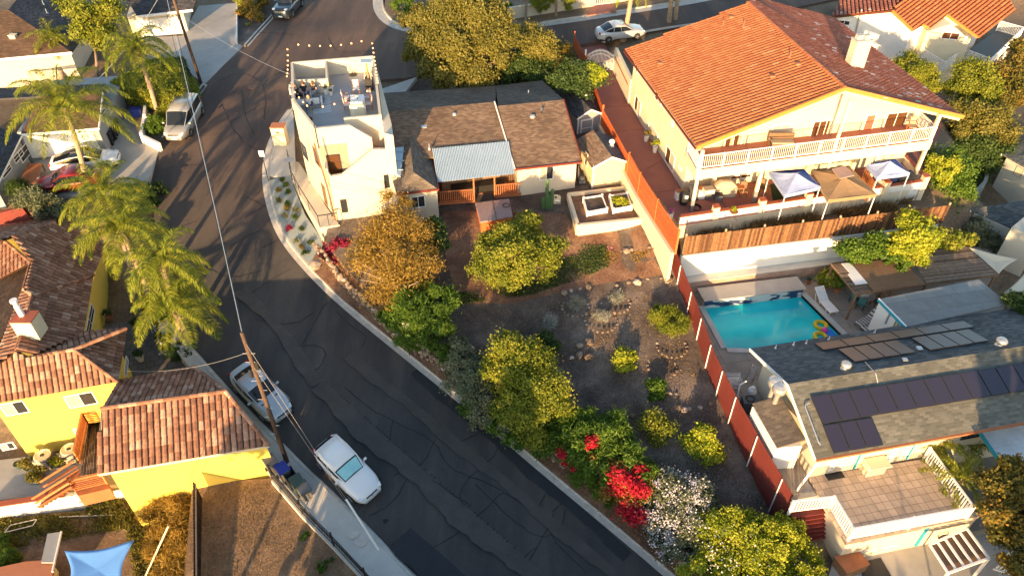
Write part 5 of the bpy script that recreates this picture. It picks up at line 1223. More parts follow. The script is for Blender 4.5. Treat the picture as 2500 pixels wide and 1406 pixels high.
def hrail(pts, h=.95):
    for a, b in zip(pts, pts[1:]):
        for k in range(6): z_ = Vector((0, 0, h*(k+.6)/6)); m.bar(a+z_, b+z_, .045, .07, r=rnd.random())
        m.bar(a, a+Vector((0, 0, h+.05)), .09, .09, r=rnd.random()); m.bar(b, b+Vector((0, 0, h+.05)), .09, .09, r=rnd.random())
        m.bar(a+Vector((0, 0, h+.05)), b+Vector((0, 0, h+.05)), .12, .05, r=.9)
hrail([at(246, 1028, lz), at(215, 1035, lz), at(196, 1128, lz)]); hrail([at(186, 1198, -.9), at(262, 1180, -.9)])
m.build('rail', M['wood_rust'], ts)
m = MB(); s0, s1 = at(196, 1150, lz), at(115, 1200, -2)
sd = (s1-s0).normalized(); sn = Vector((-sd.y, sd.x, 0)).normalized()
for k in (0, 1.1):
    for h in (.15, .5, .95): m.bar(s0+sn*k+Vector((0, 0, h)), s1+sn*k+Vector((0, 0, h)), .05, .12, r=rnd.random())
for i in range(8): q_ = s0.lerp(s1, (i+.5)/8); m.bar(q_, q_+sn*1.1, .26, .05, r=rnd.random())
m.build('stair_flight', M['wood_rust'], ts)
m = MB(); m.prism([(p.x, p.y) for p in [at(a, b, -.95) for a, b in ((180, 1192), (262, 1176), (268, 1192), (190, 1210))]], -1.9, -.95); m.build('lower_landing', M['rust_wood'], ts)
def condenser(px, py, z, label, s=.85, rz=0, grp='condensers in the yellow house courtyard'):
    p = at(px, py, z); t = thing('air_conditioner', label, 'air conditioner', p, rz, grp)
    m = MB(); m.box(p+Vector((0, 0, .42*s)), .85*s, .85*s, .78*s); bevel(m.build('cabinet', M['gray_plastic'] if z < 0 else M['galv'], t), .05)
    m = MB()
    for i in range(7): m.box(p+Vector((0, -.43*s, (.12+i*.1)*s)), .75*s, .02, .03)
    m.build('louvre', M['stucco_tan'], t)
    m = MB(); m.lathe(p+Vector((0, 0, .8*s)), [(.44*s, 0), (.44*s, .05), (.40*s, .07), (.36*s, .03), (.10*s, .03), (.08*s, .06)], 20); m.build('fan_guard', M['stucco_tan'], t)
    m = MB(); m.lathe(p+Vector((0, 0, .86*s)), [(.12*s, 0), (.10*s, .03)], 12); m.build('fan_hub', M['metal_dark'], t)
condenser(118, 1133, -2, 'dark condenser unit between the potted shrubs at the foot of the yellow wall', 1.05); condenser(182, 1118, -2, 'condenser unit half hidden by the orange timber railing', 1.05)
condenser(1356, 502, 4.3, 'pale condenser unit standing beside the tall cactus', .82, grp=None)

# lower left yard: low wall, flat roof sheds
o = wallthing('low_wall', 'tan retaining wall below the weedy bank at the lower left', 'wall', [at(-40, 1352, -3.5), at(160, 1308, -3.4), at(310, 1276, -3.3), at(345, 1262, -3.3)], -5.2, -3.3, .25, 'stucco_tan')
m = MB(); P_ = [at(-40, 1352, -3.28), at(160, 1308, -3.28), at(310, 1276, -3.28)]
for a, b in zip(P_, P_[1:]): m.bar(a+Vector((0, .1, 0)), b+Vector((0, .1, 0)), .35, .05)
m.build('cap', M['trim_white'], o)
fr_ = thing('flat_roof_shed', 'flat pinkish roof with a grey extension in the lower left corner', 'shed', at(60, 1406, -4.5)); m = MB()
m.slab([at(a, b, -2.2) for a, b in ((-40, 1392), (60, 1370), (130, 1365), (125, 1460), (-40, 1460))][::-1], .15); m.build('roof', M['red_concrete'] if False else M['terracotta'], fr_)
m = MB(); m.slab([at(a, b, -2.0) for a, b in ((116, 1302), (150, 1297), (130, 1372), (100, 1372))][::-1], .1); m.build('roof_extension', M['stucco_gray'], fr_)
m = MB(); m.bar(at(150, 1297, -1.98), at(128, 1395, -1.98), .07, .12); m.build('fascia', M['trim_white'], fr_)
m = MB(); m.prism([(p.x, p.y) for p in [at(a, b, -2.3) for a, b in ((-40, 1400), (55, 1378), (125, 1372), (120, 1455), (-40, 1455))]], -5, -2.3); m.build('wall', M['stucco_tan'], fr_)
# ================================================================ FENCES
df = thing('board_fence', 'dark board fence seen end on between the dry lot and the weedy bank', 'fence', at(470, 1200, -.5)); m = MB()
fa_, fb_ = at(473, 1177, .9), at(476, 1650, -1.1); k = int((fb_-fa_).length/.16)
for i in range(k):
    p = fa_.lerp(fb_, (i+.5)/k); m.box((p.x, p.y, p.z-.85), .03, .145, 1.9+rnd.uniform(-.02, .02), r=rnd.random())
m.build('boards', M['wood_dark'], df); m = MB(); m.bar(fa_+Vector((.07, 0, -.1)), fb_+Vector((.07, 0, -.1)), .06, .09); m.build('rail', M['wood_gray'] if False else M['bark_pale'], df)
fi = thing('iron_fence', 'black iron picket fence on a low kerb between the pavement and the dry lot', 'fence', at(750, 1252, 0))
fp_ = densify([at(a, b, .0) for a, b in ((664, 1166), (735, 1243), (810, 1314), (888, 1392), (1110, 1640))], 3, 0)
def zf_(p): return zr(p.x, p.y)+.05
m = MB()
for a, b in zip(fp_, fp_[1:]): m.bar(V2(a, zf_(a)-.3), V2(b, zf_(b)-.3), .22, .85)
m.build('kerb', M['concrete_light'], fi)
m = MB()
for a, b in zip(fp_, fp_[1:]):
    n = max(1, int((b-a).length/.13))
    for h in (.22, 1.18): m.bar(V2(a, zf_(a)+h), V2(b, zf_(b)+h), .035, .04)
    for i in range(n): p = a.lerp(b, i/n); z_ = zf_(a)+(zf_(b)-zf_(a))*i/n; m.bar(V2(p, z_+.12), V2(p, z_+1.25), .018)
m.build('pickets', M['metal_dark'], fi)
for p in fp_[:8]: m = MB(); m.box(V2(p, zf_(p)+.7), .075, .075, 1.4); m.build('post', M['metal_dark'], fi)

# red fence: upper horizontal board part on a cream wall, lower part along the pool
uf = thing('red_fence', 'orange red horizontal board fence on a cream wall between garden beds and red driveway', 'fence', at(1556, 474, 6))
UP = [(1400, 122, 6.0), (1429, 180, 6.0), (1468, 306, 6.0), (1530, 424, 6.0), (1556, 474, 6.0), (1597, 540, 6.0), (1647, 617, 6.0)]
pts = [at(a, b, z) for a, b, z in UP]
m = MB()
for i, (a, b) in enumerate(zip(pts, pts[1:])):
    h = 1.45 if i < 3 else 1.75; n = 10
    for j in range(n): z_ = h*(j+.5)/n; m.bar(a+Vector((0, 0, z_)), b+Vector((0, 0, z_)), .025, h/n-.012, r=rnd.random())
m.build('boards', M['fence_orange'], uf)
for p in pts: m = MB(); m.box(p+Vector((.03, -.03, .85)), .12, .12, 1.85); m.build('post', M['orange_wood'], uf)
rw = wallthing('retaining_wall', 'cream retaining wall under the orange red board fence above the garden', 'wall', [p+Vector((-.02, 0, 0)) for p in pts], 2.6, 6.0, -.2, 'stucco_cream')
lf_ = thing('red_fence', 'dark red board fence with white posts running down beside the swimming pool', 'fence', at(1764, 1010, 2.3))
pts = [at(a, b, zg) for a, b in FENCE_LP]; hs = [1.5, 1.7, 1.95, 2.3, 2.75, 3.0]
m = MB()
for i in range(len(pts)-1):
    a, b = pts[i], pts[i+1]; n = 8
    for j in range(n): za = hs[i]*(j+.5)/n; zb_ = hs[i+1]*(j+.5)/n; m.bar(a+Vector((0, 0, za)), b+Vector((0, 0, zb_)), .025, hs[i+1]/n+.01, r=rnd.random())
m.build('boards', M['fence_red'], lf_)
for i in range(len(pts)-1):
    a, b = pts[i], pts[i+1]; k = max(1, round((b-a).length/2.1))
    for j in range(k): p = a.lerp(b, (j+.6)/k); h = hs[i]+(hs[i+1]-hs[i])*(j+.6)/k; m = MB(); m.box(p+Vector((-.06, 0, h*.5)), .05, .05, h); m.build('post', M['metal_white'], lf_)

# raised planting bed walls, front of the driveway gate
bw = thing('bed_wall', 'low cream wall around the raised bed with two white planter boxes', 'wall', at(1410, 560, 3.9))
BP = [(1388, 474), (1399, 498), (1411, 552)]
bz = 5.15
m = MB()
for a, b in (((1388, 474), (1411, 548)), ((1411, 548), (1578, 531)), ((1386, 473), (1540, 455))): m.bar(V2(at(*a, bz), bz-.55), V2(at(*b, bz), bz-.55), .24, 1.1)
m.build('wall', M['stucco_tan'], bw)
patch('bed_soil', [(1392, 480), (1540, 463), (1576, 528), (1412, 543)], 4.95, M['soil_red'], 2, .2, reg=False)
gate = thing('driveway_gate', 'white arched double gate across the top of the red driveway', 'gate', at(1465, 172, 6.0)); g0, g1 = at(1427, 172, 6.0), at(1498, 174, 6.0); m = MB(); n = 22
for i in range(n+1):
    t_ = i/n; h = 1.35+.65*math.sin(math.pi*min(1, t_*1.1)*.9); p = g0.lerp(g1, t_); m.bar(p+Vector((0, 0, .1)), p+Vector((0, 0, h)), .04)
for f in (0, 1):
    prev = None
    for i in range(n+1):
        t_ = i/n; h = (1.35+.65*math.sin(math.pi*min(1, t_*1.1)*.9))-(.12 if f else .45); p = g0.lerp(g1, t_)+Vector((0, 0, h))
        if prev: m.bar(prev, p, .05)
        prev = p
m.bar(g0+Vector((0, 0, .12)), g1+Vector((0, 0, .12)), .06); m.build('bars', M['rail_white'], gate)
for p in (g0, g1): m = MB(); m.box(p+Vector((0, 0, .95)), .14, .14, 1.9); m.build('post', M['rail_white'], gate)

# stone walls, rock rings and edging
def rock(m, p, s, r=None):
    bm = bmesh.new(); bmesh.ops.create_icosphere(bm, subdivisions=1, radius=1.0); a = rnd.random()*6.28; sx, sy, sz = s*rnd.uniform(.7, 1.3), s*rnd.uniform(.7, 1.2), s*rnd.uniform(.45, .8)
    vs = []
    for v in bm.verts:
        k = rnd.uniform(.8, 1.15); x, y, z = v.co.x*sx*k, v.co.y*sy*k, v.co.z*sz*k; vs.append((p.x+x*math.cos(a)-y*math.sin(a), p.y+x*math.sin(a)+y*math.cos(a), p.z+z))
    m.add(vs, [tuple(v.index for v in f.verts) for f in bm.faces], r=rnd.random() if r is None else r); bm.free()
def stonewall(label, px_pts, h=.9, grp='dry stone retaining walls along the street'):
    pts = densify([at(a, b, zg) for a, b in px_pts], .34, 1); m = MB()
    for p in pts:
        z0 = zr(p.x, p.y)+.1; k = int(max(1, (p.z+.15-z0)/.2))
        for i in range(k+1): rock(m, Vector((p.x+rnd.uniform(-.06, .06)-.04*i, p.y+rnd.uniform(-.06, .06), z0+i*.20)), .17)
    o = m.build('stone_wall', M['rocks']); tag(o, label, 'stone wall', grp)
stonewall('dry stone wall running from the blue gravel bed down behind the crimson shrub', [(776, 598), (800, 620), (845, 680), (900, 735), (935, 768)])
stonewall('dry stone wall between the bright green juniper and the grey green hedge', [(945, 778), (1000, 828), (1040, 848), (1100, 892)])
stonewall('short stretch of stone wall low beside the red flowering hedge', [(1250, 1000), (1310, 1060), (1345, 1085), (1380, 1110)])
ROCKMESH = []
def one_rock(p, s, label, grp):
    m = MB(); rock(m, Vector((0, 0, 0)), 1.0, rnd.random())
    me = m.mesh('rock'); o = bpy.data.objects.new('rock', me); COL.objects.link(o); me.materials.append(M['rocks']); o.location = p; o.scale = (s, s, s); tag(o, label, 'rock', grp)
def rockline(label, px_pts, s=.13, n=None, jit=.15, ring=False, grp=None):
    pts = [at(a, b, zg) for a, b in px_pts]; g = grp or label
    if ring:
        c = pts[0]; n = int(2*math.pi*ring/.3)
        for i in range(n): a = 2*math.pi*i/n; one_rock(Vector((c.x+math.cos(a)*ring, c.y+math.sin(a)*ring, zg(c.x, c.y)+.05)), s*rnd.uniform(.7, 1.3), label, g)
    else:
        for p in densify(pts, s*2.1, 1):
            if rnd.random() < .8: one_rock(Vector((p.x+rnd.uniform(-jit, jit), p.y+rnd.uniform(-jit, jit), zg(p.x, p.y)+.06)), s*rnd.uniform(.6, 1.5), label, g)
rockline('stone in the long edging from the round tree to the end of the cream wall', [(1380, 715), (1460, 700), (1560, 688), (1628, 680)], .2)
rockline('stone in the short row just below the low cream wall', [(1500, 612), (1560, 608), (1598, 604)], .18)
rockline('stone in the row right of the small leafy lemon shrub', [(1625, 962), (1680, 960), (1722, 957)], .15)
rockline('grey stone in the row crossing the lower garden', [(1500, 1010), (1560, 1012), (1650, 1000), (1740, 990)], .16)
for k, (a, b, r_, lb) in enumerate([(1405, 752, .85, 'pale stone of the ring around the silver shrub nearest the round tree'), (1468, 785, 1.0, 'stone of the ring around the lowest silver shrub'), (1503, 742, .9, 'stone of the ring around the upper right silver shrub'), (1640, 848, .9, 'stone of the empty ring below the rosemary bush'), (1617, 898, .85, 'stone of the empty ring right of the small golden bush')]): rockline(lb, [(a, b)], .1, ring=r_, grp='stone rings in the garden')
for k, (a, b, s, lb) in enumerate([(1438, 836, .38, 'tan boulder of the loose group in the bare garden'), (1415, 845, .3, 'grey green boulder of the loose group'), (1414, 868, .28, 'tawny boulder left in the loose group'), (1438, 872, .36, 'red brown boulder lowest of the loose group'), (1395, 875, .16, 'small pale stone left of the boulders'), (770, 650, .5, 'pale boulder at the foot of the gravel bed beside the kerb')]):
    m = MB(); rock(m, at(a, b, zg)+Vector((0, 0, .08)), s, [.3, .6, .5, .1, .9, .8][k]); tag(m.build('boulder', M['rocks']), lb, 'rock', 'boulders in the garden')

# ================================================================ POLES, WIRES, SIGNS
def wire(m, a, b, sag, r_=.02, n=24):
    pts = [Vector(a).lerp(Vector(b), i/n)-Vector((0, 0, sag*4*(i/n)*(1-i/n))) for i in range(n+1)]; m.tube(pts, r_, 5)
PL = at(700, 1125, .13); PLt = Vector((PL.x-.1, PL.y, 10.1)); PU = at(492, 206, zr); PUt = Vector((PU.x-.4, PU.y, PU.z+12.5))
for nm, b, t, lb in (('a', PL, PLt, 'brown wooden utility pole beside the parked silver coupe and the bins'), ('b', PU, PUt, 'dark wooden utility pole at the top of the street by the hedge')):
    o = thing('utility_pole', lb, 'utility pole', b, 0, 'utility poles along the street'); m = MB(); m.tube([b-Vector((0, 0, .3)), b.lerp(t, .5), t], [.13, .115, .09], 12); m.build('pole', M['pole_wood'], o, smooth=True)
    m = MB()
    for f in (.70, .74, .80, .86): q = b.lerp(t, f); m.tube([q+Vector((-.3, 0, 0)), q+Vector((.3, 0, 0))], .02, 5)
    for i in range(8): q = b.lerp(t, .25+.07*i); m.tube([q+Vector((.1, -.05, 0)), q+Vector((.32*(1 if i % 2 else -1), -.1, .05))], .012, 4)
    m.build('step_bolt', M['galv'], o)
    m = MB()
    for f, s in ((.78, 1), (.72, -1)): q = b.lerp(t, f)+Vector((.22*s, -.05, 0)); m.lathe(q, [(.05, -.25), (.09, -.2), (.09, .2), (.04, .25)], 10)
    m.build('splice_case', M['black_plastic'], o)
    if nm == 'b': m = MB(); q = b+Vector((0, 0, 9.6)); m.bar(q+Vector((-1.1, -.1, 0)), q+Vector((1.1, -.1, 0)), .1, .12); m.build('crossarm', M['pole_wood'], o)
def wthing(label, segs, r_=.02, mt='wire', cat='cable'):
    m = MB()
    for a, b, s in segs: wire(m, a, b, s, r_)
    tag(m.build('overhead_cable', M[mt]), label, cat, 'overhead cables')
wthing('thick bundled cable running along the street between the two utility poles', [(PUt, PLt-Vector((0, 0, .2)), 1.0)], .018, 'galv'); wthing('thin pair of dark cables just left of the thick bundled cable', [(PUt-Vector((0, 0, 2.5)), PLt-Vector((0, 0, .9)), 1.2), (PUt-Vector((0.5, 0, 2.3)), PLt-Vector((.1, 0, 1.2)), 1.35)], .015, 'rubber')
wthing('pale service cable from the lower pole to the yellow house', [(PLt-Vector((0, 0, 1.3)), at(305, 905, 2.6), .5)], .011, 'galv'); wthing('pale cable from the upper pole to the corner of the white tower', [(PU+Vector((0, 0, 6.0)), at(706, 182, 10.5), .35)], .010, 'galv')
wthing('cable from the upper pole across the palms to the grey house', [(PU+Vector((0, 0, 9)), at(238, 195, 7.2), .5)], .02, 'galv')
wthing('dark cable crossing the top of the street above the cars', [(PU+Vector((0, 0, 8.5)), at(1240, -30, 10), .8)], .018, 'rubber')
AN = at(925, 1342, zplus(zr, .13)); gw = thing('guy_wire', 'pair of guy wires from the lower pole with a white guard on the pavement', 'guy wire', AN); m = MB()
G0 = PLt-Vector((0, 0, .6)); m.tube([G0, AN], .009, 5); m.tube([PLt-Vector((0, 0, 2.2)), AN], .009, 5); m.build('strand', M['wire'], gw); m = MB(); m.tube([AN, AN.lerp(G0, .26)], .055, 8); m.build('guard', M['rail_white'], gw)
w2 = thing('guy_wire', 'guy wire with a pale guard standing on the weedy bank', 'guy wire', at(357, 1406, -3.2)); m = MB(); a = at(352, 1412, -3.2); b = at(560, 960, 6.5); m.tube([a, b], .012, 5); m.build('strand', M['rubber'], w2); m = MB(); m.tube([a, a.lerp(b, .3)], .05, 8); m.build('guard', M['stucco_tan'], w2)
def signpost(px, py, top, label, w_=.38, h=.5, zf=zr, col='sign_face', writing=None):
    p = at(px, py, zf); z1 = ztop(p, top); o = thing('street_sign', label, 'sign', p); m = MB(); m.tube([p, V2(p, z1)], .03, 6); m.build('post', M['metal_dark'], o)
    m = MB(); m.box(V2(p, z1-.1)+Vector((0, -.04, 0)), w_, .02, h); f = m.build('plate', M[col], o)
    m = MB(); m.box(V2(p, z1-.02)+Vector((0, -.055, 0)), w_*.2, .006, h*.4); m.box(V2(p, z1-.22)+Vector((0, -.055, 0)), w_*.55, .006, h*.12); m.build('marking', M['gray_plastic'], f)
signpost(657, 447, 372, 'white plate sign on a post beside the blue gravel bed'); signpost(1000, 868, 792, 'white plate sign standing in front of the bright green juniper', zf=zplus(zr, .14))
# address pillar and sewer covers
p = at(688, 350, zplus(zr, .1)); o = thing('address_pillar', 'square cream mailbox pillar with brown top at the tower driveway', 'pillar', p); m = MB(); m.box(p+Vector((0, 0, .75)), 1.0, .8, 1.5); m.build('body', M['stucco_cream'], o); m = MB(); m.box(p+Vector((0, 0, 1.54)), 1.08, .88, .07); m.build('cap', M['terracotta'], o); m = MB(); m.box(p+Vector((0, -.41, 1.15)), .28, .02, .14); m.build('number_plate', M['bronze_fabric'], o)
for k, (a, b) in enumerate([(862, 1300), (882, 1319)]):
    p = at(a, b, zplus(zr, .13)); m = MB(); m.lathe(p, [(.0, .0), (.36, 0), (.36, .012), (.33, .016)], 12); o = m.build('meter_cover', M['stone_pale']); tag(o, ['oval meter cover in the pavement, upper of two by the iron fence', 'oval meter cover in the pavement, lower of two by the iron fence'][k], 'meter cover', 'meter covers in the pavement')

# ================================================================ UPPER LEFT HOUSES
gh = thing('grey_garage_house', 'grey house with cocoa shingle roof and white garage door behind the parked white sedan', 'house', at(250, 372, 5))
P = [at(a, b, z) for a, b, z in ((52, 328, 7.3), (239, 313, 7.3), (252, 226, 7.9), (165, 226, 8.6), (0, 232, 8.6), (-40, 300, 7.4))]
gq = [at(a, b, z) for a, b, z in ((50, 328, 7.3), (240, 313, 7.3), (250, 226, 8.4), (95, 236, 8.4))]
shingle_roof('roof', gh, gq, gq[1]-gq[0], M['shingle_cocoa'])
gq2 = [at(a, b, z) for a, b, z in ((-40, 243, 8.4), (95, 236, 8.4), (250, 226, 8.4), (258, 205, 7.4), (-40, 216, 7.4))]
shingle_roof('roof', gh, gq2, gq2[1]-gq2[0], M['shingle_dark'])
m = MB(); m.bar(gq[0]+Vector((0, -.02, -.08)), gq[1]+Vector((0, -.02, -.08)), .06, .2); m.bar(gq[1]+Vector((.02, 0, -.08)), gq[2]+Vector((.02, 0, -.08)), .06, .2); m.build('fascia', M['trim_white'], gh)
a, b = V2(at(72, 386, 5), 0), V2(at(262, 371, 5), 0); d = (b-a).normalized(); n = Vector((-d.y, d.x, 0)); bb_ = V2(at(264, 232, 5), 0)
bb_ = b+n*9+d*.2
walls('wall', gh, [a, b, bb_, a+n*9], 4.3, 7.2, M['stucco_gray']); win(gh, a, b, (80, 385), (226, 322), 'garage_door', 1, 4, pane=M['trim_white'], norm=(0, -1, 0), fw=.04)
win(gh, b, bb_, (243, 292), (254, 262), 'window', 2, 1, norm=(1, 0, 0)); win(gh, b, bb_, (268, 280), (275, 270), 'window', 1, 1, norm=(1, 0, 0))
wg = thing('grey_wing', 'grey house wing with white framed windows at the left edge above the red shelter', 'house', at(30, 470, 4.5))
a, b = V2(at(75, 398, 4.8), 0), V2(at(10, 495, 4.5), 0); n = Vector((-3.5, 1, 0)); 
walls('wall', wg, [b, a, a+Vector((-6, 0, 0)), b+Vector((-6, 0, 0))], 4, 7.0, M['stucco_gray']); 
for p0, p1 in (((8, 437), (22, 400)), ((38, 400), (50, 362)), ((55, 398), (62, 350))): win(wg, b, a, p0, p1, 'window', 1, 2, norm=(1, -.5, 0))
m = MB(); m.slab([at(x, y, z) for x, y, z in ((52, 330, 7.3), (-5, 445, 7.2), (-60, 445, 8.0), (-40, 300, 8.0))], .15); m.build('roof', M['shingle_dark'], wg); m = MB(); m.bar(at(53, 330, 7.2), at(-4, 446, 7.1), .07, .2); m.build('fascia', M['trim_white'], wg)
bhs = thing('brown_roof_house', 'house with wide brown and blue black shingle roof in the upper left corner', 'house', at(60, 180, 5.5))
T1 = [at(a, b, z) for a, b, z in ((-60, 150, 8.0), (175, 128, 8.0), (20, 25, 10.0), (-60, 30, 10.0))]; shingle_roof('roof', bhs, T1, T1[1]-T1[0], M['shingle_cocoa'])
T2 = [at(a, b, z) for a, b, z in ((175, 128, 8.0), (240, 40, 8.0), (90, -60, 10.2), (20, 25, 10.0))]; shingle_roof('roof', bhs, T2, T2[1]-T2[0], M['shingle_dark'])
m = MB(); m.bar(T1[0]+Vector((0, 0, -.08)), T1[1]+Vector((0, 0, -.08)), .06, .22); m.build('fascia', M['trim_white'], bhs); w_ = [V2(T1[0], 0)+Vector((0, .4, 0)), V2(T1[1], 0)+Vector((-.4, .4, 0)), V2(T2[1], 0)+Vector((-.3, 0, 0)), V2(T2[2], 0)]
walls('wall', bhs, w_, 5, 7.85, M['stucco_white']); vent('roof_vent', bhs, onplane(33, 92, plane_of(T1[0], T1[1], T1[2]), 0), 'box', 1.5, M['stucco_cream'])
for a, b in ((107, 13), (115, 33)): vent('roof_vent', bhs, onplane(a, b, plane_of(T2[0], T2[1], T2[3]), 0), 'pipe', .8)
m = MB(); q = onplane(33, 92, plane_of(T1[0], T1[1], T1[2]), 0)
wgr = thing('white_garage', 'white garage with dark roof at the head of the upper driveway', 'garage', at(447, 88, 6.2))
T = [at(a, b, z) for a, b, z in ((335, 40, 8.7), (470, 24, 8.7), (500, -40, 10), (290, -30, 10))]; shingle_roof('roof', wgr, T, T[1]-T[0], M['shingle_dark']); m = MB(); m.bar(T[0]+Vector((0, 0, -.08)), T[1]+Vector((0, 0, -.08)), .06, .22); m.build('fascia', M['trim_white'], wgr)
a, b = V2(at(330, 97, 6.2), 0), V2(at(462, 84, 6.2), 0); d = (b-a).normalized(); n = Vector((-d.y, d.x, 0)); walls('wall', wgr, [a, b, b+n*8, a+n*8], 5.5, 8.5, M['stucco_white']); win(wgr, a, b, (345, 92), (446, 40), 'garage_door', 1, 4, pane=M['trim_white'], norm=(0, -1, 0), fw=.03)
# white garden wall by the minivan
gwl = thing('garden_wall', 'stepped white wall between the grey house driveway and the hedge', 'wall', at(345, 345, 5)); m = MB(); z_ = 5.9
for a, b, dz in (((345, 235), (354, 232), .3), ((356, 232), (351, 280), .3), ((351, 283), (343, 325), 0), ((343, 328), (388, 350), -.3)): m.bar(V2(at(*a, z_+dz), z_+dz-.6), V2(at(*b, z_+dz), z_+dz-.6), .22, 1.2)
m.build('wall', M['trim_white'], gwl)
o = thing('garden_wall', 'dark red wall above the tiled roof at the left edge', 'wall', at(60, 530, 3.5)); m = MB(); m.bar(at(-30, 545, 3.6), at(68, 520, 4.2), .3, 1.2); m.build('wall', M['fence_red'], o)
o = thing('driveway_kerb', 'thin white and dark fence strip along the upper driveway', 'fence', at(577, 60, 6.3)); m = MB(); m.bar(at(578, 104, 6.6), at(580, 5, 7.0), .1, .5); m.build('rail', M['trim_white'], o)
# ================================================================ VEHICLES
def paint(name, col, metal=.0, rough=.3):
    m, n, b = mk(name); b.inputs['Base Color'].default_value = (*col, 1); b.inputs['Metallic'].default_value = metal; b.inputs['Roughness'].default_value = rough; b.inputs['Coat Weight'].default_value = .8; b.inputs['Coat Roughness'].default_value = .06; MATS[name] = m
paint('paint_white', (.80, .80, .80)); paint('paint_silver', (.50, .52, .54), .2); paint('paint_red', (.20, .012, .014), .2); paint('paint_slate', (.045, .065, .09), .3); paint('paint_pale_silver', (.36, .365, .36), .4)
mat('head_lamp', (.72, .75, .78), .1, .02, 3, spec=.8); mat('tail_lamp', (.35, .01, .012), .2, .05, 3); mat('rim', (.45, .46, .48), .35, .05, 3, metal=.7); mat('plate', (.75, .76, .78), .5, .03, 3)
def lp(m, vs, fs, **k): m.add(vs, fs, **k)
def lobj(name, m, mt, parent, smooth=False):
    me = m.mesh(name, smooth); o = bpy.data.objects.new(name, me); COL.objects.link(o); o.parent = parent
    for x in (mt if isinstance(mt, (list, tuple)) else [mt]): me.materials.append(x)
    return o
def interp(tab, x): return float(np.interp(x, [a for a, b in tab], [b for a, b in tab]))
KIND = {
 'suv': dict(L=4.66, W=1.90, H=1.62, top=[(-.5, .78), (-.47, .98), (-.40, 1.05), (.16, 1.05), (.30, 1.02), (.42, .94), (.47, .80), (.5, .62)], gh=(.17, .02, -.37, -.465), hw=.93, wb=.31, wr=.36, rail=True),
 'van': dict(L=5.05, W=1.96, H=1.75, top=[(-.5, .75), (-.48, 1.05), (-.40, 1.08), (.20, 1.04), (.36, .98), (.45, .84), (.49, .65), (.5, .55)], gh=(.31, .13, -.40, -.485), hw=.93, wb=.30, wr=.34, rail=True),
 'coupe': dict(L=4.55, W=1.80, H=1.38, top=[(-.5, .70), (-.47, .92), (-.30, .95), (-.2, .93), (.14, .92), (.30, .88), (.44, .78), (.48, .68), (.5, .52)], gh=(.17, .01, -.24, -.375), hw=.88, wb=.30, wr=.32),
 'sedan': dict(L=4.75, W=1.86, H=1.47, top=[(-.5, .72), (-.47, .98), (-.36, 1.0), (-.2, .96), (.18, .94), (.32, .88), (.44, .78), (.485, .64), (.5, .5)], gh=(.22, .06, -.22, -.38), hw=.88, wb=.30, wr=.33),
 'fastback': dict(L=4.72, W=1.88, H=1.44, top=[(-.5, .75), (-.47, 1.02), (-.40, 1.03), (-.2, .95), (.20, .92), (.34, .86), (.46, .70), (.49, .58), (.5, .48)], gh=(.26, .08, -.16, -.42), hw=.88, wb=.31, wr=.35, glassroof=True),
 'offroad': dict(L=4.75, W=1.95, H=1.86, top=[(-.5, .95), (-.49, 1.15), (-.4, 1.18), (.14, 1.18), (.25, 1.17), (.46, 1.12), (.485, 1.02), (.5, .75)], gh=(.16, .09, -.42, -.485), hw=.97, wb=.31, wr=.42)}
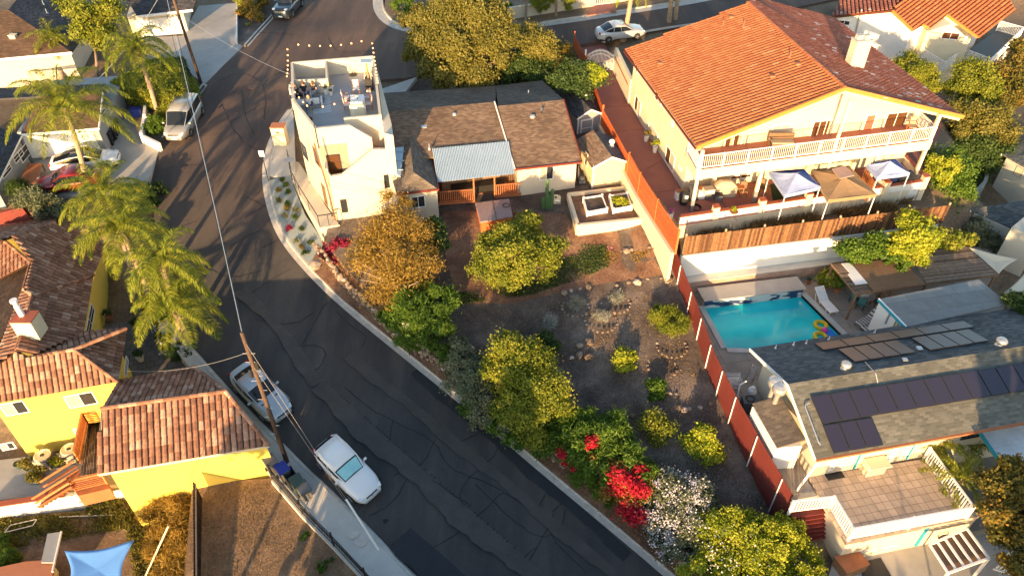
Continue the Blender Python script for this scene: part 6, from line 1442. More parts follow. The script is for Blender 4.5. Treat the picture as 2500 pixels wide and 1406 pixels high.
def car(label, kind, pcol, cpx, npx, zf=zr, ws=None, cat='car', sc=1.0, name='parked_car'):
    K = KIND[kind]; L, W, H = K['L']*sc, K['W']*sc, K['H']*sc; t = thing(name, label, cat); N = 26
    xs = [-.5, -.49, -.47, -.44]+[-.40+.8*i/(N-8) for i in range(N-7)]+[.44, .47, .49, .5]
    m = MB(); rows = []
    for x in xs:
        zt_ = interp(K['top'], x)*sc; e = abs(x)*2; w_ = W/2*(1-.34*max(0, (e-.55)/.45)**2.6-.035*max(0, (e-.5)/.5)); z0 = .24 if abs(x) < .46 else .30
        taper = .93; X = x*L
        r_ = [(w_*.90, z0), (w_*.99, z0+.10), (w_, z0+.28), (w_*.985, zt_*.72+.06), (w_*taper, zt_-.07), (w_*taper-.09, zt_-.005), (w_*.5, zt_+.03), (0, zt_+.04)]
        rows.append([Vector((X, y, z)) for y, z in r_]+[Vector((X, -y, z)) for y, z in r_[-2::-1]])
    k = len(rows[0]); vs = [p for r_ in rows for p in r_]; fs = [(i*k+j, i*k+j+1, (i+1)*k+j+1, (i+1)*k+j) for i in range(len(rows)-1) for j in range(k-1)]
    fs.append(tuple(range(k))[::-1]); fs.append(tuple((len(rows)-1)*k+j for j in range(k)))
    m.add(vs, fs); body = lobj('body', m, paint_ := M[pcol], t); body.data.polygons.foreach_set('use_smooth', [True]*len(body.data.polygons))
    e_ = body.modifiers.new('edge', 'EDGE_SPLIT'); e_.split_angle = R(62)
    m = MB(); m.box((0, 0, .27), L*.93, W*.86, .16); lobj('underbody', m, M['black_plastic'], t)
    x1, x2, x3, x4 = [g*L for g in K['gh']]; zb1, zb4 = interp(K['top'], K['gh'][0])*sc, interp(K['top'], K['gh'][3])*sc
    wb_, wr_ = W/2*.90, W/2*K['hw']*.92; zs = H-.07
    def sec(x, wl, zl, wh, zh): return [Vector((x, wl, zl)), Vector((x, wh, zh)), Vector((x, wh*.72, zh+.05)), Vector((x, 0, zh+.075)), Vector((x, -wh*.72, zh+.05)), Vector((x, -wh, zh)), Vector((x, -wl, zl))]
    # glass hull
    zm = (zb1+zb4)/2
    S = [sec(x1, wb_*.88, zb1-.03, wb_*.80, zb1+.01), sec(x2, wb_, zm, wr_*.97, zs-.03), sec((x2+x3)/2, wb_*1.01, zm, wr_, zs), sec(x3, wb_*.99, zm, wr_*.95, zs-.04), sec(x4, wb_*.85, zb4-.03, wb_*.74, zb4+.01)]
    m = MB(); k = 7; m.add([p for s in S for p in s], [(i*k+j, i*k+j+1, (i+1)*k+j+1, (i+1)*k+j) for i in range(4) for j in range(6)]+[tuple(range(7))[::-1], tuple(28+j for j in range(7))])
    lobj('windows', m, M['car_glass'], t)
    # painted roof panel and pillars a little proud of the glass
    if not K.get('glassroof'):
        m = MB(); Q = []
        for s in S[1:4]: Q += [p+Vector((0, 0, .012)) for p in s[1:6]]
        m.add(Q, [(i*5+j, i*5+j+1, (i+1)*5+j+1, (i+1)*5+j) for i in range(2) for j in range(4)]); o = lobj('roof', m, paint_, t, True); q_ = o.modifiers.new('s', 'SOLIDIFY'); q_.thickness = .03; q_.offset = 0
    m = MB()
    for sy in (1, -1):
        F = lambda s: [Vector((p.x, p.y*sy, p.z)) for p in s]
        a, b, c, d, e = [F(s) for s in S]
        m.tube([a[1], b[1]], .035, 6); m.tube([e[1], d[1]], .05 if kind in ('suv', 'van', 'offroad') else .04, 6); m.tube([b[1], c[1], d[1]], .03, 6)
        m.bar((b[0]+c[0])*.5+Vector((-.15, 0, 0)), (b[1]+c[1])*.5+Vector((-.2, 0, 0)), .07, .03); 
        if kind in ('suv', 'van', 'offroad', 'sedan'): m.bar(d[0]+Vector((.1, 0, 0)), d[1]+Vector((.15, 0, 0)), .10, .04)
    lobj('pillar_frame', m, paint_ if kind != 'fastback' else M['paint_white'], t)
    if ws:
        a, b = S[0], S[1]; m = MB(); u = Vector((.03, 0, .03)); i_ = lambda s: [s[1].lerp(s[5], .06), s[1].lerp(s[5], .94)]
        p, q = i_(a); r_, s_ = i_(b); m.add([(p+(r_-p)*.08)+u, (q+(s_-q)*.08)+u, (q+(s_-q)*.92)+u+Vector((0, 0, .04)), (a[3].lerp(b[3], .92))+u, (p+(r_-p)*.92)+u+Vector((0, 0, .04)), a[3].lerp(b[3], .08)+u], [(0, 5, 3, 4), (5, 1, 2, 3)]); o = lobj('sunshade', m, M['sunshade'], t)
    if K.get('rail'):
        for sy in (1, -1): m = MB(); m.tube([Vector((x2-.2, wr_*.86*sy, zs+.09)), Vector((0, wr_*.9*sy, zs+.13)), Vector((x3+.15, wr_*.86*sy, zs+.08))], .022, 6); lobj('roof_rail', m, M['metal_gray'] if pcol != 'paint_white' else paint_, t)
    for xw in (K['wb'], -K['wb']):
        for sy in (1, -1):
            R_ = K['wr']*sc; c = Vector((xw*L, sy*(W/2-.10), R_)); m = MB()
            m.tube([c+Vector((0, -.12, 0)), c+Vector((0, -.11, 0)), c+Vector((0, .11, 0)), c+Vector((0, .125, 0))], [R_*.9, R_, R_, R_*.9], 20)
            w_ = lobj('wheel', m, M['rubber'], t, False); m = MB(); cc = c+Vector((0, sy*.128, 0))
            m.tube([cc, cc+Vector((0, sy*.006, 0))], [R_*.66, R_*.64], 16)
            lobj('hub', m, M['metal_dark'], w_); m = MB()
            for s5 in range(5): a = s5*2*math.pi/5; m.bar(cc+Vector((0, sy*.014, 0)), cc+Vector((math.cos(a)*R_*.62, sy*.014, math.sin(a)*R_*.62)), R_*.16, .02, up=(0, 1, 0))
            lobj('rim', m, M['rim'], w_)
            m = MB(); ce = Vector((xw*L, sy*(W/2-.004), R_)); n_ = 16; pr = []
            for i in range(n_+1): a = math.pi*i/n_; pr += [ce+Vector((math.cos(a)*R_*1.06, 0, math.sin(a)*R_*1.06)), ce+Vector((math.cos(a)*R_*1.20, sy*.022, math.sin(a)*R_*1.20))]
            m.add(pr, [(2*i, 2*i+1, 2*i+3, 2*i+2) for i in range(n_)]); lobj('wheel_arch', m, M['black_plastic'] if kind in ('suv', 'offroad') else paint_, t)
    zf1, zr1 = interp(K['top'], .46)*sc, interp(K['top'], -.47)*sc
    for sy in (1, -1):
        m = MB(); m.box((L*.452, sy*W*.315, zf1-.035), .26, .30, .10, Vector((1, -.35*sy, -.25)).normalized(), Vector((.35*sy, 1, 0)).normalized()); bevel(lobj('headlight', m, M['head_lamp'], t), .03)
        m = MB(); m.box((-L*.474, sy*W*.335, zr1-.10), .12, .22, .16); bevel(lobj('tail_light', m, M['tail_lamp'], t), .02)
        m = MB(); m.box((x1-.28, sy*(W/2+.07), zb1+.06), .12, .20, .13); bevel(lobj('mirror', m, paint_, t), .03)
        for xd in (.10, -.12): m = MB(); m.box((xd*L, sy*(W/2*.995), .82*sc if kind != 'offroad' else .95), .15, .02, .025); lobj('door_handle', m, paint_, t)
    m = MB(); m.box((L*.487, 0, zf1-.14), .06, W*.40, .16); g = lobj('grille', m, M['metal_dark'], t)
    if kind in ('suv', 'coupe'): m = MB(); m.tube([Vector((L*.494+.01, 0, zf1-.13)), Vector((L*.494+.03, 0, zf1-.13))], .07, 12); lobj('round_badge', m, M['rim'], g)
    if kind == 'coupe':
        m = MB()
        for sy in (1, -1): m.box((L*.235, sy*.42, zb1-.035+.04), .10, .22, .02)
        m = MB(); m.box((L*.235, .42, zb1+.005), .10, .24, .02); lobj('hood_vent', m, M['metal_dark'], t); m = MB(); m.box((L*.235, -.42, zb1+.005), .10, .24, .02); lobj('hood_vent', m, M['metal_dark'], t)
    m = MB(); m.box((L*.497, 0, .42), .02, .42, .13); m.box((-L*.497, 0, .62), .02, .42, .13); m = MB(); m.box((L*.5, 0, .42), .02, .42, .13); lobj('plate', m, M['plate'], t); m = MB(); m.box((-L*.5, 0, .62), .02, .42, .13); lobj('plate', m, M['plate'], t)
    m = MB(); m.box((L*.485, 0, .33), .08, W*.62, .12); lobj('bumper', m, M['black_plastic'], t)
    if kind == 'offroad': m = MB(); m.tube([Vector((-L*.52, 0, .95)), Vector((-L*.56, 0, .95))], .38, 18); lobj('spare_wheel', m, M['rubber'], t)
    # place it on the slope
    c = at(*cpx, zf); n = at(*npx, zf); h = n-c; h.z = 0; h.normalize(); wbm = K['wb']*L
    a, b = c+h*wbm, c-h*wbm; za = zf(a.x, a.y) if callable(zf) else zf; zb_ = zf(b.x, b.y) if callable(zf) else zf
    X = Vector((a.x-b.x, a.y-b.y, za-zb_)).normalized(); Y = Vector((-h.y, h.x, 0)); sd = c+Y*.8; ss = c-Y*.8
    if callable(zf): Y = Vector((Y.x*1.6, Y.y*1.6, zf(sd.x, sd.y)-zf(ss.x, ss.y))).normalized()
    Z = X.cross(Y).normalized(); Y = Z.cross(X)
    t.matrix_world = Matrix(((X.x, Y.x, Z.x, c.x), (X.y, Y.y, Z.y, c.y), (X.z, Y.z, Z.z, (za+zb_)/2+.01), (0, 0, 0, 1)))
    return t
zrd = zplus(zr, .02)
car('white crossover with turquoise sunshade behind its windscreen on the shaded street', 'suv', 'paint_white', (852, 1156), (891, 1196), zrd, ws=True, sc=.94)
car('silver coupe with hood vents parked under the lower utility pole', 'coupe', 'paint_silver', (642, 968), (678, 1005), zrd)
car('silver minivan with roof rails parked at the kerb below the hedge', 'van', 'paint_pale_silver', (455, 306), (436, 340), zrd)
car('white fastback sedan with glass roof parked in front of the white garage door', 'fastback', 'paint_white', (216, 408), (262, 402), zplus(lambda x, y: float(np.interp(y, [44, 60], [4.6, 5.4])), .02))
car('dark red sedan half hidden by the palm beside the white sedan', 'sedan', 'paint_red', (178, 457), (140, 462), zplus(lambda x, y: float(np.interp(y, [44, 60], [4.6, 5.4])), .02))
car('silver sedan parked on the upper side street behind the palm trunk', 'sedan', 'paint_silver', (1512, 92), (1548, 88), zrd, sc=1.0)
car('slate blue off road vehicle parked at the top of the street', 'offroad', 'paint_slate', (706, 30), (692, 46), zrd)

def bin_(px, py, zf, label, mt='gray_plastic', grp=None, open_=False, rz=None, lid=None):
    p = at(px, py, zf); t = thing('wheelie_bin', label, 'bin', (0, 0, 0), 0, grp)
    m = MB(); b0 = [(-.24, -.28), (.24, -.28), (.24, .28), (-.24, .28)]; b1 = [(-.30, -.36), (.30, -.36), (.30, .36), (-.30, .36)]
    m.add([(x, y, .08) for x, y in b0]+[(x, y, .98) for x, y in b1], [(3, 2, 1, 0), (0, 1, 5, 4), (1, 2, 6, 5), (2, 3, 7, 6), (3, 0, 4, 7)]+([] if open_ else [(4, 5, 6, 7)]))
    o = lobj('body', m, M[mt], t); 
    if open_: q = o.modifiers.new('s', 'SOLIDIFY'); q.thickness = .03
    m = MB(); m.box((0, -.02, 1.02), .66, .80, .06) if not open_ else m.box((0, .44, .7), .64, .06, .66); bevel(lobj('lid', m, M[lid or mt], t), .025)
    m = MB(); m.bar((-.28, .42, .93), (.28, .42, .93), .04); lobj('handle', m, M['metal_dark'], t)
    for s in (1, -1): m = MB(); m.tube([Vector((s*.27, .27, .12)), Vector((s*.33, .27, .12))], .12, 12); lobj('wheel', m, M['rubber'], t)
    t.location = p; t.rotation_euler = (0, 0, rz if rz is not None else R(40)); return t
zsw = zplus(zr, .13); g1 = 'wheelie bins along the iron fence'
bin_(668, 1150, zsw, 'dark brown wheelie bin nearest the yellow garage corner', 'gray_plastic', g1); bin_(697, 1168, zsw, 'blue lidded wheelie bin beside the utility pole', 'gray_plastic', g1, lid='blue_plastic')
bin_(716, 1183, zsw, 'black wheelie bin with its lid open behind the pole', 'black_plastic', g1, True); bin_(732, 1198, zsw, 'grey green wheelie bin next to the open black bin', 'green_plastic', g1); bin_(748, 1214, zsw, 'dark wheelie bin at the lower end of the fence row', 'gray_plastic', g1)
g2 = 'wheelie bins beside the grey garage'; zd = lambda x, y: float(np.interp(y, [44, 60], [4.62, 5.42]))
bin_(268, 352, zd, 'black wheelie bin closest to the white garage door corner', 'black_plastic', g2, rz=R(-75)); bin_(276, 338, zd, 'black wheelie bin, middle of three by the grey garage side wall', 'black_plastic', g2, rz=R(-75)); bin_(284, 322, zd, 'black wheelie bin, farthest of three along the grey garage side wall', 'black_plastic', g2, rz=R(-75))
bin_(340, 294, zd, 'bright blue recycling bin leaning by the stepped white wall', 'blue_plastic', rz=R(-80))
# ================================================================ VEGETATION
NR = np.random.default_rng(11)
def leafmesh(name, C, A, B, val, mt, parent=None):
    """diamond leaves: centres C, half axes A (length) and B (width)"""
    n = len(C); V = np.empty((n, 4, 3), np.float32); V[:, 0] = C-A; V[:, 1] = C+B-A*.15; V[:, 2] = C+A; V[:, 3] = C-B-A*.15
    me = bpy.data.meshes.new(name); me.vertices.add(n*4); me.vertices.foreach_set('co', V.ravel()); me.loops.add(n*4); me.loops.foreach_set('vertex_index', np.arange(n*4, dtype=np.int32))
    me.polygons.add(n); me.polygons.foreach_set('loop_start', np.arange(0, n*4, 4, dtype=np.int32)); me.update(calc_edges=True)
    a = me.attributes.new('rnd', 'FLOAT', 'FACE'); a.data.foreach_set('value', np.clip(val, 0, 1).astype(np.float32))
    return link(name, me, M[mt], parent)
def unit(n):
    v = NR.normal(size=(n, 3)); return v/np.linalg.norm(v, axis=1)[:, None]
def crown_pts(blobs, n, clump=.2, hollow=.5, flat=0.0, under=.35):
    tot = sum(r[0]*r[1]+r[2]*r[0] for c, r in blobs); C = []; D = []; Vv = []
    for c, r in blobs:
        k = max(8, int(n*(r[0]*r[1]+r[2]*r[0])/tot)); nc = max(5, int(14+3*max(r)**1.5)); cd = unit(nc); cd[:, 2] = np.where((cd[:, 2] < 0) & (NR.random(nc) > under), -cd[:, 2], cd[:, 2])
        cr = hollow+(1-hollow)*NR.random(nc)**.6; cc = cd*cr[:, None]*np.array(r); i = NR.integers(0, nc, k); off = NR.normal(size=(k, 3))*np.array(r)*clump*NR.uniform(.6, 1.3, nc)[i][:, None]
        p = cc[i]+off; C.append(p+np.array(c)); d = p/np.array(r); D.append(d/(np.linalg.norm(d, axis=1)[:, None]+1e-6)); cv = NR.random(nc); Vv.append(cv[i]*.55+NR.random(k)*.45)
    return np.concatenate(C), np.concatenate(D), np.concatenate(Vv)
def foliage(name, parent, blobs, n, size, mt, elong=1.5, clump=.2, hollow=.5, out=.6, wd=.5, up=0.0, zmin=None, bias=0.0, under=.35):
    if size < .3 and n > 400: n = int(n*1.6); size *= .78
    C, D, val = crown_pts(blobs, n, clump, hollow, under=under)
    if zmin is not None: k = C[:, 2] > zmin; C, D, val = C[k], D[k], val[k]
    n = len(C); Nn = D*out+unit(n)*(1-out*.5); Nn /= np.linalg.norm(Nn, axis=1)[:, None]; t = unit(n)+np.array([0, 0, up])+D*.35; A = t-Nn*(t*Nn).sum(1)[:, None]; A /= np.linalg.norm(A, axis=1)[:, None]+1e-6; B = np.cross(Nn, A)
    s = size*NR.uniform(.6, 1.3, n)[:, None]; return leafmesh(name, C, A*s*elong*.5, B*s*wd, val+bias, mt, parent)
def blobw(bl, sq=.85):
    out = []
    for b in bl:
        px, py, z, r = b[:4]; p = at(px, py, z); rr = wr(r, p); out.append((tuple(p), (rr, rr*.95, rr*(b[4] if len(b) > 4 else sq))))
    return out
def tree(label, base, bl, n, size, mt, name='tree', cat='tree', grp=None, trunk=.16, bark='bark', zf=None, extra=None, **k):
    B = blobw(bl); b = at(*base[:2], base[2]) if not isinstance(base, Vector) else base; t = thing(name, label, cat, b, 0, grp); m = MB()
    c0 = sum((Vector(c) for c, r in B), Vector())/len(B); fork = b.lerp(Vector((c0.x, c0.y, max(b.z+.5, min(c[2] for c, r in B)-.2))), .6)
    m.tube([b-Vector((0, 0, .2)), b.lerp(fork, .5)+Vector((rnd.uniform(-.1, .1), 0, 0)), fork], [trunk, trunk*.8, trunk*.62], 8)
    for c, r in B:
        c = Vector(c); mid = fork.lerp(c, .5)+Vector((rnd.uniform(-.2, .2), rnd.uniform(-.2, .2), 0)); m.tube([fork, mid, c+Vector((0, 0, r[2]*.3))], [trunk*.5, trunk*.32, trunk*.12], 6)
        for q in range(3): d = Vector(unit(1)[0]); m.tube([mid.lerp(c, .5), c+Vector((d.x*r[0]*.7, d.y*r[1]*.7, abs(d.z)*r[2]*.6))], [trunk*.18, trunk*.05], 4)
    m.build('trunk', M[bark], t, smooth=True)
    foliage('crown', t, B, n, size, mt, **k)
    if extra:
        for (nm, bl2, n2, s2, m2, kw) in extra: foliage(nm, t, blobw(bl2), n2, s2, m2, **kw)
    return t
def shrub(label, bl, n, size, mt, cat='shrub', name='shrub', grp=None, extra=None, twig=True, stems='bark', **k):
    B = blobw(bl); cx_ = sum(c[0] for c, r in B)/len(B); cy_ = sum(c[1] for c, r in B)/len(B); zb = min(c[2]-r[2] for c, r in B); t = thing(name, label, cat, (cx_, cy_, zb), 0, grp)
    if twig:
        m = MB()
        for c, r in B:
            for q in range(4): d = Vector(unit(1)[0]); m.tube([Vector((c[0]+d.x*.1, c[1]+d.y*.1, c[2]-r[2])), Vector((c[0]+d.x*r[0]*.6, c[1]+d.y*r[1]*.6, c[2]+abs(d.z)*r[2]*.7))], [.035, .012], 4)
        m.build('stems', M[stems], t)
    foliage('leaves', t, B, n, size, mt, **k)
    if extra:
        for (nm, bl2, n2, s2, m2, kw) in extra: foliage(nm, t, blobw(bl2), n2, s2, m2, **kw)
    return t

# large oak and the dark shrubs round it
tree('large olive green oak beside the street behind the tower and shingled house', (1110, 205, 5.6), [(1035, 62, 9.5, 52), (1100, 45, 11, 66), (1172, 55, 11, 70), (1215, 95, 10, 58), (1060, 110, 9, 62), (1130, 120, 9.5, 78), (1190, 150, 8.5, 58), (1090, 170, 8, 60), (1150, 190, 7.4, 50), (1020, 140, 7.8, 34)], 80000, .17, 'leaf_oak', trunk=.4, clump=.16)
tree('small ochre green tree right of the large oak', (1305, 190, 5.9), [(1295, 105, 9, 42), (1325, 115, 8.8, 38)], 9000, .17, 'leaf_oak', clump=.2)
shrub('dark mass of shrubs below the small ochre tree', [(1275, 165, 7.2, 44), (1320, 180, 6.8, 42), (1240, 185, 6.8, 34)], 11000, .17, 'leaf_dark')
shrub('reddish dark shrub beside the driveway gate wall', [(1365, 135, 7.2, 34), (1375, 170, 6.8, 28)], 5000, .14, 'leaf_autumn')
tree('leafy green tree overhanging the dark shed roof', (1420, 235, 5.6), [(1385, 198, 8.2, 40), (1430, 190, 8.6, 42), (1405, 215, 8, 36), (1455, 185, 8.8, 20)], 12000, .17, 'leaf_dark', extra=[('sunlit_twigs', [(1452, 182, 9.2, 24)], 1500, .16, 'leaf_bright', {})])  # sun on the top twigs put into a brighter leaf colour
# garden
tree('round glossy citrus tree in the upper garden beside the hot tub', (1262, 700, zg), [(1205, 600, 5.6, 42), (1200, 655, 5.2, 48), (1250, 585, 6.2, 46), (1300, 575, 6.2, 44), (1335, 610, 5.9, 38), (1250, 635, 6.2, 56), (1310, 650, 5.6, 44), (1235, 680, 5, 38), (1290, 545, 5.6, 30)], 34000, .14, 'leaf_citrus', clump=.2, wd=.42)
t = tree('tall twiggy golden shrub with pale bare stems in front of the tower', (985, 730, zg), [(960, 545, 6.6, 52), (915, 590, 5.9, 46), (1010, 580, 6.2, 50), (900, 650, 5.0, 56), (980, 640, 5.6, 66), (1040, 650, 5.2, 46), (950, 700, 4.6, 62), (1030, 710, 4.2, 40), (985, 500, 7.0, 28), (945, 480, 7.6, 18)], 20000, .12, 'leaf_golden', clump=.26, hollow=.2, wd=.3, elong=2, bark='bark_pale', trunk=.12)
m = MB(); b = at(985, 730, zg)
for k in range(46):
    a, b2 = NR.uniform(860, 1075), NR.uniform(500, 700); e = at(a, b2, NR.uniform(4.6, 6.8)); md = b.lerp(e, .5)+Vector((0, 0, .5)); m.tube([b, md, e], [.05, .03, .008], 4)
m.build('branches', M['bark_pale'], t)
shrub('dark green bush against the white wing of the shingled house', [(1060, 560, 5.6, 30), (1065, 600, 5.2, 28)], 4500, .15, 'leaf_dark')
shrub('bright green feathery juniper spilling over the stone wall', [(1010, 760, 4.0, 60), (1060, 740, 4.2, 52), (1000, 810, 3.0, 46), (1060, 810, 3.2, 44), (955, 770, 3.2, 30)], 26000, .15, 'leaf_green', elong=2.6, wd=.22, out=.3, up=.8, clump=.16)
shrub('grey green hedge shrub below the juniper along the kerb', [(1130, 900, 2.6, 44), (1150, 950, 2.3, 56), (1200, 1000, 1.9, 44), (1120, 850, 3.0, 30), (1170, 1020, 1.2, 30), (1210, 960, 2.4, 40), (1180, 900, 2.8, 36), (1230, 1030, 1.3, 34)], 20000, .12, 'leaf_sage', clump=.18)
tree('yellow green tree rising from the middle of the roadside hedge', (1245, 960, zg), [(1240, 860, 4.4, 46), (1290, 880, 4.2, 50), (1215, 905, 3.6, 40), (1265, 910, 4.0, 46)], 20000, .12, 'leaf_citrus', clump=.22)
tree('broad yellow green tree between grey green hedge and red blossoms', (1300, 1060, zg), [(1270, 960, 3.6, 50), (1330, 950, 3.8, 52), (1340, 1000, 3.2, 48), (1280, 1020, 2.8, 46), (1240, 1000, 2.6, 36), (1300, 1060, 1.8, 36)], 24000, .12, 'leaf_citrus', clump=.22)
shrub('low dark leafy hedge filling the kerbside gaps between the taller shrubs', [(1085, 870, 2.2, 30), (1160, 985, 1.6, 34), (1215, 1035, 1.1, 34), (1260, 1075, .9, 32), (1330, 1085, 1.2, 36), (1365, 1055, 1.7, 34), (1590, 1215, .9, 30)], 9000, .12, 'leaf_green')
shrub('small dark green round bush behind the yellow green tree', [(1338, 838, 3.4, 26)], 2600, .13, 'leaf_dark')
shrub('small round golden green bush alone in the bare garden', [(1524, 872, 2.7, 26), (1524, 892, 2.3, 22)], 3200, .12, 'leaf_bright')
shrub('small leafy lemon shrub in the lower garden', [(1602, 950, 2.0, 24), (1603, 975, 1.7, 20), (1612, 938, 2.3, 14)], 2600, .13, 'leaf_green')
shrub('thin yellow green shrub between rocks and flowering hedge', [(1590, 1030, 1.9, 28), (1620, 1050, 1.7, 30), (1605, 1075, 1.3, 22)], 2600, .11, 'leaf_citrus', hollow=.2, clump=.3)
shrub('upright yellow green citrus near the lower red fence', [(1722, 1060, 2.3, 30), (1705, 1090, 1.7, 36), (1725, 1105, 1.4, 34)], 6000, .13, 'leaf_bright')
shrub('spiky rosemary bush against the red fence', [(1620, 780, 3.1, 34), (1650, 795, 3.0, 36), (1610, 765, 3.3, 22)], 9000, .12, 'leaf_citrus', elong=2.6, wd=.2, out=.2, up=1.2, clump=.16, bias=-.15)
for k, (a, b, lb) in enumerate([(1405, 742, 'silver grey shrub ringed by stones nearest the round tree'), (1503, 730, 'silver grey shrub at the upper right of the four'), (1468, 770, 'silver grey shrub in the lower ring of stones'), (1342, 787, 'silver grey shrub beside scattered stones on the left')]):
    shrub(lb, [(a, b, 3.1 if k != 3 else 2.9, 17)], 1300, .11, 'leaf_silver', grp='silver shrubs in the garden', elong=3, wd=.14, out=.1, up=1.0, hollow=.1, clump=.3)
shrub('crimson leaved shrub at the top of the stone wall', [(822, 615, 3.6, 30), (838, 600, 3.9, 18), (806, 590, 3.8, 14)], 4500, .12, 'petal_crimson')
shrub('long leaved green hedge strewn with red bougainvillea flowers', [(1420, 1040, 2.4, 48), (1480, 1050, 2.4, 52), (1440, 1100, 1.8, 56), (1520, 1110, 2.0, 52), (1480, 1150, 1.4, 50), (1570, 1160, 1.6, 40), (1400, 1110, 1.0, 40), (1430, 1160, .5, 38), (1380, 1060, 1.6, 40), (1370, 1020, 2.2, 34), (1480, 1200, .4, 34)], 34000, .15, 'leaf_green', elong=2.4, wd=.26, clump=.16, up=.4,
      extra=[('red_flowers', [(1450, 1080, 2.9, 12), (1372, 1105, 1.7, 12), (1450, 1125, 2.0, 12), (1378, 1130, 1.2, 8), (1440, 1085, 2.7, 14), (1400, 1145, .9, 7), (1545, 1110, 2.3, 10)], 1800, .12, 'petal_red', dict(clump=.35, hollow=.1))])
shrub('scarlet bougainvillea in full flower beside the white flowers', [(1520, 1160, 1.8, 34), (1545, 1200, 1.3, 40), (1500, 1190, 1.1, 34), (1540, 1245, .5, 32), (1575, 1180, 1.5, 30)], 9000, .12, 'leaf_golden', clump=.2,
      extra=[('red_flowers', [(1515, 1165, 2.1, 28), (1545, 1195, 1.7, 34), (1500, 1185, 1.4, 22), (1545, 1245, .9, 32), (1525, 1215, 1.1, 26), (1560, 1155, 2.1, 20)], 7000, .12, 'petal_red', dict(clump=.26, hollow=.6, out=.7))])
shrub('hedge covered with small white and pale blue flowers', [(1640, 1200, 1.4, 46), (1690, 1215, 1.5, 50), (1620, 1260, .6, 46), (1680, 1270, 1.0, 56), (1730, 1250, 1.3, 44), (1620, 1320, -.2, 40), (1660, 1350, .1, 46), (1590, 1250, .4, 36), (1700, 1310, .8, 46), (1620, 1220, 1.0, 36)], 30000, .12, 'leaf_sage', clump=.18, bias=-.1,
      extra=[('white_flowers', [(1640, 1195, 1.6, 46), (1690, 1210, 1.7, 48), (1615, 1260, .8, 48), (1680, 1270, 1.2, 54), (1615, 1320, .1, 42), (1655, 1350, .3, 44)], 2600, .10, 'petal_white', dict(clump=.2, hollow=.9, elong=1, wd=.55))])
shrub('large golden green hedge filling the bottom edge of the picture', [(1760, 1300, 1.4, 56), (1830, 1300, 1.7, 62), (1900, 1330, 1.5, 62), (1780, 1370, .8, 64), (1860, 1390, 1.0, 70), (1950, 1380, 1.1, 56), (1720, 1400, .2, 60), (1930, 1300, 1.5, 34), (1800, 1440, .5, 70), (1900, 1460, .6, 70)], 60000, .105, 'leaf_bright', clump=.16,
      extra=[('white_flowers', [(1740, 1330, 1.5, 60), (1820, 1370, 1.5, 60)], 260, .09, 'petal_white', dict(clump=.3, hollow=.9, elong=1, wd=.5))])
# right side hillside
G = 'trees on the slope right of the tiled house'
tree('dense dark citrus tree topped by bright yellow leaves beside the patio wall', (2310, 510, 1.2), [(2300, 410, 5.6, 48), (2340, 430, 5.2, 44), (2280, 450, 4.6, 48), (2330, 475, 4.0, 52), (2290, 490, 3.4, 42)], 22000, .15, 'leaf_green', grp=G, extra=[('top_leaves', [(2285, 400, 6.6, 22), (2320, 405, 6.7, 22), (2300, 425, 6.3, 26), (2265, 425, 5.9, 14)], 3800, .14, 'leaf_bright', dict(clump=.2))])  # brighter yellow leaves over the top of the crown
tree('bushy tree with yellow tips behind the right corner of the tiled roof', (2240, 235, 4), [(2220, 160, 7.4, 34), (2245, 185, 7.2, 34), (2265, 215, 6.6, 24)], 9000, .15, 'leaf_citrus', grp=G)
tree('big yellow green tree right of the small bushy tree', (2380, 300, 2.8), [(2370, 190, 7.6, 42), (2345, 215, 7.2, 34), (2410, 210, 7.4, 36), (2390, 240, 6.8, 44)], 15000, .16, 'leaf_citrus', grp=G)
tree('mixed ochre and green tree at the right edge below the white decks', (2460, 280, 2.8), [(2450, 200, 7.2, 46), (2480, 170, 7.6, 36), (2480, 240, 6.8, 40), (2430, 260, 6.2, 40), (2495, 120, 8, 30)], 17000, .16, 'leaf_autumn', grp=G)
tree('dull green spreading tree in the middle of the slope', (2390, 370, 2.4), [(2360, 280, 6.2, 44), (2410, 300, 6.0, 46), (2350, 330, 5.0, 40), (2440, 320, 5.6, 40)], 15000, .16, 'leaf_oak', grp=G)
tree('dark green tree on the shaded lower slope above the hedge wall', (2400, 420, 1.8), [(2380, 360, 4.4, 44), (2430, 370, 4.2, 42), (2340, 370, 4.4, 36), (2400, 395, 3.6, 34)], 13000, .15, 'leaf_dark', grp=G)
shrub('dark hedge behind the curving garden wall', [(2385, 440, 2.4, 24), (2370, 462, 2.0, 22), (2345, 485, 1.6, 20)], 5000, .13, 'leaf_dark')
tree('bright yellow leaved tree in front of the brown board fence', (2215, 655, 2.4), [(2225, 545, 7.0, 30), (2240, 575, 6.6, 42), (2205, 600, 6.0, 36), (2255, 600, 6.0, 32), (2225, 625, 5.2, 34)], 13000, .16, 'leaf_bright', clump=.2)
shrub('green bush overhanging the sheet roof left of the yellow tree', [(2080, 615, 5.2, 30), (2105, 625, 5.0, 24), (2140, 600, 5.3, 32), (2165, 620, 5.0, 26), (2200, 640, 4.9, 24)], 9000, .17, 'leaf_green')
shrub('leafy plants above the slatted pergola right of the yellow tree', [(2300, 585, 4.9, 28), (2330, 590, 4.8, 26), (2360, 590, 4.6, 20), (2275, 600, 4.9, 18)], 6000, .17, 'leaf_citrus')
shrub('dull shrubs against the grey house behind the pergola', [(2385, 560, 2.8, 30), (2410, 590, 2.4, 28), (2430, 620, 2.0, 18)], 6000, .13, 'leaf_sage')
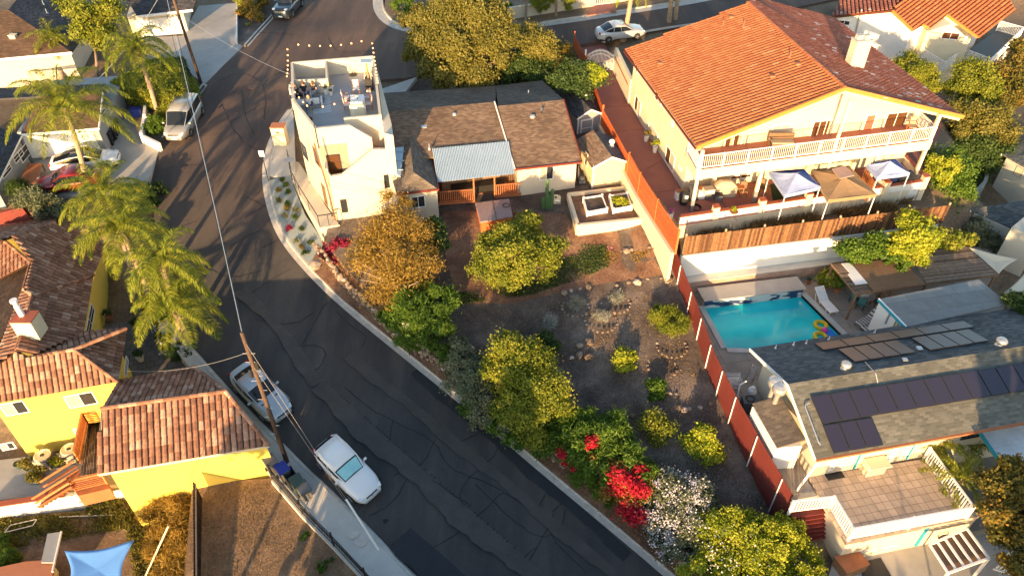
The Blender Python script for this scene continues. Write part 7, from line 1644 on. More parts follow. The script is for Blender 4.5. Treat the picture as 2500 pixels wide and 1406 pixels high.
tree('autumn coloured tree with orange leaves at the lower right edge', (2500, 1330, .5), [(2440, 1190, 4.6, 44), (2480, 1160, 5.0, 44), (2430, 1240, 4.0, 46), (2485, 1230, 4.4, 54), (2450, 1290, 3.2, 40), (2490, 1300, 3.2, 46)], 17000, .15, 'leaf_autumn', clump=.2)
tree('second autumn tree filling the bottom right corner', (2520, 1440, .4), [(2485, 1370, 3.0, 34), (2510, 1400, 2.8, 40)], 5000, .14, 'leaf_autumn')
shrub('green bush on the edge of the flat grey roof', [(2480, 740, 5.2, 26), (2505, 755, 5.0, 30)], 4500, .15, 'leaf_dark')
# left
tree('loose yellow green tree behind the palms at the top left', (235, 190, 6.2), [(170, 15, 11, 32), (215, 35, 11, 40), (262, 25, 11, 36), (205, 85, 9.5, 32), (245, 85, 9.5, 34)], 9000, .17, 'leaf_citrus', clump=.24, hollow=.25)
def hedgebox(label, px_pts, z0, z1, n, size, mt, grp=None):
    P = [at(a, b, z1) for a, b in px_pts]; poly = [(p.x, p.y) for p in P]; x0, x1 = min(p[0] for p in poly), max(p[0] for p in poly); y0, y1 = min(p[1] for p in poly), max(p[1] for p in poly)
    X = NR.uniform(x0, x1, n*2); Y = NR.uniform(y0, y1, n*2); k = inpoly(X, Y, poly); X, Y = X[k][:n], Y[k][:n]; C = [np.stack([X, Y, z1+NR.normal(0, .09, len(X))], 1)]
    for i in range(len(P)):
        a, b = P[i], P[(i+1) % len(P)]; q = int(n*.25); t_ = NR.random(q)[:, None]; c = np.array(a)[None]*(1-t_)+np.array(b)[None]*t_; c[:, 2] = NR.uniform(z0, z1, q); C.append(c+NR.normal(0, .07, c.shape))
    C = np.concatenate(C); m_ = len(C); A = unit(m_)*size*.75; B = np.cross(unit(m_), A/size)*size*.7; t = thing('hedge', label, 'hedge', V2(P[0], z0), 0, grp)
    leafmesh('leaves', C, A, B, NR.random(m_), mt, t); m = MB()
    for i in range(14): x, y = C[i*7][:2]; m.tube([Vector((x, y, z0)), Vector((x, y, z1-.1))], [.05, .02], 4)
    m.build('stems', M['bark'], t)
G = 'clipped hedges left of the street'
hedgebox('narrow dark clipped hedge along the upper driveway', [(350, 158), (355, 148), (448, 141), (450, 165), (445, 166)], 6.2, 7.4, 3500, .12, 'leaf_dark', G)
hedgebox('wide clipped hedge between the palm trunk and the utility pole', [(270, 200), (350, 160), (445, 156), (455, 195), (452, 230), (400, 235), (340, 225)], 5.9, 7.3, 11000, .12, 'leaf_citrus', G)
hedgebox('lower clipped hedge above the minivan', [(395, 260), (400, 238), (455, 200), (472, 190), (480, 215), (465, 235), (430, 262)], 5.6, 6.8, 6000, .12, 'leaf_citrus', G)
shrub('small sunlit clipped bush just behind the minivan roof', [(415, 240, 7, 22), (440, 225, 7, 20), (395, 275, 6.2, 14)], 3500, .12, 'leaf_citrus')
shrub('round clipped bush beside the minivan bumper', [(380, 308, 5.7, 24)], 3600, .11, 'leaf_green')
shrub('dull grey shrubs below the parked red car', [(75, 490, 5.0, 34), (115, 505, 4.8, 34), (145, 520, 4.4, 26), (100, 475, 5.0, 26)], 10000, .13, 'leaf_sage', bias=-.2)
shrub('spiky dark plant beside the red shelter', [(42, 462, 5.2, 22)], 1200, .22, 'leaf_dark', elong=4, wd=.12, out=.1, up=1)
shrub('dark bush under the palms at the road edge', [(330, 480, 4.6, 40), (375, 470, 4.4, 24), (360, 500, 4.0, 24)], 7000, .15, 'leaf_dark')
shrub('orange flowering bushes at the bend beside the off road vehicle', [(612, 20, 7.2, 20), (625, 45, 6.9, 18), (595, 35, 6.9, 16), (640, 10, 7.2, 14)], 5000, .14, 'leaf_autumn', bias=.1)
shrub('green bushes behind the orange flowering bushes', [(590, 5, 7.4, 18), (640, -8, 7.6, 22), (605, 65, 6.5, 8)], 3000, .14, 'leaf_citrus')
shrub('green shrubs on the corner planting island', [(985, 12, 7.4, 22), (1005, 30, 7.0, 18), (1240, 20, 7.4, 14), (965, 15, 7, 12)], 4000, .14, 'leaf_green')
shrub('flowering bed with white blossoms beside the stone terrace', [(385, 790, 1.6, 24), (405, 830, 1.3, 26), (435, 860, 1.1, 26), (460, 870, 1, 22), (370, 760, 1.8, 18)], 6500, .13, 'leaf_dark', extra=[('white_flowers', [(385, 790, 1.9, 22), (420, 840, 1.6, 30)], 120, .16, 'petal_white', dict(hollow=.9, elong=1))])
shrub('golden dry brush on the bank below the yellow garage', [(400, 1215, -1.2, 40), (440, 1225, -1.3, 40), (375, 1250, -1.8, 34), (430, 1290, -2.0, 44), (395, 1330, -2.4, 40), (440, 1350, -2.4, 40), (420, 1400, -2.8, 44)], 22000, .16, 'leaf_golden', elong=3, wd=.13, out=.1, up=.5, hollow=.15, clump=.25, stems='bark_pale')
shrub('green weeds along the foot of the white block wall', [(270, 1230, -3.0, 26), (235, 1250, -3.2, 24), (100, 1290, -3.4, 30), (60, 1300, -3.4, 26), (180, 1270, -3.4, 24)], 8000, .15, 'leaf_oak', elong=2.4, wd=.2, hollow=.1)
shrub('small green weeds on the shaded part of the dry lot', [(790, 1385, -1.2, 16), (745, 1310, -.9, 10), (810, 1370, -1.2, 10)], 1500, .12, 'leaf_green')
shrub('leafy fern clumps at the left edge above the flat roof', [(5, 1330, -2.9, 20), (20, 1370, -3.0, 26)], 2600, .2, 'leaf_green', elong=3, wd=.16)
# ground cover that nobody could count
def cover(name, px_pts, zf, n, h, mt, w_=.02, flat=.4, wild=1.0):
    P = [at(a, b, zf) for a, b in px_pts]; poly = [(p.x, p.y) for p in P]; x0, x1 = min(p[0] for p in poly), max(p[0] for p in poly); y0, y1 = min(p[1] for p in poly), max(p[1] for p in poly)
    X = NR.uniform(x0, x1, n*4); Y = NR.uniform(y0, y1, n*4); k = inpoly(X, Y, poly); X, Y = X[k][:n], Y[k][:n]; nz = np.sin(X*1.3+np.sin(Y*.9)*2)*np.cos(Y*1.1+X*.4); k = nz > NR.uniform(-1, .6, len(X))*wild; X, Y = X[k], Y[k]; n = len(X)
    f = (lambda x, y: zf) if not callable(zf) else zf; Z = np.array([f(x, y) for x, y in zip(X, Y)]); d = unit(n)*flat; d[:, 2] = np.abs(d[:, 2])+.5; d /= np.linalg.norm(d, axis=1)[:, None]; L = h*NR.uniform(.4, 1.3, n)[:, None]; C = np.stack([X, Y, Z], 1)+d*L*.45; s = np.cross(d, unit(n)); s /= np.linalg.norm(s, axis=1)[:, None]+1e-6
    o = leafmesh(name, C, d*L*.5, s*w_, NR.random(n), mt); return tag(o, kind='stuff')
cover('ground_cover', [(1330, 590), (1480, 600), (1490, 650), (1420, 680), (1300, 720), (1120, 745), (1100, 720), (1340, 680)], zg, 9000, .16, 'leaf_dark', .05, 1.5, .8)
cover('ground_cover', [(1470, 610), (1590, 612), (1560, 640), (1480, 650)], zg, 1600, .14, 'leaf_golden', .03, 1.5)
cover('dry_grass', [(480, 1200), (660, 1175), (740, 1260), (880, 1406), (1000, 1500), (480, 1500)], lambda x, y: float(np.interp(y, [12, 24], [-2.0, -.4])), 9000, .12, 'leaf_dry', .012, 2.2)
cover('dry_grass', [(1664, 590), (2200, 515), (2240, 480), (2150, 480), (1680, 555)], 5.0, 15000, .75, 'leaf_dry', .02, .9, .5)
cover('weeds', [(-20, 1270), (300, 1245), (460, 1215), (462, 1420), (330, 1420), (310, 1290), (-20, 1350)], lambda x, y: float(np.interp(y, [12, 24], [-4.0, -2.9])), 16000, .3, 'leaf_oak', .03, 1.2)
cover('leaf_litter', [(1100, 760), (1600, 720), (1880, 1240), (1500, 1050)], zg, 9000, .09, 'leaf_dry', .03, 4)
cover('leaf_litter', [(760, 660), (850, 740), (1300, 1125), (1640, 1400), (1600, 1300), (1300, 1070), (900, 740), (800, 640)], zplus(zr, .14), 5000, .09, 'leaf_dry', .03, 4)
cover('pink_flowers', [(1455, 602), (1500, 604), (1495, 616), (1458, 614)], zg, 160, .1, 'petal_pink', .06, 3)
cover('leaf_litter', [(1620, 1180), (1900, 1240), (1700, 1100), (1600, 1100)], zg, 2500, .07, 'leaf_silver', .03, 4)
# succulents in the blue gravel bed
SL = ['nearest the white sign plate', 'beside the pillar side path', 'orange one near the kerb at the top', 'at the terrace foot below the dish', 'olive one close to the kerb', 'below the first terrace post', 'grey green one midway along the kerb', 'dark one under the middle of the railing', 'grey green one against the terrace wall', 'crimson one by the kerb', 'dark one below the terrace end', 'grey green one low by the kerb', 'dark one near the stone wall top', 'lowest one beside the pale boulder', 'small orange one in the middle', 'orange one near the lower end']
for k, (a, b, mt) in enumerate([(688, 438, 'leaf_dark'), (698, 452, 'leaf_dark'), (680, 463, 'leaf_autumn'), (703, 468, 'leaf_dark'), (681, 489, 'leaf_oak'), (702, 498, 'leaf_dark'), (694, 527, 'leaf_sage'), (720, 530, 'leaf_dark'), (723, 512, 'leaf_sage'), (705, 557, 'petal_crimson'), (737, 560, 'leaf_dark'), (723, 588, 'leaf_sage'), (757, 592, 'leaf_dark'), (746, 616, 'leaf_dark'), (700, 508, 'leaf_autumn'), (736, 603, 'leaf_autumn')]):
    p = at(a, b, zplus(zr, .22)); B = [(tuple(p), (.22, .22, .16))]; t = foliage('succulent', None, B, 130, .13, mt, elong=3, wd=.16, out=.1, up=.8, hollow=0); tag(t, 'spiky succulent in the blue gravel bed, '+SL[k], 'succulent', 'succulents in the gravel bed')
shrub('three clipped round shrubs beside the mailbox pillar', [(680, 372, 4.5, 14), (697, 368, 4.5, 13), (688, 385, 4.3, 12)], 3000, .1, 'leaf_green')

# palms
def palm(label, base, crown, flen, nf, mt='leaf_palm', tr=.19, droop=1.0, grp='feather palms', bend=.3, leaf=.55, name='palm_tree', lw=.021, bark='palm_trunk', skip=None):
    t = thing(name, label, 'palm tree', base, 0, grp); m = MB(); h = crown-base; pts = [base+h*f+Vector((math.sin(f*3)*bend*.3, 0, 0)) for f in (0, .25, .5, .75, .93, 1)]
    n = max(6, int(h.length/.22)); P = [base.lerp(crown, i/n)+Vector((math.sin(i/n*3)*bend*.3, 0, 0)) for i in range(n+1)]; rad = [tr*(1.25 if i < 2 else (1.06 if i % 2 else .92))*(1-.15*i/n)*(1+.35*max(0, i/n-.85)/.15) for i in range(n+1)]
    m.tube([P[0]-Vector((0, 0, .3))]+P, [rad[0]]+rad, 12); m.build('trunk', M[bark], t, smooth=False)
    m = MB()
    for k in range(14): a = rnd.uniform(0, 6.28); q = crown-Vector((0, 0, rnd.uniform(.1, .9))); m.tube([q, q+Vector((math.cos(a)*.28, math.sin(a)*.28, .25))], [.08, .03], 5)
    m.build('leaf_bases', M['bark_pale'], t)
    for i in range(nf):
        az = i*2.39996+rnd.uniform(-.2, .2); lv = i/nf; el = R(80-88*lv)+rnd.uniform(-.12, .12); L = flen*(.75+.3*math.sin(min(1, lv*1.4)*math.pi*.5))*rnd.uniform(.88, 1.1); seg = 16; p = Vector(crown); dirv = Vector((math.cos(az)*math.cos(el), math.sin(az)*math.cos(el), math.sin(el))); R_ = [p.copy()]; Dd = [dirv.copy()]
        for s in range(seg):
            dirv = (dirv+Vector((0, 0, -1))*(.085*droop*(1+s/seg*1.3))).normalized(); p = p+dirv*(L/seg); R_.append(p.copy()); Dd.append(dirv.copy())
        f = MB(); f.tube(R_, [.026-.02*s/seg for s in range(seg+1)], 4, cap=False)
        nl = int(L*30); C = []; A = []; B = []; Vv = []
        for j in range(nl):
            u = .10+.90*j/nl; x = u*seg; a_ = min(int(x), seg-1); q = R_[a_].lerp(R_[a_+1], x-a_); d = Dd[a_]; side = d.cross(Vector((0, 0, 1))); side = side.normalized() if side.length > .05 else Vector((-math.sin(az), math.cos(az), 0))
            upv = side.cross(d).normalized(); ll = leaf*(math.sin(math.pi*min(1, u*.9+.12))**.6)*rnd.uniform(.8, 1.15)
            for sg in (1, -1):
                tilt = rnd.uniform(-.35, .9); v = (side*sg*1.0+d*.55+upv*tilt*.5).normalized(); v2 = (v+Vector((0, 0, -.75*droop))).normalized(); e1 = q+v*ll*.5; e2 = e1+v2*ll*.6; w0 = v.cross(Vector((0, 0, 1))); w0 = w0.normalized() if w0.length > .1 else d; r9 = rnd.uniform(-.75, .75); w_ = (w0*math.cos(r9)+v.cross(w0)*math.sin(r9))*lw
                for (s_, e_, ww) in ((q, e1, 1.0), (e1, e2, .8)): C.append(tuple((s_+e_)/2)); A.append(tuple((e_-s_)*.56)); B.append(tuple(w_*ww))
                r0 = rnd.random(); Vv += [r0, r0]
        fo = f.build('frond', M['rachis'], t); leafmesh('leaflets', np.array(C), np.array(A), np.array(B), np.array(Vv), mt, fo)
    return t
def palmpx(label, base_px, crown_px, crown_z, flen, nf, **k):
    b = at(*base_px[:2], base_px[2]) ; c = at(*crown_px, crown_z); return palm(label, b, c, flen, nf, **k)
palmpx('tall feather palm whose trunk rises in front of the white sedan', (216, 460, 4.6), (158, 262), 10.8, 4.9, 20, leaf=.8)
palmpx('feather palm standing among the clipped hedges', (387, 282, 5.6), (332, 118), 11.3, 3.8, 22, droop=1.35, leaf=.7)
c = at(252, 478, 8.0); palm('feather palm with its crown nearest the red car', Vector((c.x+.2, c.y-.5, 3.0)), c, 3.7, 19, leaf=.72)
c = at(296, 560, 7.6); palm('feather palm in the middle of the cluster above the tiled house', Vector((c.x+.3, c.y-.6, 2.0)), c, 3.8, 20, leaf=.72, droop=1.15)
c = at(392, 640, 7.2); palm('feather palm overhanging the street in the cluster', Vector((c.x-.2, c.y-.6, 1.8)), c, 3.6, 18, leaf=.7, droop=1.3)
palmpx('lowest feather palm of the cluster beside the stone terrace', (467, 862, .7), (424, 742), 4.8, 3.7, 17, leaf=.75, droop=1.1)
palmpx('small dark feather palm in front of the brown roofed house', (150, 190, 5.8), (128, 95), 8.6, 2.6, 14)
palmpx('tall palm trunk rising in front of the silver sedan', (1522, 100, 6.1), (1545, -45), 11.5, 3.0, 14, tr=.24, droop=1.6)
palmpx('left trunk of the palm pair beside the orange tiled roof', (1632, 62, 6.2), (1640, -60), 11.5, 3.0, 10, tr=.24, grp='palm pair behind the tiled house')
palmpx('right trunk of the palm pair beside the orange tiled roof', (1648, 56, 6.2), (1655, -70), 11.5, 3.0, 10, tr=.22, grp='palm pair behind the tiled house')
palmpx('small feather palm right of the white railing on the tiled deck', (2300, 1130, 1.0), (2292, 1085), 2.9, 1.9, 13, tr=.1, leaf=.35)
palmpx('small feather palm lower down beside the tiled deck', (2352, 1210, 1.0), (2340, 1160), 2.9, 1.9, 13, tr=.1, leaf=.35)
palmpx('short yellow green palm below the pale carport roof', (2375, 1110, 1.0), (2372, 1085), 2.2, 1.5, 12, tr=.1, leaf=.3)
for k, (a, b, lb) in enumerate([(1283, 52, 'dark slender palm trunk by the white street wall, left one'), (1357, 42, 'dark slender palm trunk by the white street wall, right one')]): palmpx(lb, (a, b, 6.6), (a-2, -60), 11, 2.4, 8, tr=.13, bark='bark', grp='slender palms along the street wall')
for k, (a, b, lb) in enumerate([(1312, 35, 'small fan tree leaning in front of the white street wall'), (1385, 30, 'small fan tree beside the gate in the street wall'), (1330, 30, 'small crooked tree between the slender palms')]): shrub(lb, [(a-5+8*k, b-28, 8.2, 15), (a+4, b-10, 7.4, 8)], 900, .2, 'leaf_palm', name='tree', cat='tree', grp='small trees along the street wall', elong=3, wd=.15)
# unseen trees and cypresses added just below the frame, shaped to shade the street
def sx(s, y): return (s+.225*y)/.974
ti = 0
for s, top in ((-17.4, 7.2), (-15.3, 7.2), (-13, 6.5), (-10.7, 6.9), (-8.4, 6.6), (-6, 6.8), (-3.6, 5.2), (-1.2, 4.0), (1.2, 2.8), (3.6, 2.6), (5.9, 2.4), (8.2, 2.6), (11, 3.0), (18.6, 9.0), (20.2, 7.4), (21.5, 9.2), (23, 8.4), (25, 9.3), (28, 9.5), (31, 9.6)):
    y = 4+(ti % 3)*1.2; ti += 1; x = sx(s, y); g = -4.6; narrow = s > 15; r = 1.0 if narrow and s < 24 else 2.3 if s > -14.5 else 3.4; B = [((x+rnd.uniform(-.3, .3)*r, y, g+2.2+(top-g-2.2)*f), (r*(1-.35*f), r, (top-g)*(.22 if s > -14.5 else .12))) for f in ((.1, .45, .8) if s > -14.5 else (.78, .9))]
    t = thing('tree', 'unseen tree added beyond the bottom of the picture to cast shade', 'tree', (x, y, g), 0, 'unseen trees added for their shade'); m = MB(); m.tube([Vector((x, y, g-.5)), Vector((x, y, top-1))], [.22, .06], 7); m.build('trunk', M['bark'], t)
    foliage('crown', t, B, 4600, .45, 'leaf_oak', clump=.25, hollow=.1)
# ================================================================ GARDEN BUILDINGS AND SMALL THINGS
def shed(label, pl, pr, z0, ze, zr_, depth, wallm, roofm, roof2=None, name='shed', door=None, over=.2):
    a, b = V2(at(*pl, z0), 0), V2(at(*pr, z0), 0); X = (b-a).normalized(); Y = Vector((-X.y, X.x, 0)); W = (b-a).length; o = thing(name, label, 'shed', V2(a, z0)); c, d = b+Y*depth, a+Y*depth; md = (a+b)/2; mb = (c+d)/2
    m = MB(); m.add([V2(p, z) for p, z in ((a, z0), (b, z0), (b, ze), (md, zr_-.04), (a, ze), (d, z0), (c, z0), (c, ze), (mb, zr_-.04), (d, ze))], [(0, 1, 2, 3, 4), (9, 8, 7, 6, 5), (5, 0, 4, 9), (1, 6, 7, 2), (3, 2, 7, 8), (4, 3, 8, 9)]); m.build('wall', M[wallm], o)
    sl = (zr_-ze)/(W/2); f = -Y*over; g = Y*(depth+over)
    L = [V2(a-X*over+f, ze-sl*over), V2(md+f, zr_), V2(md+g, zr_), V2(a-X*over+g, ze-sl*over)]; Rr = [V2(md+f, zr_), V2(b+X*over+f, ze-sl*over), V2(b+X*over+g, ze-sl*over), V2(md+g, zr_)]
    shingle_roof('roof', o, L, Y, M[roofm], .06); shingle_roof('roof', o, Rr, Y, M[roof2 or roofm], .06)
    m = MB()
    for p, q in ((L[0], L[1]), (Rr[0], Rr[1])): m.bar(p+Vector((0, 0, -.05)), q+Vector((0, 0, -.05)), .05, .12)
    m.bar(V2(a, z0), V2(a, ze), .08); m.bar(V2(b, z0), V2(b, ze), .08); m.build('trim', M['trim_white'], o)
    return o, a, b, X, Y, L, Rr
o, a, b, X, Y, L, Rr = shed('dark roofed grey garden shed with white door frame between tree and red fence', (1409, 337), (1463, 327), 5.0, 6.9, 7.4, 4.2, 'stucco_gray', 'shingle_dark')
win(o, a, b, (1417, 334), (1447, 290), 'door', 1, 2, pane=M['stucco_gray'], norm=-Y, fw=.09); vent('roof_vent', o, (Rr[0]+Rr[2])/2+Vector((0, 0, .05)), 'turbine', .8)
o, a, b, X, Y, L, Rr = shed('cream garden shed with brown roof and round vent beside the red fence', (1445, 459), (1525, 447), 4.85, 6.75, 7.35, 3.6, 'siding', 'shingle_brown', 'shingle_slate')
vent('roof_vent', o, (Rr[0]+Rr[2])/2+Vector((0, 0, .05)), 'turbine', .9, M['trim_white']); win(o, a+Y*3.6, a, (1428, 400), (1436, 378), 'window', 1, 2, norm=-X, fr=M['stucco_cream'])
def planter(quad, z, label, grp, plants=None):
    P = [at(a, b, z) for a, b in quad]; t = thing('planter_box', label, 'planter', V2(P[0], z-.4), 0, grp); m = MB()
    for a, b in zip(P, P[1:]+P[:1]): m.bar(a-Vector((0, 0, .2)), b-Vector((0, 0, .2)), .06, .42)
    for p in P: m.box(p-Vector((0, 0, .18)), .13, .13, .54)
    m.build('box', M['rail_white'], t); m = MB(); m.slab([p-Vector((0, 0, .1)) for p in P], .05); m.build('soil', M['soil'], t)
    if plants: foliage('herbs', t, blobw([(sum(q[0] for q in quad)/4, sum(q[1] for q in quad)/4, z, 17, .5)]), 700, .1, plants)
planter([(1425, 483), (1470, 476), (1482, 508), (1434, 517)], 5.35, 'white planter box filled with bare soil', 'white planter boxes in the raised bed'); planter([(1489, 477), (1531, 471), (1542, 502), (1498, 510)], 5.35, 'white planter box full of green herbs', 'white planter boxes in the raised bed', 'leaf_bright')
# hot tub
P = [at(a, b, 5.15) for a, b in ((1160, 497), (1243, 487), (1252, 530), (1172, 545))]; t = thing('hot_tub', 'red wooden hot tub with a brown folded cover below the porch', 'hot tub', V2(P[3], 4.2))
m = MB(); c = sum(P, Vector())/4; m.prism([(p.x, p.y) for p in [q.lerp(c, .05) for q in P]], 4.0, 5.1); m.build('cabinet', M['orange_wood'], t); m = MB(); m.prism([(p.x, p.y) for p in P], 5.1, 5.24); bevel(m.build('cover', M['hot_tub_cover'], t), .06); m = MB(); m.bar(P[0].lerp(P[1], .5)+Vector((0, 0, .1)), P[3].lerp(P[2], .5)+Vector((0, 0, .1)), .05, .04); m.build('cover_fold', M['bronze_fabric'], t)
m = MB(); c = at(1236, 502, 5.3); m.tube([c+Vector((math.cos(a)*.25, math.sin(a)*.25, .02)) for a in [i*.4 for i in range(17)]], .025, 5); m.build('hose_coil', M['rubber'], t)
t = thing('cactus', 'tall green column cactus against the white shingled house wall', 'cactus', at(1334, 508, zg)); b = at(1334, 508, zg); m = MB()
for dx, h in ((0, 2.4), (.35, 1.6), (-.22, .9), (.15, 1.1)): m.tube([b+Vector((dx, 0, 0)), b+Vector((dx*1.1, 0, h*.5)), b+Vector((dx*1.1, 0, h*.92)), b+Vector((dx*1.1, 0, h))], [.12, .13, .12, .05], 9)
m.build('stem', M['cactus_green'], t)
t = thing('lawn_mower', 'small dark lawn mower parked beside the cream shed', 'lawn mower', at(1420, 446, 4.85)); b = at(1420, 446, 4.85); m = MB(); m.box(b+Vector((0, 0, .2)), .5, .7, .2); m.lathe(b+Vector((0, 0, .3)), [(.18, 0), (.18, .16), (.1, .2)], 12); bevel(m.build('deck', M['gray_plastic'], t), .03); m = MB(); m.tube([b+Vector((-.2, .35, .3)), b+Vector((-.2, 1.0, .95)), b+Vector((.2, 1.0, .95)), b+Vector((.2, .35, .3))], .02, 5); m.build('handle', M['galv'], t)
for sx_ in (-.28, .28):
    for sy in (-.28, .28): m = MB(); m.tube([b+Vector((sx_-.03, sy, .1)), b+Vector((sx_+.03, sy, .1))], .1, 12); m.build('wheel', M['rubber'], t)
def potted(px, py, z, label, pr=.22, ph=.35, plant='leaf_green', pm='terracotta', n=350, s=.12, rad=.35, cat='potted plant', up=.3, grp=None, **k):
    p = at(px, py, z); t = thing('potted_plant', label, cat, p, 0, grp); m = MB(); m.lathe(p, [(pr*.7, 0), (pr, ph), (pr*1.08, ph), (pr*1.08, ph*.9), (pr*.9, ph*.88)], 14); m.build('pot', M[pm], t)
    if n: foliage('leaves', t, [((p.x, p.y, p.z+ph+rad*.7), (rad, rad, rad*.8))], n, s, plant, up=up, hollow=.2, **k)
potted(1577, 345, 6, 'white urn with a flowering plant left of the glass door', .2, .5, 'leaf_autumn', 'pot_white', 200, .1, .28); potted(1598, 372, 6, 'white urn with a yellow flowering plant right of the glass door', .2, .5, 'leaf_bright', 'pot_white', 220, .1, .3)
potted(1636, 532, 6.0, 'white urn with pink flowers at the patio corner', .2, .4, 'petal_pink', 'pot_white', 160, .09, .2); q = Pf.w(3.4, -1.25, 6.62); potted(1791, 520, 6.6, 'round bowl of yellow succulents standing on the patio wall cap', .28, .14, 'leaf_bright', 'terracotta', 120, .12, .18)
potted(2010, 708, 2.28, 'large leafy potted plant left of the pergola', .28, .4, 'leaf_citrus', 'terracotta', 900, .2, .62); potted(2042, 712, 2.28, 'dark leafy potted plant nearest the pergola', .28, .35, 'leaf_green', 'terracotta', 900, .2, .6); potted(2028, 688, 2.28, 'potted shrub against the pink block wall', .25, .35, 'leaf_citrus', 'terracotta', 700, .2, .5); potted(1972, 692, 2.28, 'small terracotta pot with a small plant by the block wall', .16, .25, 'leaf_dark', 'terracotta', 60, .1, .15)
potted(75, 1145, -2, 'potted green shrub in the yellow house courtyard', .28, .3, 'leaf_oak', 'green_plastic', 500, .13, .42); potted(50, 1140, -2, 'empty green pot beside the wall of the courtyard', .24, .38, 'leaf_dark', 'green_plastic', 0); potted(148, 1140, -2, 'round potted bush between the two condensers', .28, .3, 'leaf_citrus', 'gray_plastic', 450, .12, .38)
for k, (a, b) in enumerate([(335, 800), (350, 810), (270, 780), (395, 838), (345, 880), (395, 760)]): potted(a, b, .6, ['terracotta pot under the lowest palm fronds', 'second terracotta pot beside the one under the palm fronds', 'potted plant at the corner of the yellow house wall', 'potted plant beside the flowering bed', 'large pale pot with shrub on the stone terrace near the garage', 'potted plant half hidden by palm fronds'][k], .24, .4, 'leaf_dark', 'terracotta' if k != 4 else 'stucco_tan', 200, .12, .28)
t = thing('planter_trough', 'dark trough planter with shrubs in the yellow house courtyard', 'planter', at(85, 1185, -2)); a, b = at(78, 1175, -1.7), at(96, 1150, -1.7); m = MB(); m.bar(a, b, .6, .6); bevel(m.build('trough', M['gray_plastic'], t), .03); foliage('leaves', t, blobw([(80, 1165, -1.2, 16), (95, 1150, -1.2, 14)]), 700, .12, 'leaf_oak')
def chair(px, py, z, face, label, fr='bronze_fabric', seat='bronze_fabric', grp=None, s=1.0, name='chair', sling=False):
    p = at(px, py, z); t = thing(name, label, 'chair', (0, 0, 0), 0, grp)
    m = MB(); m.box((0, 0, .44*s), .48*s, .48*s, .05); lobj('seat', m, M[seat], t); m = MB(); m.box((0, .24*s, .74*s), .46*s, .04, .5*s, Z=Vector((0, .15, 1)).normalized()); lobj('backrest', m, M[seat], t)
    for sx_ in (-1, 1):
        for sy in (-1, 1): m = MB(); m.bar((sx_*.23*s, sy*.22*s, 0), (sx_*.21*s, sy*.2*s, .44*s if sy < 0 else .95*s), .04); lobj('leg', m, M[fr], t)
        m = MB(); m.bar((sx_*.25*s, -.2*s, .64*s), (sx_*.25*s, .22*s, .66*s), .04, .03); lobj('armrest', m, M[fr], t)
    t.location = p; t.rotation_euler = (0, 0, R(face)); return t
def box_thing(px, py, z, sz, label, mt, cat, name, rz=0, lidm=None, bev=.03):
    p = at(px, py, z); t = thing(name, label, cat, (0, 0, 0)); m = MB(); m.box((0, 0, sz[2]*.46), sz[0], sz[1], sz[2]*.92); bevel(lobj('body', m, M[mt], t), bev); m = MB(); m.box((0, 0, sz[2]*.96), sz[0]*1.05, sz[1]*1.05, sz[2]*.08); bevel(lobj('lid', m, M[lidm or mt], t), bev*.6); t.location = p; t.rotation_euler = (0, 0, R(rz)); return t
Zp = 6.0
box_thing(1656, 486, Zp, (.5, .4, .7), 'white storage box with wooden lid at the patio corner post', 'metal_white', 'box', 'storage_box', 10, 'rust_wood'); box_thing(1690, 486, Zp, (.55, .55, .95), 'grey plastic bin beside the left balcony column', 'gray_plastic', 'bin', 'refuse_bin', 10); box_thing(1710, 482, Zp, (.55, .5, .8), 'white appliance with brown top under the balcony', 'metal_white', 'cabinet', 'cabinet', 10, 'rust_wood'); box_thing(1729, 482, Zp, (.7, .5, .8), 'grey cloth covered stand under the cardboard box', 'gray_plastic', 'stand', 'covered_stand', 10); 
t = box_thing(1729, 470, 6.85, (.7, .5, .35), 'open cardboard box on the grey cloth covered stand', 'stucco_tan', 'box', 'cardboard_box', 10, 'tan_cloth'); box_thing(1752, 488, Zp, (.5, .5, .45), 'grey bucket filled with a black bag', 'gray_plastic', 'bucket', 'bucket', 0, 'black_plastic')
p = at(1668, 498, Zp); t = thing('kettle_grill', 'kettle grill wrapped in a black cover beside the white storage box', 'grill', p); m = MB(); m.lathe(p, [(.25, 0), (.32, .35), (.36, .7), (.28, .92), (.08, 1.0)], 12); m.build('cover', M['black_plastic'], t, smooth=True); m = MB(); m.box(p+Vector((.05, -.34, .75)), .2, .02, .25); m.build('tag', M['sign_face'], t)
p = at(1766, 476, Zp); t = thing('covered_grill', 'large gas grill under a tan cover on the red patio', 'grill', p); m = MB(); m.add([p+Vector(v) for v in ((-.8, -.35, 0), (.8, -.35, 0), (.8, .35, 0), (-.8, .35, 0), (-.85, -.38, .75), (.85, -.38, .75), (.85, .38, .75), (-.85, .38, .75), (-.38, -.25, 1.2), (.38, -.25, 1.2), (.38, .25, 1.2), (-.38, .25, 1.2))], [(0, 1, 5, 4), (1, 2, 6, 5), (2, 3, 7, 6), (3, 0, 4, 7), (4, 5, 9, 8), (5, 6, 10, 9), (6, 7, 11, 10), (7, 4, 8, 11), (8, 9, 10, 11)]); smooth_mod(bevel(m.build('cover', M['tan_cloth'], t), .08, 1), 1)
p = at(1797, 478, Zp); t = thing('side_table', 'small wooden side table right of the covered grill', 'table', p); m = MB(); m.box(p+Vector((0, 0, .72)), .8, .5, .05); m.build('top', M['rust_wood'], t)
for dx in (-.35, .35):
    for dy in (-.2, .2): m = MB(); m.bar(p+Vector((dx, dy, 0)), p+Vector((dx, dy, .7)), .05); m.build('leg', M['rust_wood'], t)
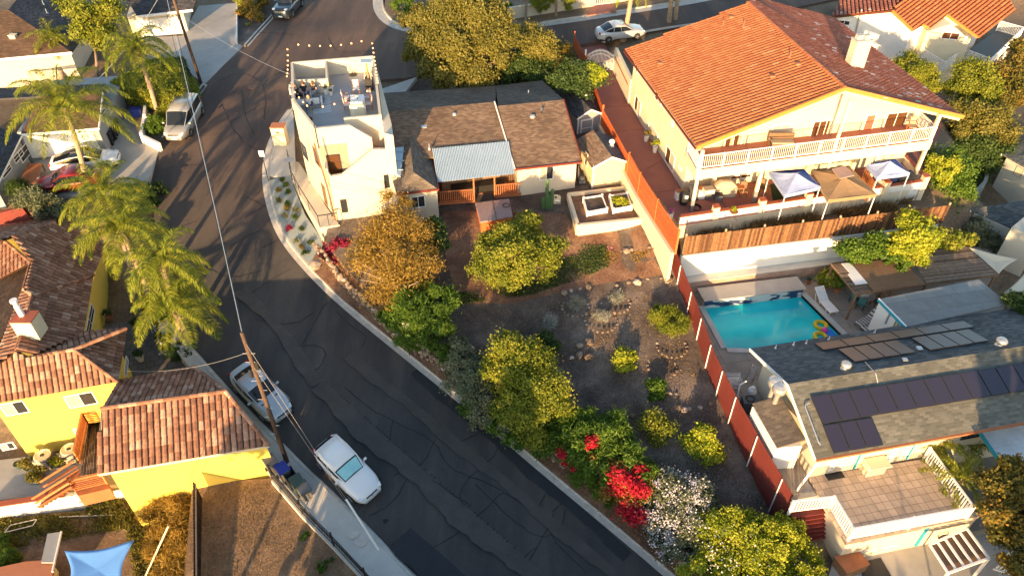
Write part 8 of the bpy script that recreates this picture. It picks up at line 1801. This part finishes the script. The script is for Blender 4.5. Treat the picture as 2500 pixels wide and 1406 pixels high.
chair(1812, 478, Zp, 0, 'brown patio chair near the wooden side table', grp='patio chairs under the balcony'); chair(1858, 472, Zp, 0, 'brown patio chair just left of the blue canopy', grp='patio chairs under the balcony')
m = MB(); c = at(1697, 508, Zp+.05); m.tube([c+Vector((math.cos(a)*(.32+a*.004), math.sin(a)*(.32+a*.004), .0+a*.004)) for a in [i*.35 for i in range(60)]], .022, 5); tag(m.build('garden_hose', M['rubber']), 'coiled black garden hose at the foot of the left balcony column', 'hose')
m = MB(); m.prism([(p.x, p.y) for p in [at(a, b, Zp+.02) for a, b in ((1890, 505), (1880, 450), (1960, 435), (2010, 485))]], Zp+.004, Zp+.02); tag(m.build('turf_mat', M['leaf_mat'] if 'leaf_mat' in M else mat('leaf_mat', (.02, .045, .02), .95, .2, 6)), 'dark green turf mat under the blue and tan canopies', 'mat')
chair(2222, 322, FZ, -10, 'wicker chair at the right end of the long balcony', 'orange_wood', 'tan_cloth')
t = thing('garden_sofa', 'wicker sofa with patterned cushions on the long balcony', 'sofa', at(1905, 362, FZ)); p = at(1905, 362, FZ); m = MB(); m.box(p+Vector((0, 0, .3)), 1.7, .7, .3); m.box(p+Vector((0, .35, .65)), 1.7, .15, .6); bevel(m.build('frame', M['bronze_fabric'], t), .04); m = MB(); m.box(p+Vector((0, -.02, .5)), 1.5, .6, .14); bevel(m.build('cushion', M['tan_cloth'], t), .05)
# pop-up canopies
def canopy(label, quad, z, peak, mt, legs, edge=.25, vent_=None, grp=None, mt2=None):
    P = [at(a, b, z) for a, b in quad]; c = sum(P, Vector())/4; c.z = z+peak; t = thing('pop_up_canopy', label, 'canopy', V2(P[0], 6.0), 0, grp); m = MB(); n = 8
    for i, (a, b) in enumerate(zip(P, P[1:]+P[:1])):
        vs = []
        for r_ in range(5):
            f = r_/4
            for j in range(n+1):
                q = a.lerp(b, j/n).lerp(c, f); q.z -= .10*math.sin(f*math.pi)*(1-abs(j/n-.5))+.05*math.sin(j/n*math.pi)*(1-f)+rnd.uniform(-.012, .012); vs.append(q)
        m.add(vs, [(r_*(n+1)+j, r_*(n+1)+j+1, (r_+1)*(n+1)+j+1, (r_+1)*(n+1)+j) for r_ in range(4) for j in range(n)], mi=1 if mt2 and i in (2, 3) else 0)  # right and back panels deep blue: shaded sides put into the colour
        m.add([a, b, b-Vector((0, 0, edge)), a-Vector((0, 0, edge))], [(0, 3, 2, 1)], mi=1 if mt2 and i in (3,) else 0)
    me = m.mesh('canopy_top'); bm = bmesh.new(); bm.from_mesh(me); bmesh.ops.remove_doubles(bm, verts=bm.verts, dist=.004); bm.to_mesh(me); bm.free(); link('canopy_top', me, [M[mt], M[mt2 or mt]], t)
    for i in legs: m = MB(); p = P[i].lerp(c, .03); m.bar(V2(p, 6.0), V2(p, z-.02), .05); m.build('leg', M['metal_white'], t)
    if vent_: Q = [at(a, b, z+peak+.12) for a, b in vent_]; m = MB(); m.slab(Q, .06); m.build('vent_flap', M['hot_tub_cover'], t)
G = 'pop up canopies under the balcony'
canopy('pale blue pop up canopy nearest the covered grill', [(1878, 419), (1917, 476), (2004, 456), (1962, 412)], 8.0, .55, 'canopy_blue', (0, 1, 2, 3), grp=G, mt2='canopy_deep')
canopy('large tan pop up canopy with square vent between the two blue ones', [(1981, 414), (2022, 488), (2141, 474), (2072, 404)], 7.95, .42, 'canopy_tan', (0, 1, 2, 3), vent_=[(2031, 412), (2064, 405), (2086, 428), (2050, 436)], grp=G)
canopy('pale blue pop up canopy at the right end with a wooden screen', [(2116, 402), (2143, 432), (2222, 422), (2186, 388)], 8.0, .55, 'canopy_blue', (0, 1, 2, 3), grp=G, mt2='canopy_deep')
t = thing('privacy_screen', 'yellow slatted wooden screen left of the right hand blue canopy', 'screen', at(2110, 455, 6)); m = MB(); a, b = at(2114, 410, 7.8), at(2136, 445, 7.8)
for i in range(14): q = a.lerp(b, (i+.5)/14); m.bar(V2(q, 6.2), q, .1, .02, r=rnd.random())
m.build('slats', M['wood_rust'], t)
for (a, b, lb, nm, mt, sz) in ((2150, 462, 'stack of folded grey cloths under the right hand canopy', 'cloth_pile', 'cloth_light', (.6, .6, .8)), (2172, 455, 'blue and grey storage tub under the right hand canopy', 'storage_tub', 'cloth_blue', (.7, .5, .9)), (2200, 450, 'black cloth covered table under the right hand canopy', 'covered_table', 'black_plastic', (1.5, .9, .8)), (1950, 488, 'tan covered fire table behind the patio wall', 'covered_table', 'tan_cloth', (.9, .6, .5))): box_thing(a, b, Zp, sz, lb, mt, 'storage' if 'tub' in nm else 'furniture', nm, 12)

# pool deck furniture
def lounger(pa, pb, z, label, mt, fr, stripes=False, rise=.55, grp=None):
    a, b = at(*pa, z), at(*pb, z); d = (b-a); d.z = 0; L = 1.95; d.normalize(); s = Vector((-d.y, d.x, 0)); c = (a+b)/2; t = thing('sun_lounger', label, 'sun lounger', c, 0, grp)
    A = c-d*L/2; hn = A+d*L*.42; m = MB(); m2 = MB()
    n = 18
    for i in range(n):
        f = (i+.5)/n; q = A+d*L*f; zz = .32+(rise*(.42-f)/.42 if f < .42 else 0); tgt = m if (not stripes or i % 2) else m2
        tgt.box(q+Vector((0, 0, zz)), L/n*(.86 if not stripes else 1.05), .58, .03, (d+Vector((0, 0, -rise/(L*.42))) if f < .42 else d).normalized(), s)
    m.build('slats' if not stripes else 'cushion', M[mt], t)
    if stripes: m2.build('cushion_stripe', M['bronze_fabric'], t)
    m = MB()
    for k in (-.31, .31):
        m.tube([A+s*k+Vector((0, 0, .32+rise)), hn+s*k+Vector((0, 0, .32)), A+d*L+s*k+Vector((0, 0, .32))], .022, 6)
        m.tube([A+d*.25+s*k+Vector((0, 0, .5)), A+d*.45+s*k, A+d*.8+s*k, hn+s*k+Vector((0, 0, .3))], .02, 6); m.tube([A+d*(L-.45)+s*k+Vector((0, 0, .3)), A+d*(L-.3)+s*k, A+d*(L-.1)+s*k, A+d*L+s*k+Vector((0, 0, .3))], .02, 6)
    m.build('frame', M[fr], t)
lounger((1990, 722), (2035, 772), 2.28, 'white slatted sun lounger beside the pool', 'rail_white', 'rail_white'); lounger((2142, 775), (2096, 800), 2.28, 'striped cushioned sun lounger, the one farther from the roof edge', 'cloth_light', 'metal_gray', True, grp='striped loungers by the white extension'); lounger((2158, 793), (2112, 812), 2.28, 'striped cushioned sun lounger closest to the grey roof edge', 'cloth_light', 'metal_gray', True, grp='striped loungers by the white extension')
p = at(2105, 740, 2.28); t = thing('patio_table', 'cluttered patio table under the front edge of the pergola', 'table', p); m = MB(); m.lathe(p, [(.04, .05), (.04, .7), (.6, .7), (.6, .74)], 18); m.lathe(p, [(.3, 0), (.3, .05)], 12); m.build('top', M['galv'], t); m = MB(); m.box(p+Vector((-.1, 0, .8)), .5, .3, .12); m.box(p+Vector((.25, .1, .82)), .2, .2, .16); m.build('clutter', M['cloth_light'], t)
mat('sling_green', (.06, .20, .20), .8, .1, 5)
for k, (a, b, f, lb) in enumerate([(2083, 742, 90, 'green sling chair left of the cluttered patio table'), (2098, 752, 150, 'green sling chair in front of the cluttered patio table'), (2135, 748, -80, 'dark sling chair right of the cluttered patio table')]): chair(a, b, 2.28, f, lb, 'metal_dark', 'sling_green' if k < 2 else 'bronze_fabric', grp='sling chairs round the patio table')
# side passage clutter by the annex
p = at(1832, 968, 2.28); t = thing('propane_tank', 'white propane tank standing by the gable wall of the pool house', 'tank', p); m = MB(); m.lathe(p, [(.2, 0), (.24, .1), (.26, .3), (.26, .5), (.2, .66), (.06, .7)], 16); m.build('tank', M['metal_white'], t, smooth=True); m = MB(); m.lathe(p+Vector((0, 0, .7)), [(.12, 0), (.12, .12)], 10); m.build('collar', M['metal_white'], t)
p = at(1823, 1000, 2.28); t = thing('outdoor_stove', 'dark camp stove with hose on a grey stand in the side passage', 'stove', p); m = MB(); m.box(p+Vector((0, 0, .45)), .8, .6, .9); bevel(m.build('cabinet', M['gray_plastic'], t), .02); m = MB(); c = p+Vector((0, 0, .95)); m.tube([c+Vector((math.cos(a)*.22, math.sin(a)*.22, 0)) for a in [i*.45 for i in range(15)]], .03, 5); m.build('hose', M['rubber'], t)
for (a, b) in ((1892, 934), (1903, 950)):
    p = at(a, b, 5.6); t = thing('roof_turbine', 'round metal turbine cap on a tall pipe beside the gable, '+('upper left one' if a == 1892 else 'lower right one'), 'vent', V2(p, 2.3), 0, 'turbine caps beside the pool house gable'); m = MB(); m.tube([V2(p, 2.3), V2(p, 5.2)], .13, 12); m.build('pipe', M['galv'], t); m = MB(); m.lathe(V2(p, 5.15), [(.16, 0), (.18, .2), (.34, .3), (.38, .5), (.34, .66), (.15, .76), (.02, .78)], 16); m.build('cap', M['galv'], t)
t = thing('ladder', 'aluminium ladder leaning on the white gable wall', 'ladder', at(1826, 935, 2.28)); m = MB(); a, b = at(1828, 930, 2.3), at(1846, 893, 3.9); s = Vector((.28, -.12, 0))
for k in (-1, 1): m.bar(a+s*k*.6, b+s*k*.6, .05)
for i in range(7): q = a.lerp(b, (i+.5)/7); m.bar(q-s*.6, q+s*.6, .035)
m.build('rails', M['metal_gray'], t)
t = thing('drying_rack', 'white wire rack beside the lower red fence', 'rack', at(1783, 940, 2.28)); m = MB(); c = at(1785, 942, 2.28)
for z_ in (.1, .45, .8):
    for i in range(5): m.bar(c+Vector((-.4, -.25+i*.12, z_)), c+Vector((.4, -.25+i*.12, z_)), .02)
for dx in (-.4, .4):
    for dy in (-.25, .25): m.bar(c+Vector((dx, dy, 0)), c+Vector((dx, dy, .85)), .025)
m.build('frame', M['rail_white'], t)
t = thing('handrail', 'white pipe handrail at the edge of the side passage', 'handrail', at(1800, 975, 2.28)); m = MB(); m.tube([at(1797, 985, 2.28), at(1806, 940, 3.1), at(1822, 930, 3.2)], .05, 8); m.build('pipe', M['rail_white'], t)
box_thing(2070, 1385, .45, (1.3, .9, .7), 'dark brown timber box standing in the lower court', 'bronze_fabric', 'box', 'timber_box', 20, 'rust_wood'); m = MB(); m.prism([(p.x, p.y) for p in [at(a, b, .47) for a, b in ((2100, 1372), (2150, 1360), (2185, 1420), (2110, 1440))]], .455, .47); tag(m.build('black_tarp', M['black_plastic']), 'black tarp on the ground of the lower court', 'tarp')
p = onwall(2302, 1305, dk[3], dk[2])+Vector((0, -.15, 0)); m = MB(); m.tube([p+Vector((math.cos(a)*.26, -.02*a*.1, math.sin(a)*.26)) for a in [i*.4 for i in range(33)]], .035, 6); tag(m.build('hose_reel', M['rubber']), 'black hose reel hanging on the wall beside the garage door', 'hose reel')
t = thing('garden_shelter', 'small slanting rust red shelter beside the red car', 'shelter', at(75, 445, 4.8)); P = [at(a, b, 5.4) for a, b in ((48, 445), (68, 398), (102, 400), (88, 448))]; m = MB(); m.slab(P, .06); m.build('roof', M['rust_wood'], t); m = MB()
for p in P: m.bar(V2(p, 4.5), V2(p, 5.35), .07)
m.build('frame', M['rust_wood'], t)
m = MB(); b = at(50, 1290, -3.0)
pp_ = [b+Vector(v) for v in ((-.7, -.3, .1), (.7, .1, .15), (.75, .5, .15), (-.6, .15, .1))]
for a, b2 in zip(pp_, pp_[1:]+pp_[:1]): m.bar(a, b2, .05)
tag(m.build('discarded_frame', M['galv']), 'discarded pale metal frame lying in the weeds by the block wall', 'frame')
m = MB(); m.tube([at(145, 1261, -2.9), at(278, 1256, -2.9)], .03, 6); tag(m.build('loose_pipe', M['stucco_tan']), 'long pale pipe lying across the weedy bank', 'pipe')
m = MB(); m.box((0, 0, 0), .01, .01, .01)
# ---------------------------------------------------------------- roof terrace of the tower
FT = FLZ
def tp_(a, b, h=0): return at(a, b, FT+h)
m = MB(); m.prism([(p.x, p.y) for p in [tp_(a, b, .02) for a, b in ((770, 232), (806, 231), (809, 275), (763, 279))]], FT+.003, FT+.02); tag(m.build('outdoor_rug', M['rug']), 'pale blue grey rug on the tower roof terrace', 'rug')
def sofa(a, b, face, label, w_=1.9):
    p = tp_(a, b); t = thing('outdoor_sofa', label, 'sofa', (0, 0, 0), 0, 'pale sofas on the tower terrace'); m = MB(); m.box((0, 0, .12), w_, .8, .24); bevel(lobj('base', m, M['metal_gray'], t), .03)
    for i in (-1, 1): m = MB(); m.box((i*w_*.24, -.05, .34), w_*.46, .72, .2); bevel(lobj('seat_cushion', m, M['cloth_lilac'], t), .06); m = MB(); m.box((i*w_*.24, .33, .58), w_*.46, .18, .42); bevel(lobj('back_cushion', m, M['cloth_light'], t), .06)
    for i in (-1, 1): m = MB(); m.box((i*(w_*.5+.06), 0, .35), .12, .8, .5); bevel(lobj('arm', m, M['cloth_light'], t), .03)
    t.location = p; t.rotation_euler = (0, 0, R(face)); return t
sofa(745, 227, 12, 'pale lilac sofa against the inner wall of the terrace'); sofa(752, 262, 192, 'pale sofa with its back to the low front parapet')
p = tp_(778, 249); t = thing('coffee_table', 'low dark coffee table between the two sofas', 'table', p); m = MB(); m.box(p+Vector((0, 0, .36)), .9, .55, .05); m.build('top', M['gray_plastic'], t); 
for dx in (-.38, .38):
    for dy in (-.2, .2): m = MB(); m.bar(p+Vector((dx, dy, 0)), p+Vector((dx, dy, .35)), .04); m.build('leg', M['metal_dark'], t)
T0 = [tp_(a, b, .75) for a, b in ((854, 232), (888, 231), (893, 263), (859, 265))]; t = thing('dining_table', 'long white dining table with six chairs on the tower terrace', 'table', V2(T0[0], FT)); m = MB(); m.slab(T0, .05); m.build('tabletop', M['rail_white'], t); m = MB(); m.bar(T0[0].lerp(T0[1], .5)+Vector((0, 0, .02)), T0[3].lerp(T0[2], .5).lerp(T0[0].lerp(T0[1], .5), .35)+Vector((0, 0, .02)), .05, .02); m.build('runner', M['metal_dark'], t)
c4 = sum(T0, Vector())/4
for p in T0: m = MB(); q = p.lerp(c4, .1); m.bar(V2(q, FT), V2(q, FT+.7), .06); m.build('leg', M['rail_white'], t)
G = 'dining chairs on the tower terrace'
for a, b, f, lb in ((846, 252, 100, 'dining chair left of the white table, rear one'), (850, 268, 100, 'dining chair left of the white table, front one'), (898, 250, -80, 'dining chair right of the white table, rear one'), (902, 266, -80, 'dining chair right of the white table, front one'), (871, 230, 10, 'reddish dining chair at the far end of the white table')): chair(a, b, FT, f, lb, 'rust_wood', 'cloth_light', G)
p = tp_(876, 283); t = thing('bar_grill', 'boxy steel grill at the near end of the white dining table', 'grill', p); m = MB(); m.box(p+Vector((0, 0, .45)), 1.0, .55, .9); m.build('cabinet', M['stucco_tan'], t); m = MB(); m.box(p+Vector((0, .05, 1.0)), .9, .5, .22); bevel(m.build('hood', M['galv'], t), .06)
p = tp_(903, 219); t = thing('patio_heater', 'tall pyramid patio heater with black base in the terrace corner', 'heater', p); m = MB(); m.box(p+Vector((0, 0, .45)), .55, .5, .9); m.build('base', M['metal_dark'], t); m = MB()
for dx, dy in ((-1, -1), (1, -1), (1, 1), (-1, 1)): m.bar(p+Vector((dx*.25, dy*.22, .9)), p+Vector((dx*.12, dy*.12, 2.15)), .03)
m.build('frame', M['stucco_tan'], t); m = MB(); m.tube([p+Vector((0, 0, .9)), p+Vector((0, 0, 2.1))], .06, 8); m.build('glass_tube', M['orange_trim'], t); m = MB(); m.box(p+Vector((0, 0, 2.2)), .8, .7, .05); m.build('reflector', M['galv'], t)
for a, b, lb, h in ((862, 184, 'round black umbrella base near the back wall of the terrace', .35), (753, 292, 'black umbrella stand with a tall pole behind the front parapet', 1.9)): p = tp_(a, b); t = thing('umbrella_base', lb, 'umbrella stand', p); m = MB(); m.lathe(p, [(.3, 0), (.3, .06), (.05, .09)], 16); m.build('disc', M['metal_dark'], t); m = MB(); m.tube([p, p+Vector((0, 0, h))], .03, 8); m.build('pole', M['metal_dark'], t)
for a, b, r_, h, lb in ((797, 231, .2, .42, 'white planter left of the trio by the terrace partition'), (808, 224, .24, .4, 'largest white planter of the trio by the partition'), (809, 233, .15, .3, 'smallest white planter of the trio by the partition')): potted(a, b, FT, lb, r_, h, 'leaf_oak', 'pot_white', 90, .09, r_*.7, grp='white planters on the terrace')
# string lights on slim poles
cor = [V2(BL, 11), V2(BR, 11), V2(inR, 11), V2(pmA, 11), V2(ML, 11)]
tops = []; t = thing('string_lights', 'string of glowing round bulbs on slim poles round the tower terrace', 'string lights', V2(BL, FT)); 
for p, py in zip(cor, (103, 92, 205, 262, 190)):
    q = p+(V2(p, 0)-cen).normalized()*.05; q = Vector((q.x, q.y, 0)); zt2 = ztop(q, py); tops.append(V2(q, zt2)); m = MB(); m.tube([V2(q, 9.6), V2(q, zt2)], .03, 6); m.build('pole', M['metal_dark'], t)
m = MB()
for a, b in zip(tops, tops[1:]+tops[:1]):
    L = (b-a).length; n = 20; pts = [a.lerp(b, i/n)-Vector((0, 0, .5*4*(i/n)*(1-i/n)*min(1, L/8))) for i in range(n+1)]; m.tube(pts, .012, 4)
    k = max(2, int(L/.75))
    for i in range(1, k): f = i/k; q = a.lerp(b, f)-Vector((0, 0, .5*4*f*(1-f)*min(1, L/8)+.10)); w2_ = MB(); w2_.lathe(q-Vector((0, 0, .05)), [(.01, 0), (.05, .03), (.06, .07), (.03, .12)], 8); w2_.build('bulb', M['bulb'], t)
m.build('wire', M['metal_dark'], t)
# people on the sofas
def person(label, pos, face, J, shirt, pants, hair, hair_len=.2, short=True):
    """J: joints in metres, +y = direction the person faces; limbs grown with a skin modifier"""
    t = thing('person', label, 'person', (0, 0, 0)); P = dict(J)
    def skin(name, names, edges, rad, mt, sub=2):
        me = bpy.data.meshes.new(name); me.from_pydata([P[n] for n in names], [(names.index(a), names.index(b)) for a, b in edges], []); o = bpy.data.objects.new(name, me); COL.objects.link(o); o.parent = t; me.materials.append(M[mt])
        sk = o.modifiers.new('skin', 'SKIN'); sk.use_smooth_shade = True
        for i, n in enumerate(names): v = me.skin_vertices[0].data[i]; v.radius = (rad[n], rad[n]); v.use_root = (i == 0)
        ss = o.modifiers.new('sub', 'SUBSURF'); ss.levels = sub-1; ss.render_levels = sub; return o
    N = ['pelvis', 'waist', 'chest', 'neck', 'head', 'crown']+[a+s for s in 'LR' for a in ('shoulder', 'elbow', 'wrist', 'palm', 'hip', 'knee', 'ankle', 'toe')]+[f+s for s in 'LR' for f in ('f1', 'f2', 'f3', 'f4', 'th')]
    for s in 'LR':
        w_, p_ = Vector(P['wrist'+s]), Vector(P['palm'+s]); d = (p_-w_).normalized(); q = d.cross(Vector((0, 0, 1))); q = q.normalized() if q.length > .1 else Vector((1, 0, 0))
        for i, f in enumerate(('f1', 'f2', 'f3', 'f4')): P[f+s] = p_+d*(.075-.008*abs(i-1.3))+q*(.027*(i-1.5))+Vector((0, 0, -.02))
        P['th'+s] = w_.lerp(p_, .5)+q*(-.05)+d*.03
    Ed = [('pelvis', 'waist'), ('waist', 'chest'), ('chest', 'neck'), ('neck', 'head'), ('head', 'crown')]
    for s in 'LR': Ed += [('chest', 'shoulder'+s), ('shoulder'+s, 'elbow'+s), ('elbow'+s, 'wrist'+s), ('wrist'+s, 'palm'+s), ('pelvis', 'hip'+s), ('hip'+s, 'knee'+s), ('knee'+s, 'ankle'+s), ('ankle'+s, 'toe'+s)]+[('palm'+s, f+s) for f in ('f1', 'f2', 'f3', 'f4')]+[('wrist'+s, 'th'+s)]
    rad = dict(pelvis=.13, waist=.12, chest=.14, neck=.05, head=.09, crown=.075)
    for s in 'LR': rad.update({'shoulder'+s: .06, 'elbow'+s: .04, 'wrist'+s: .028, 'palm'+s: .032, 'hip'+s: .09, 'knee'+s: .06, 'ankle'+s: .042, 'toe'+s: .03, 'th'+s: .009}); rad.update({f+s: .009 for f in ('f1', 'f2', 'f3', 'f4')})
    skin('body', N, Ed, rad, 'skin')
    r2 = {k: v+.014 for k, v in rad.items()}; P['slL'] = Vector(P['shoulderL']).lerp(Vector(P['elbowL']), .6); P['slR'] = Vector(P['shoulderR']).lerp(Vector(P['elbowR']), .6); r2['slL'] = r2['slR'] = .06
    skin('shirt', ['waist', 'pelvis', 'chest', 'shoulderL', 'slL', 'shoulderR', 'slR'], [('waist', 'pelvis'), ('waist', 'chest'), ('chest', 'shoulderL'), ('shoulderL', 'slL'), ('chest', 'shoulderR'), ('shoulderR', 'slR')], r2, shirt)
    skin('trousers', ['pelvis', 'hipL', 'kneeL', 'ankleL', 'hipR', 'kneeR', 'ankleR'], [('pelvis', 'hipL'), ('hipL', 'kneeL'), ('kneeL', 'ankleL'), ('pelvis', 'hipR'), ('hipR', 'kneeR'), ('kneeR', 'ankleR')], r2, pants)
    h = Vector(P['head']); m = MB(); m.lathe(h+Vector((0, -.025, -.03)), [(.085, -hair_len*.5), (.105, 0), (.112, .07), (.09, .14), (.04, .18), (.005, .19)], 12); lobj('hair', m, M[hair], t, True)
    m = MB(); m.box(h+Vector((0, .108, .015)), .02, .03, .04); m.box(h+Vector((0, .100, -.04)), .05, .01, .012); m.box(h+Vector((.095, .0, .01)), .015, .03, .05); m.box(h+Vector((-.095, .0, .01)), .015, .03, .05); lobj('face', m, M['skin'], t)
    m = MB(); m.box(h+Vector((.033, .100, .035)), .022, .012, .014); m.box(h+Vector((-.033, .100, .035)), .022, .012, .014); lobj('eyes', m, M['metal_dark'], t)
    t.location = pos; t.rotation_euler = (0, 0, R(face)-math.pi/2); return t
def sit(lean=0.0, k=1.0, legs=0, arms=0):
    V = Vector; J = dict(pelvis=V((0, 0, .10)), waist=V((0, -.03-lean*.15, .26)), chest=V((0, -.05-lean*.32, .46)), neck=V((0, -.04-lean*.42, .60)), head=V((0, -.01-lean*.46, .72)), crown=V((0, -.01-lean*.5, .80)))
    for s, x in (('L', -1), ('R', 1)):
        J['shoulder'+s] = V((x*.18, -.05-lean*.36, .52)); J['hip'+s] = V((x*.10, .05, .08)); J['knee'+s] = V((x*(.13 if not legs else .06), .46, .13+(.10 if legs and x > 0 else 0))); J['ankle'+s] = V((x*.12 if not legs else -x*.10, .52+(.22 if legs and x > 0 else 0), -.28+(.14 if legs and x > 0 else 0))); J['toe'+s] = J['ankle'+s]+V((0, .18, -.05))
        J['elbow'+s] = V((x*.26, .02, .28)); J['wrist'+s] = V((x*(.12 if arms == 0 else .20), .24, .22+(.14 if arms else 0))); J['palm'+s] = J['wrist'+s]+V((-x*.03, .07, .0))
    return {a: v*k for a, v in J.items()}
SH = .42
person('person with long reddish hair and black top sitting upright on the sofa corner', tp_(766, 226, SH), -100, sit(.1, 1, 1), 'cloth_black', 'stucco_gray', 'hair_brown', .35)
person('person in a dark top and jeans leaning back on the sofa by the left parapet', tp_(744, 230, SH), -70, sit(.5, 1, 0), 'cloth_black', 'cloth_blue', 'hair_brown', .1)
person('person with red cap like hair seated at the left parapet', tp_(727, 236, SH), -40, sit(.25, 1, 0, 1), 'cloth_black', 'cloth_black', 'terracotta', .1)
person('small person with blond hair and white top seated on the near sofa', tp_(757, 256, SH), 80, sit(.1, .86, 0), 'cloth_light', 'cloth_blue', 'hair_blond', .2)
# a few loose things on the street edge
m = MB(); p = at(1005, 1158, zr)
c = at(941, 1271, zr); m.add([(c.x+math.cos(a)*.13*(1+.3*math.sin(3*a)), c.y+math.sin(a)*.16, c.z+.018) for a in [i*.52 for i in range(12)]], [tuple(range(12))]); tag(m.build('oil_stain', M['crack_tar']), kind='structure')
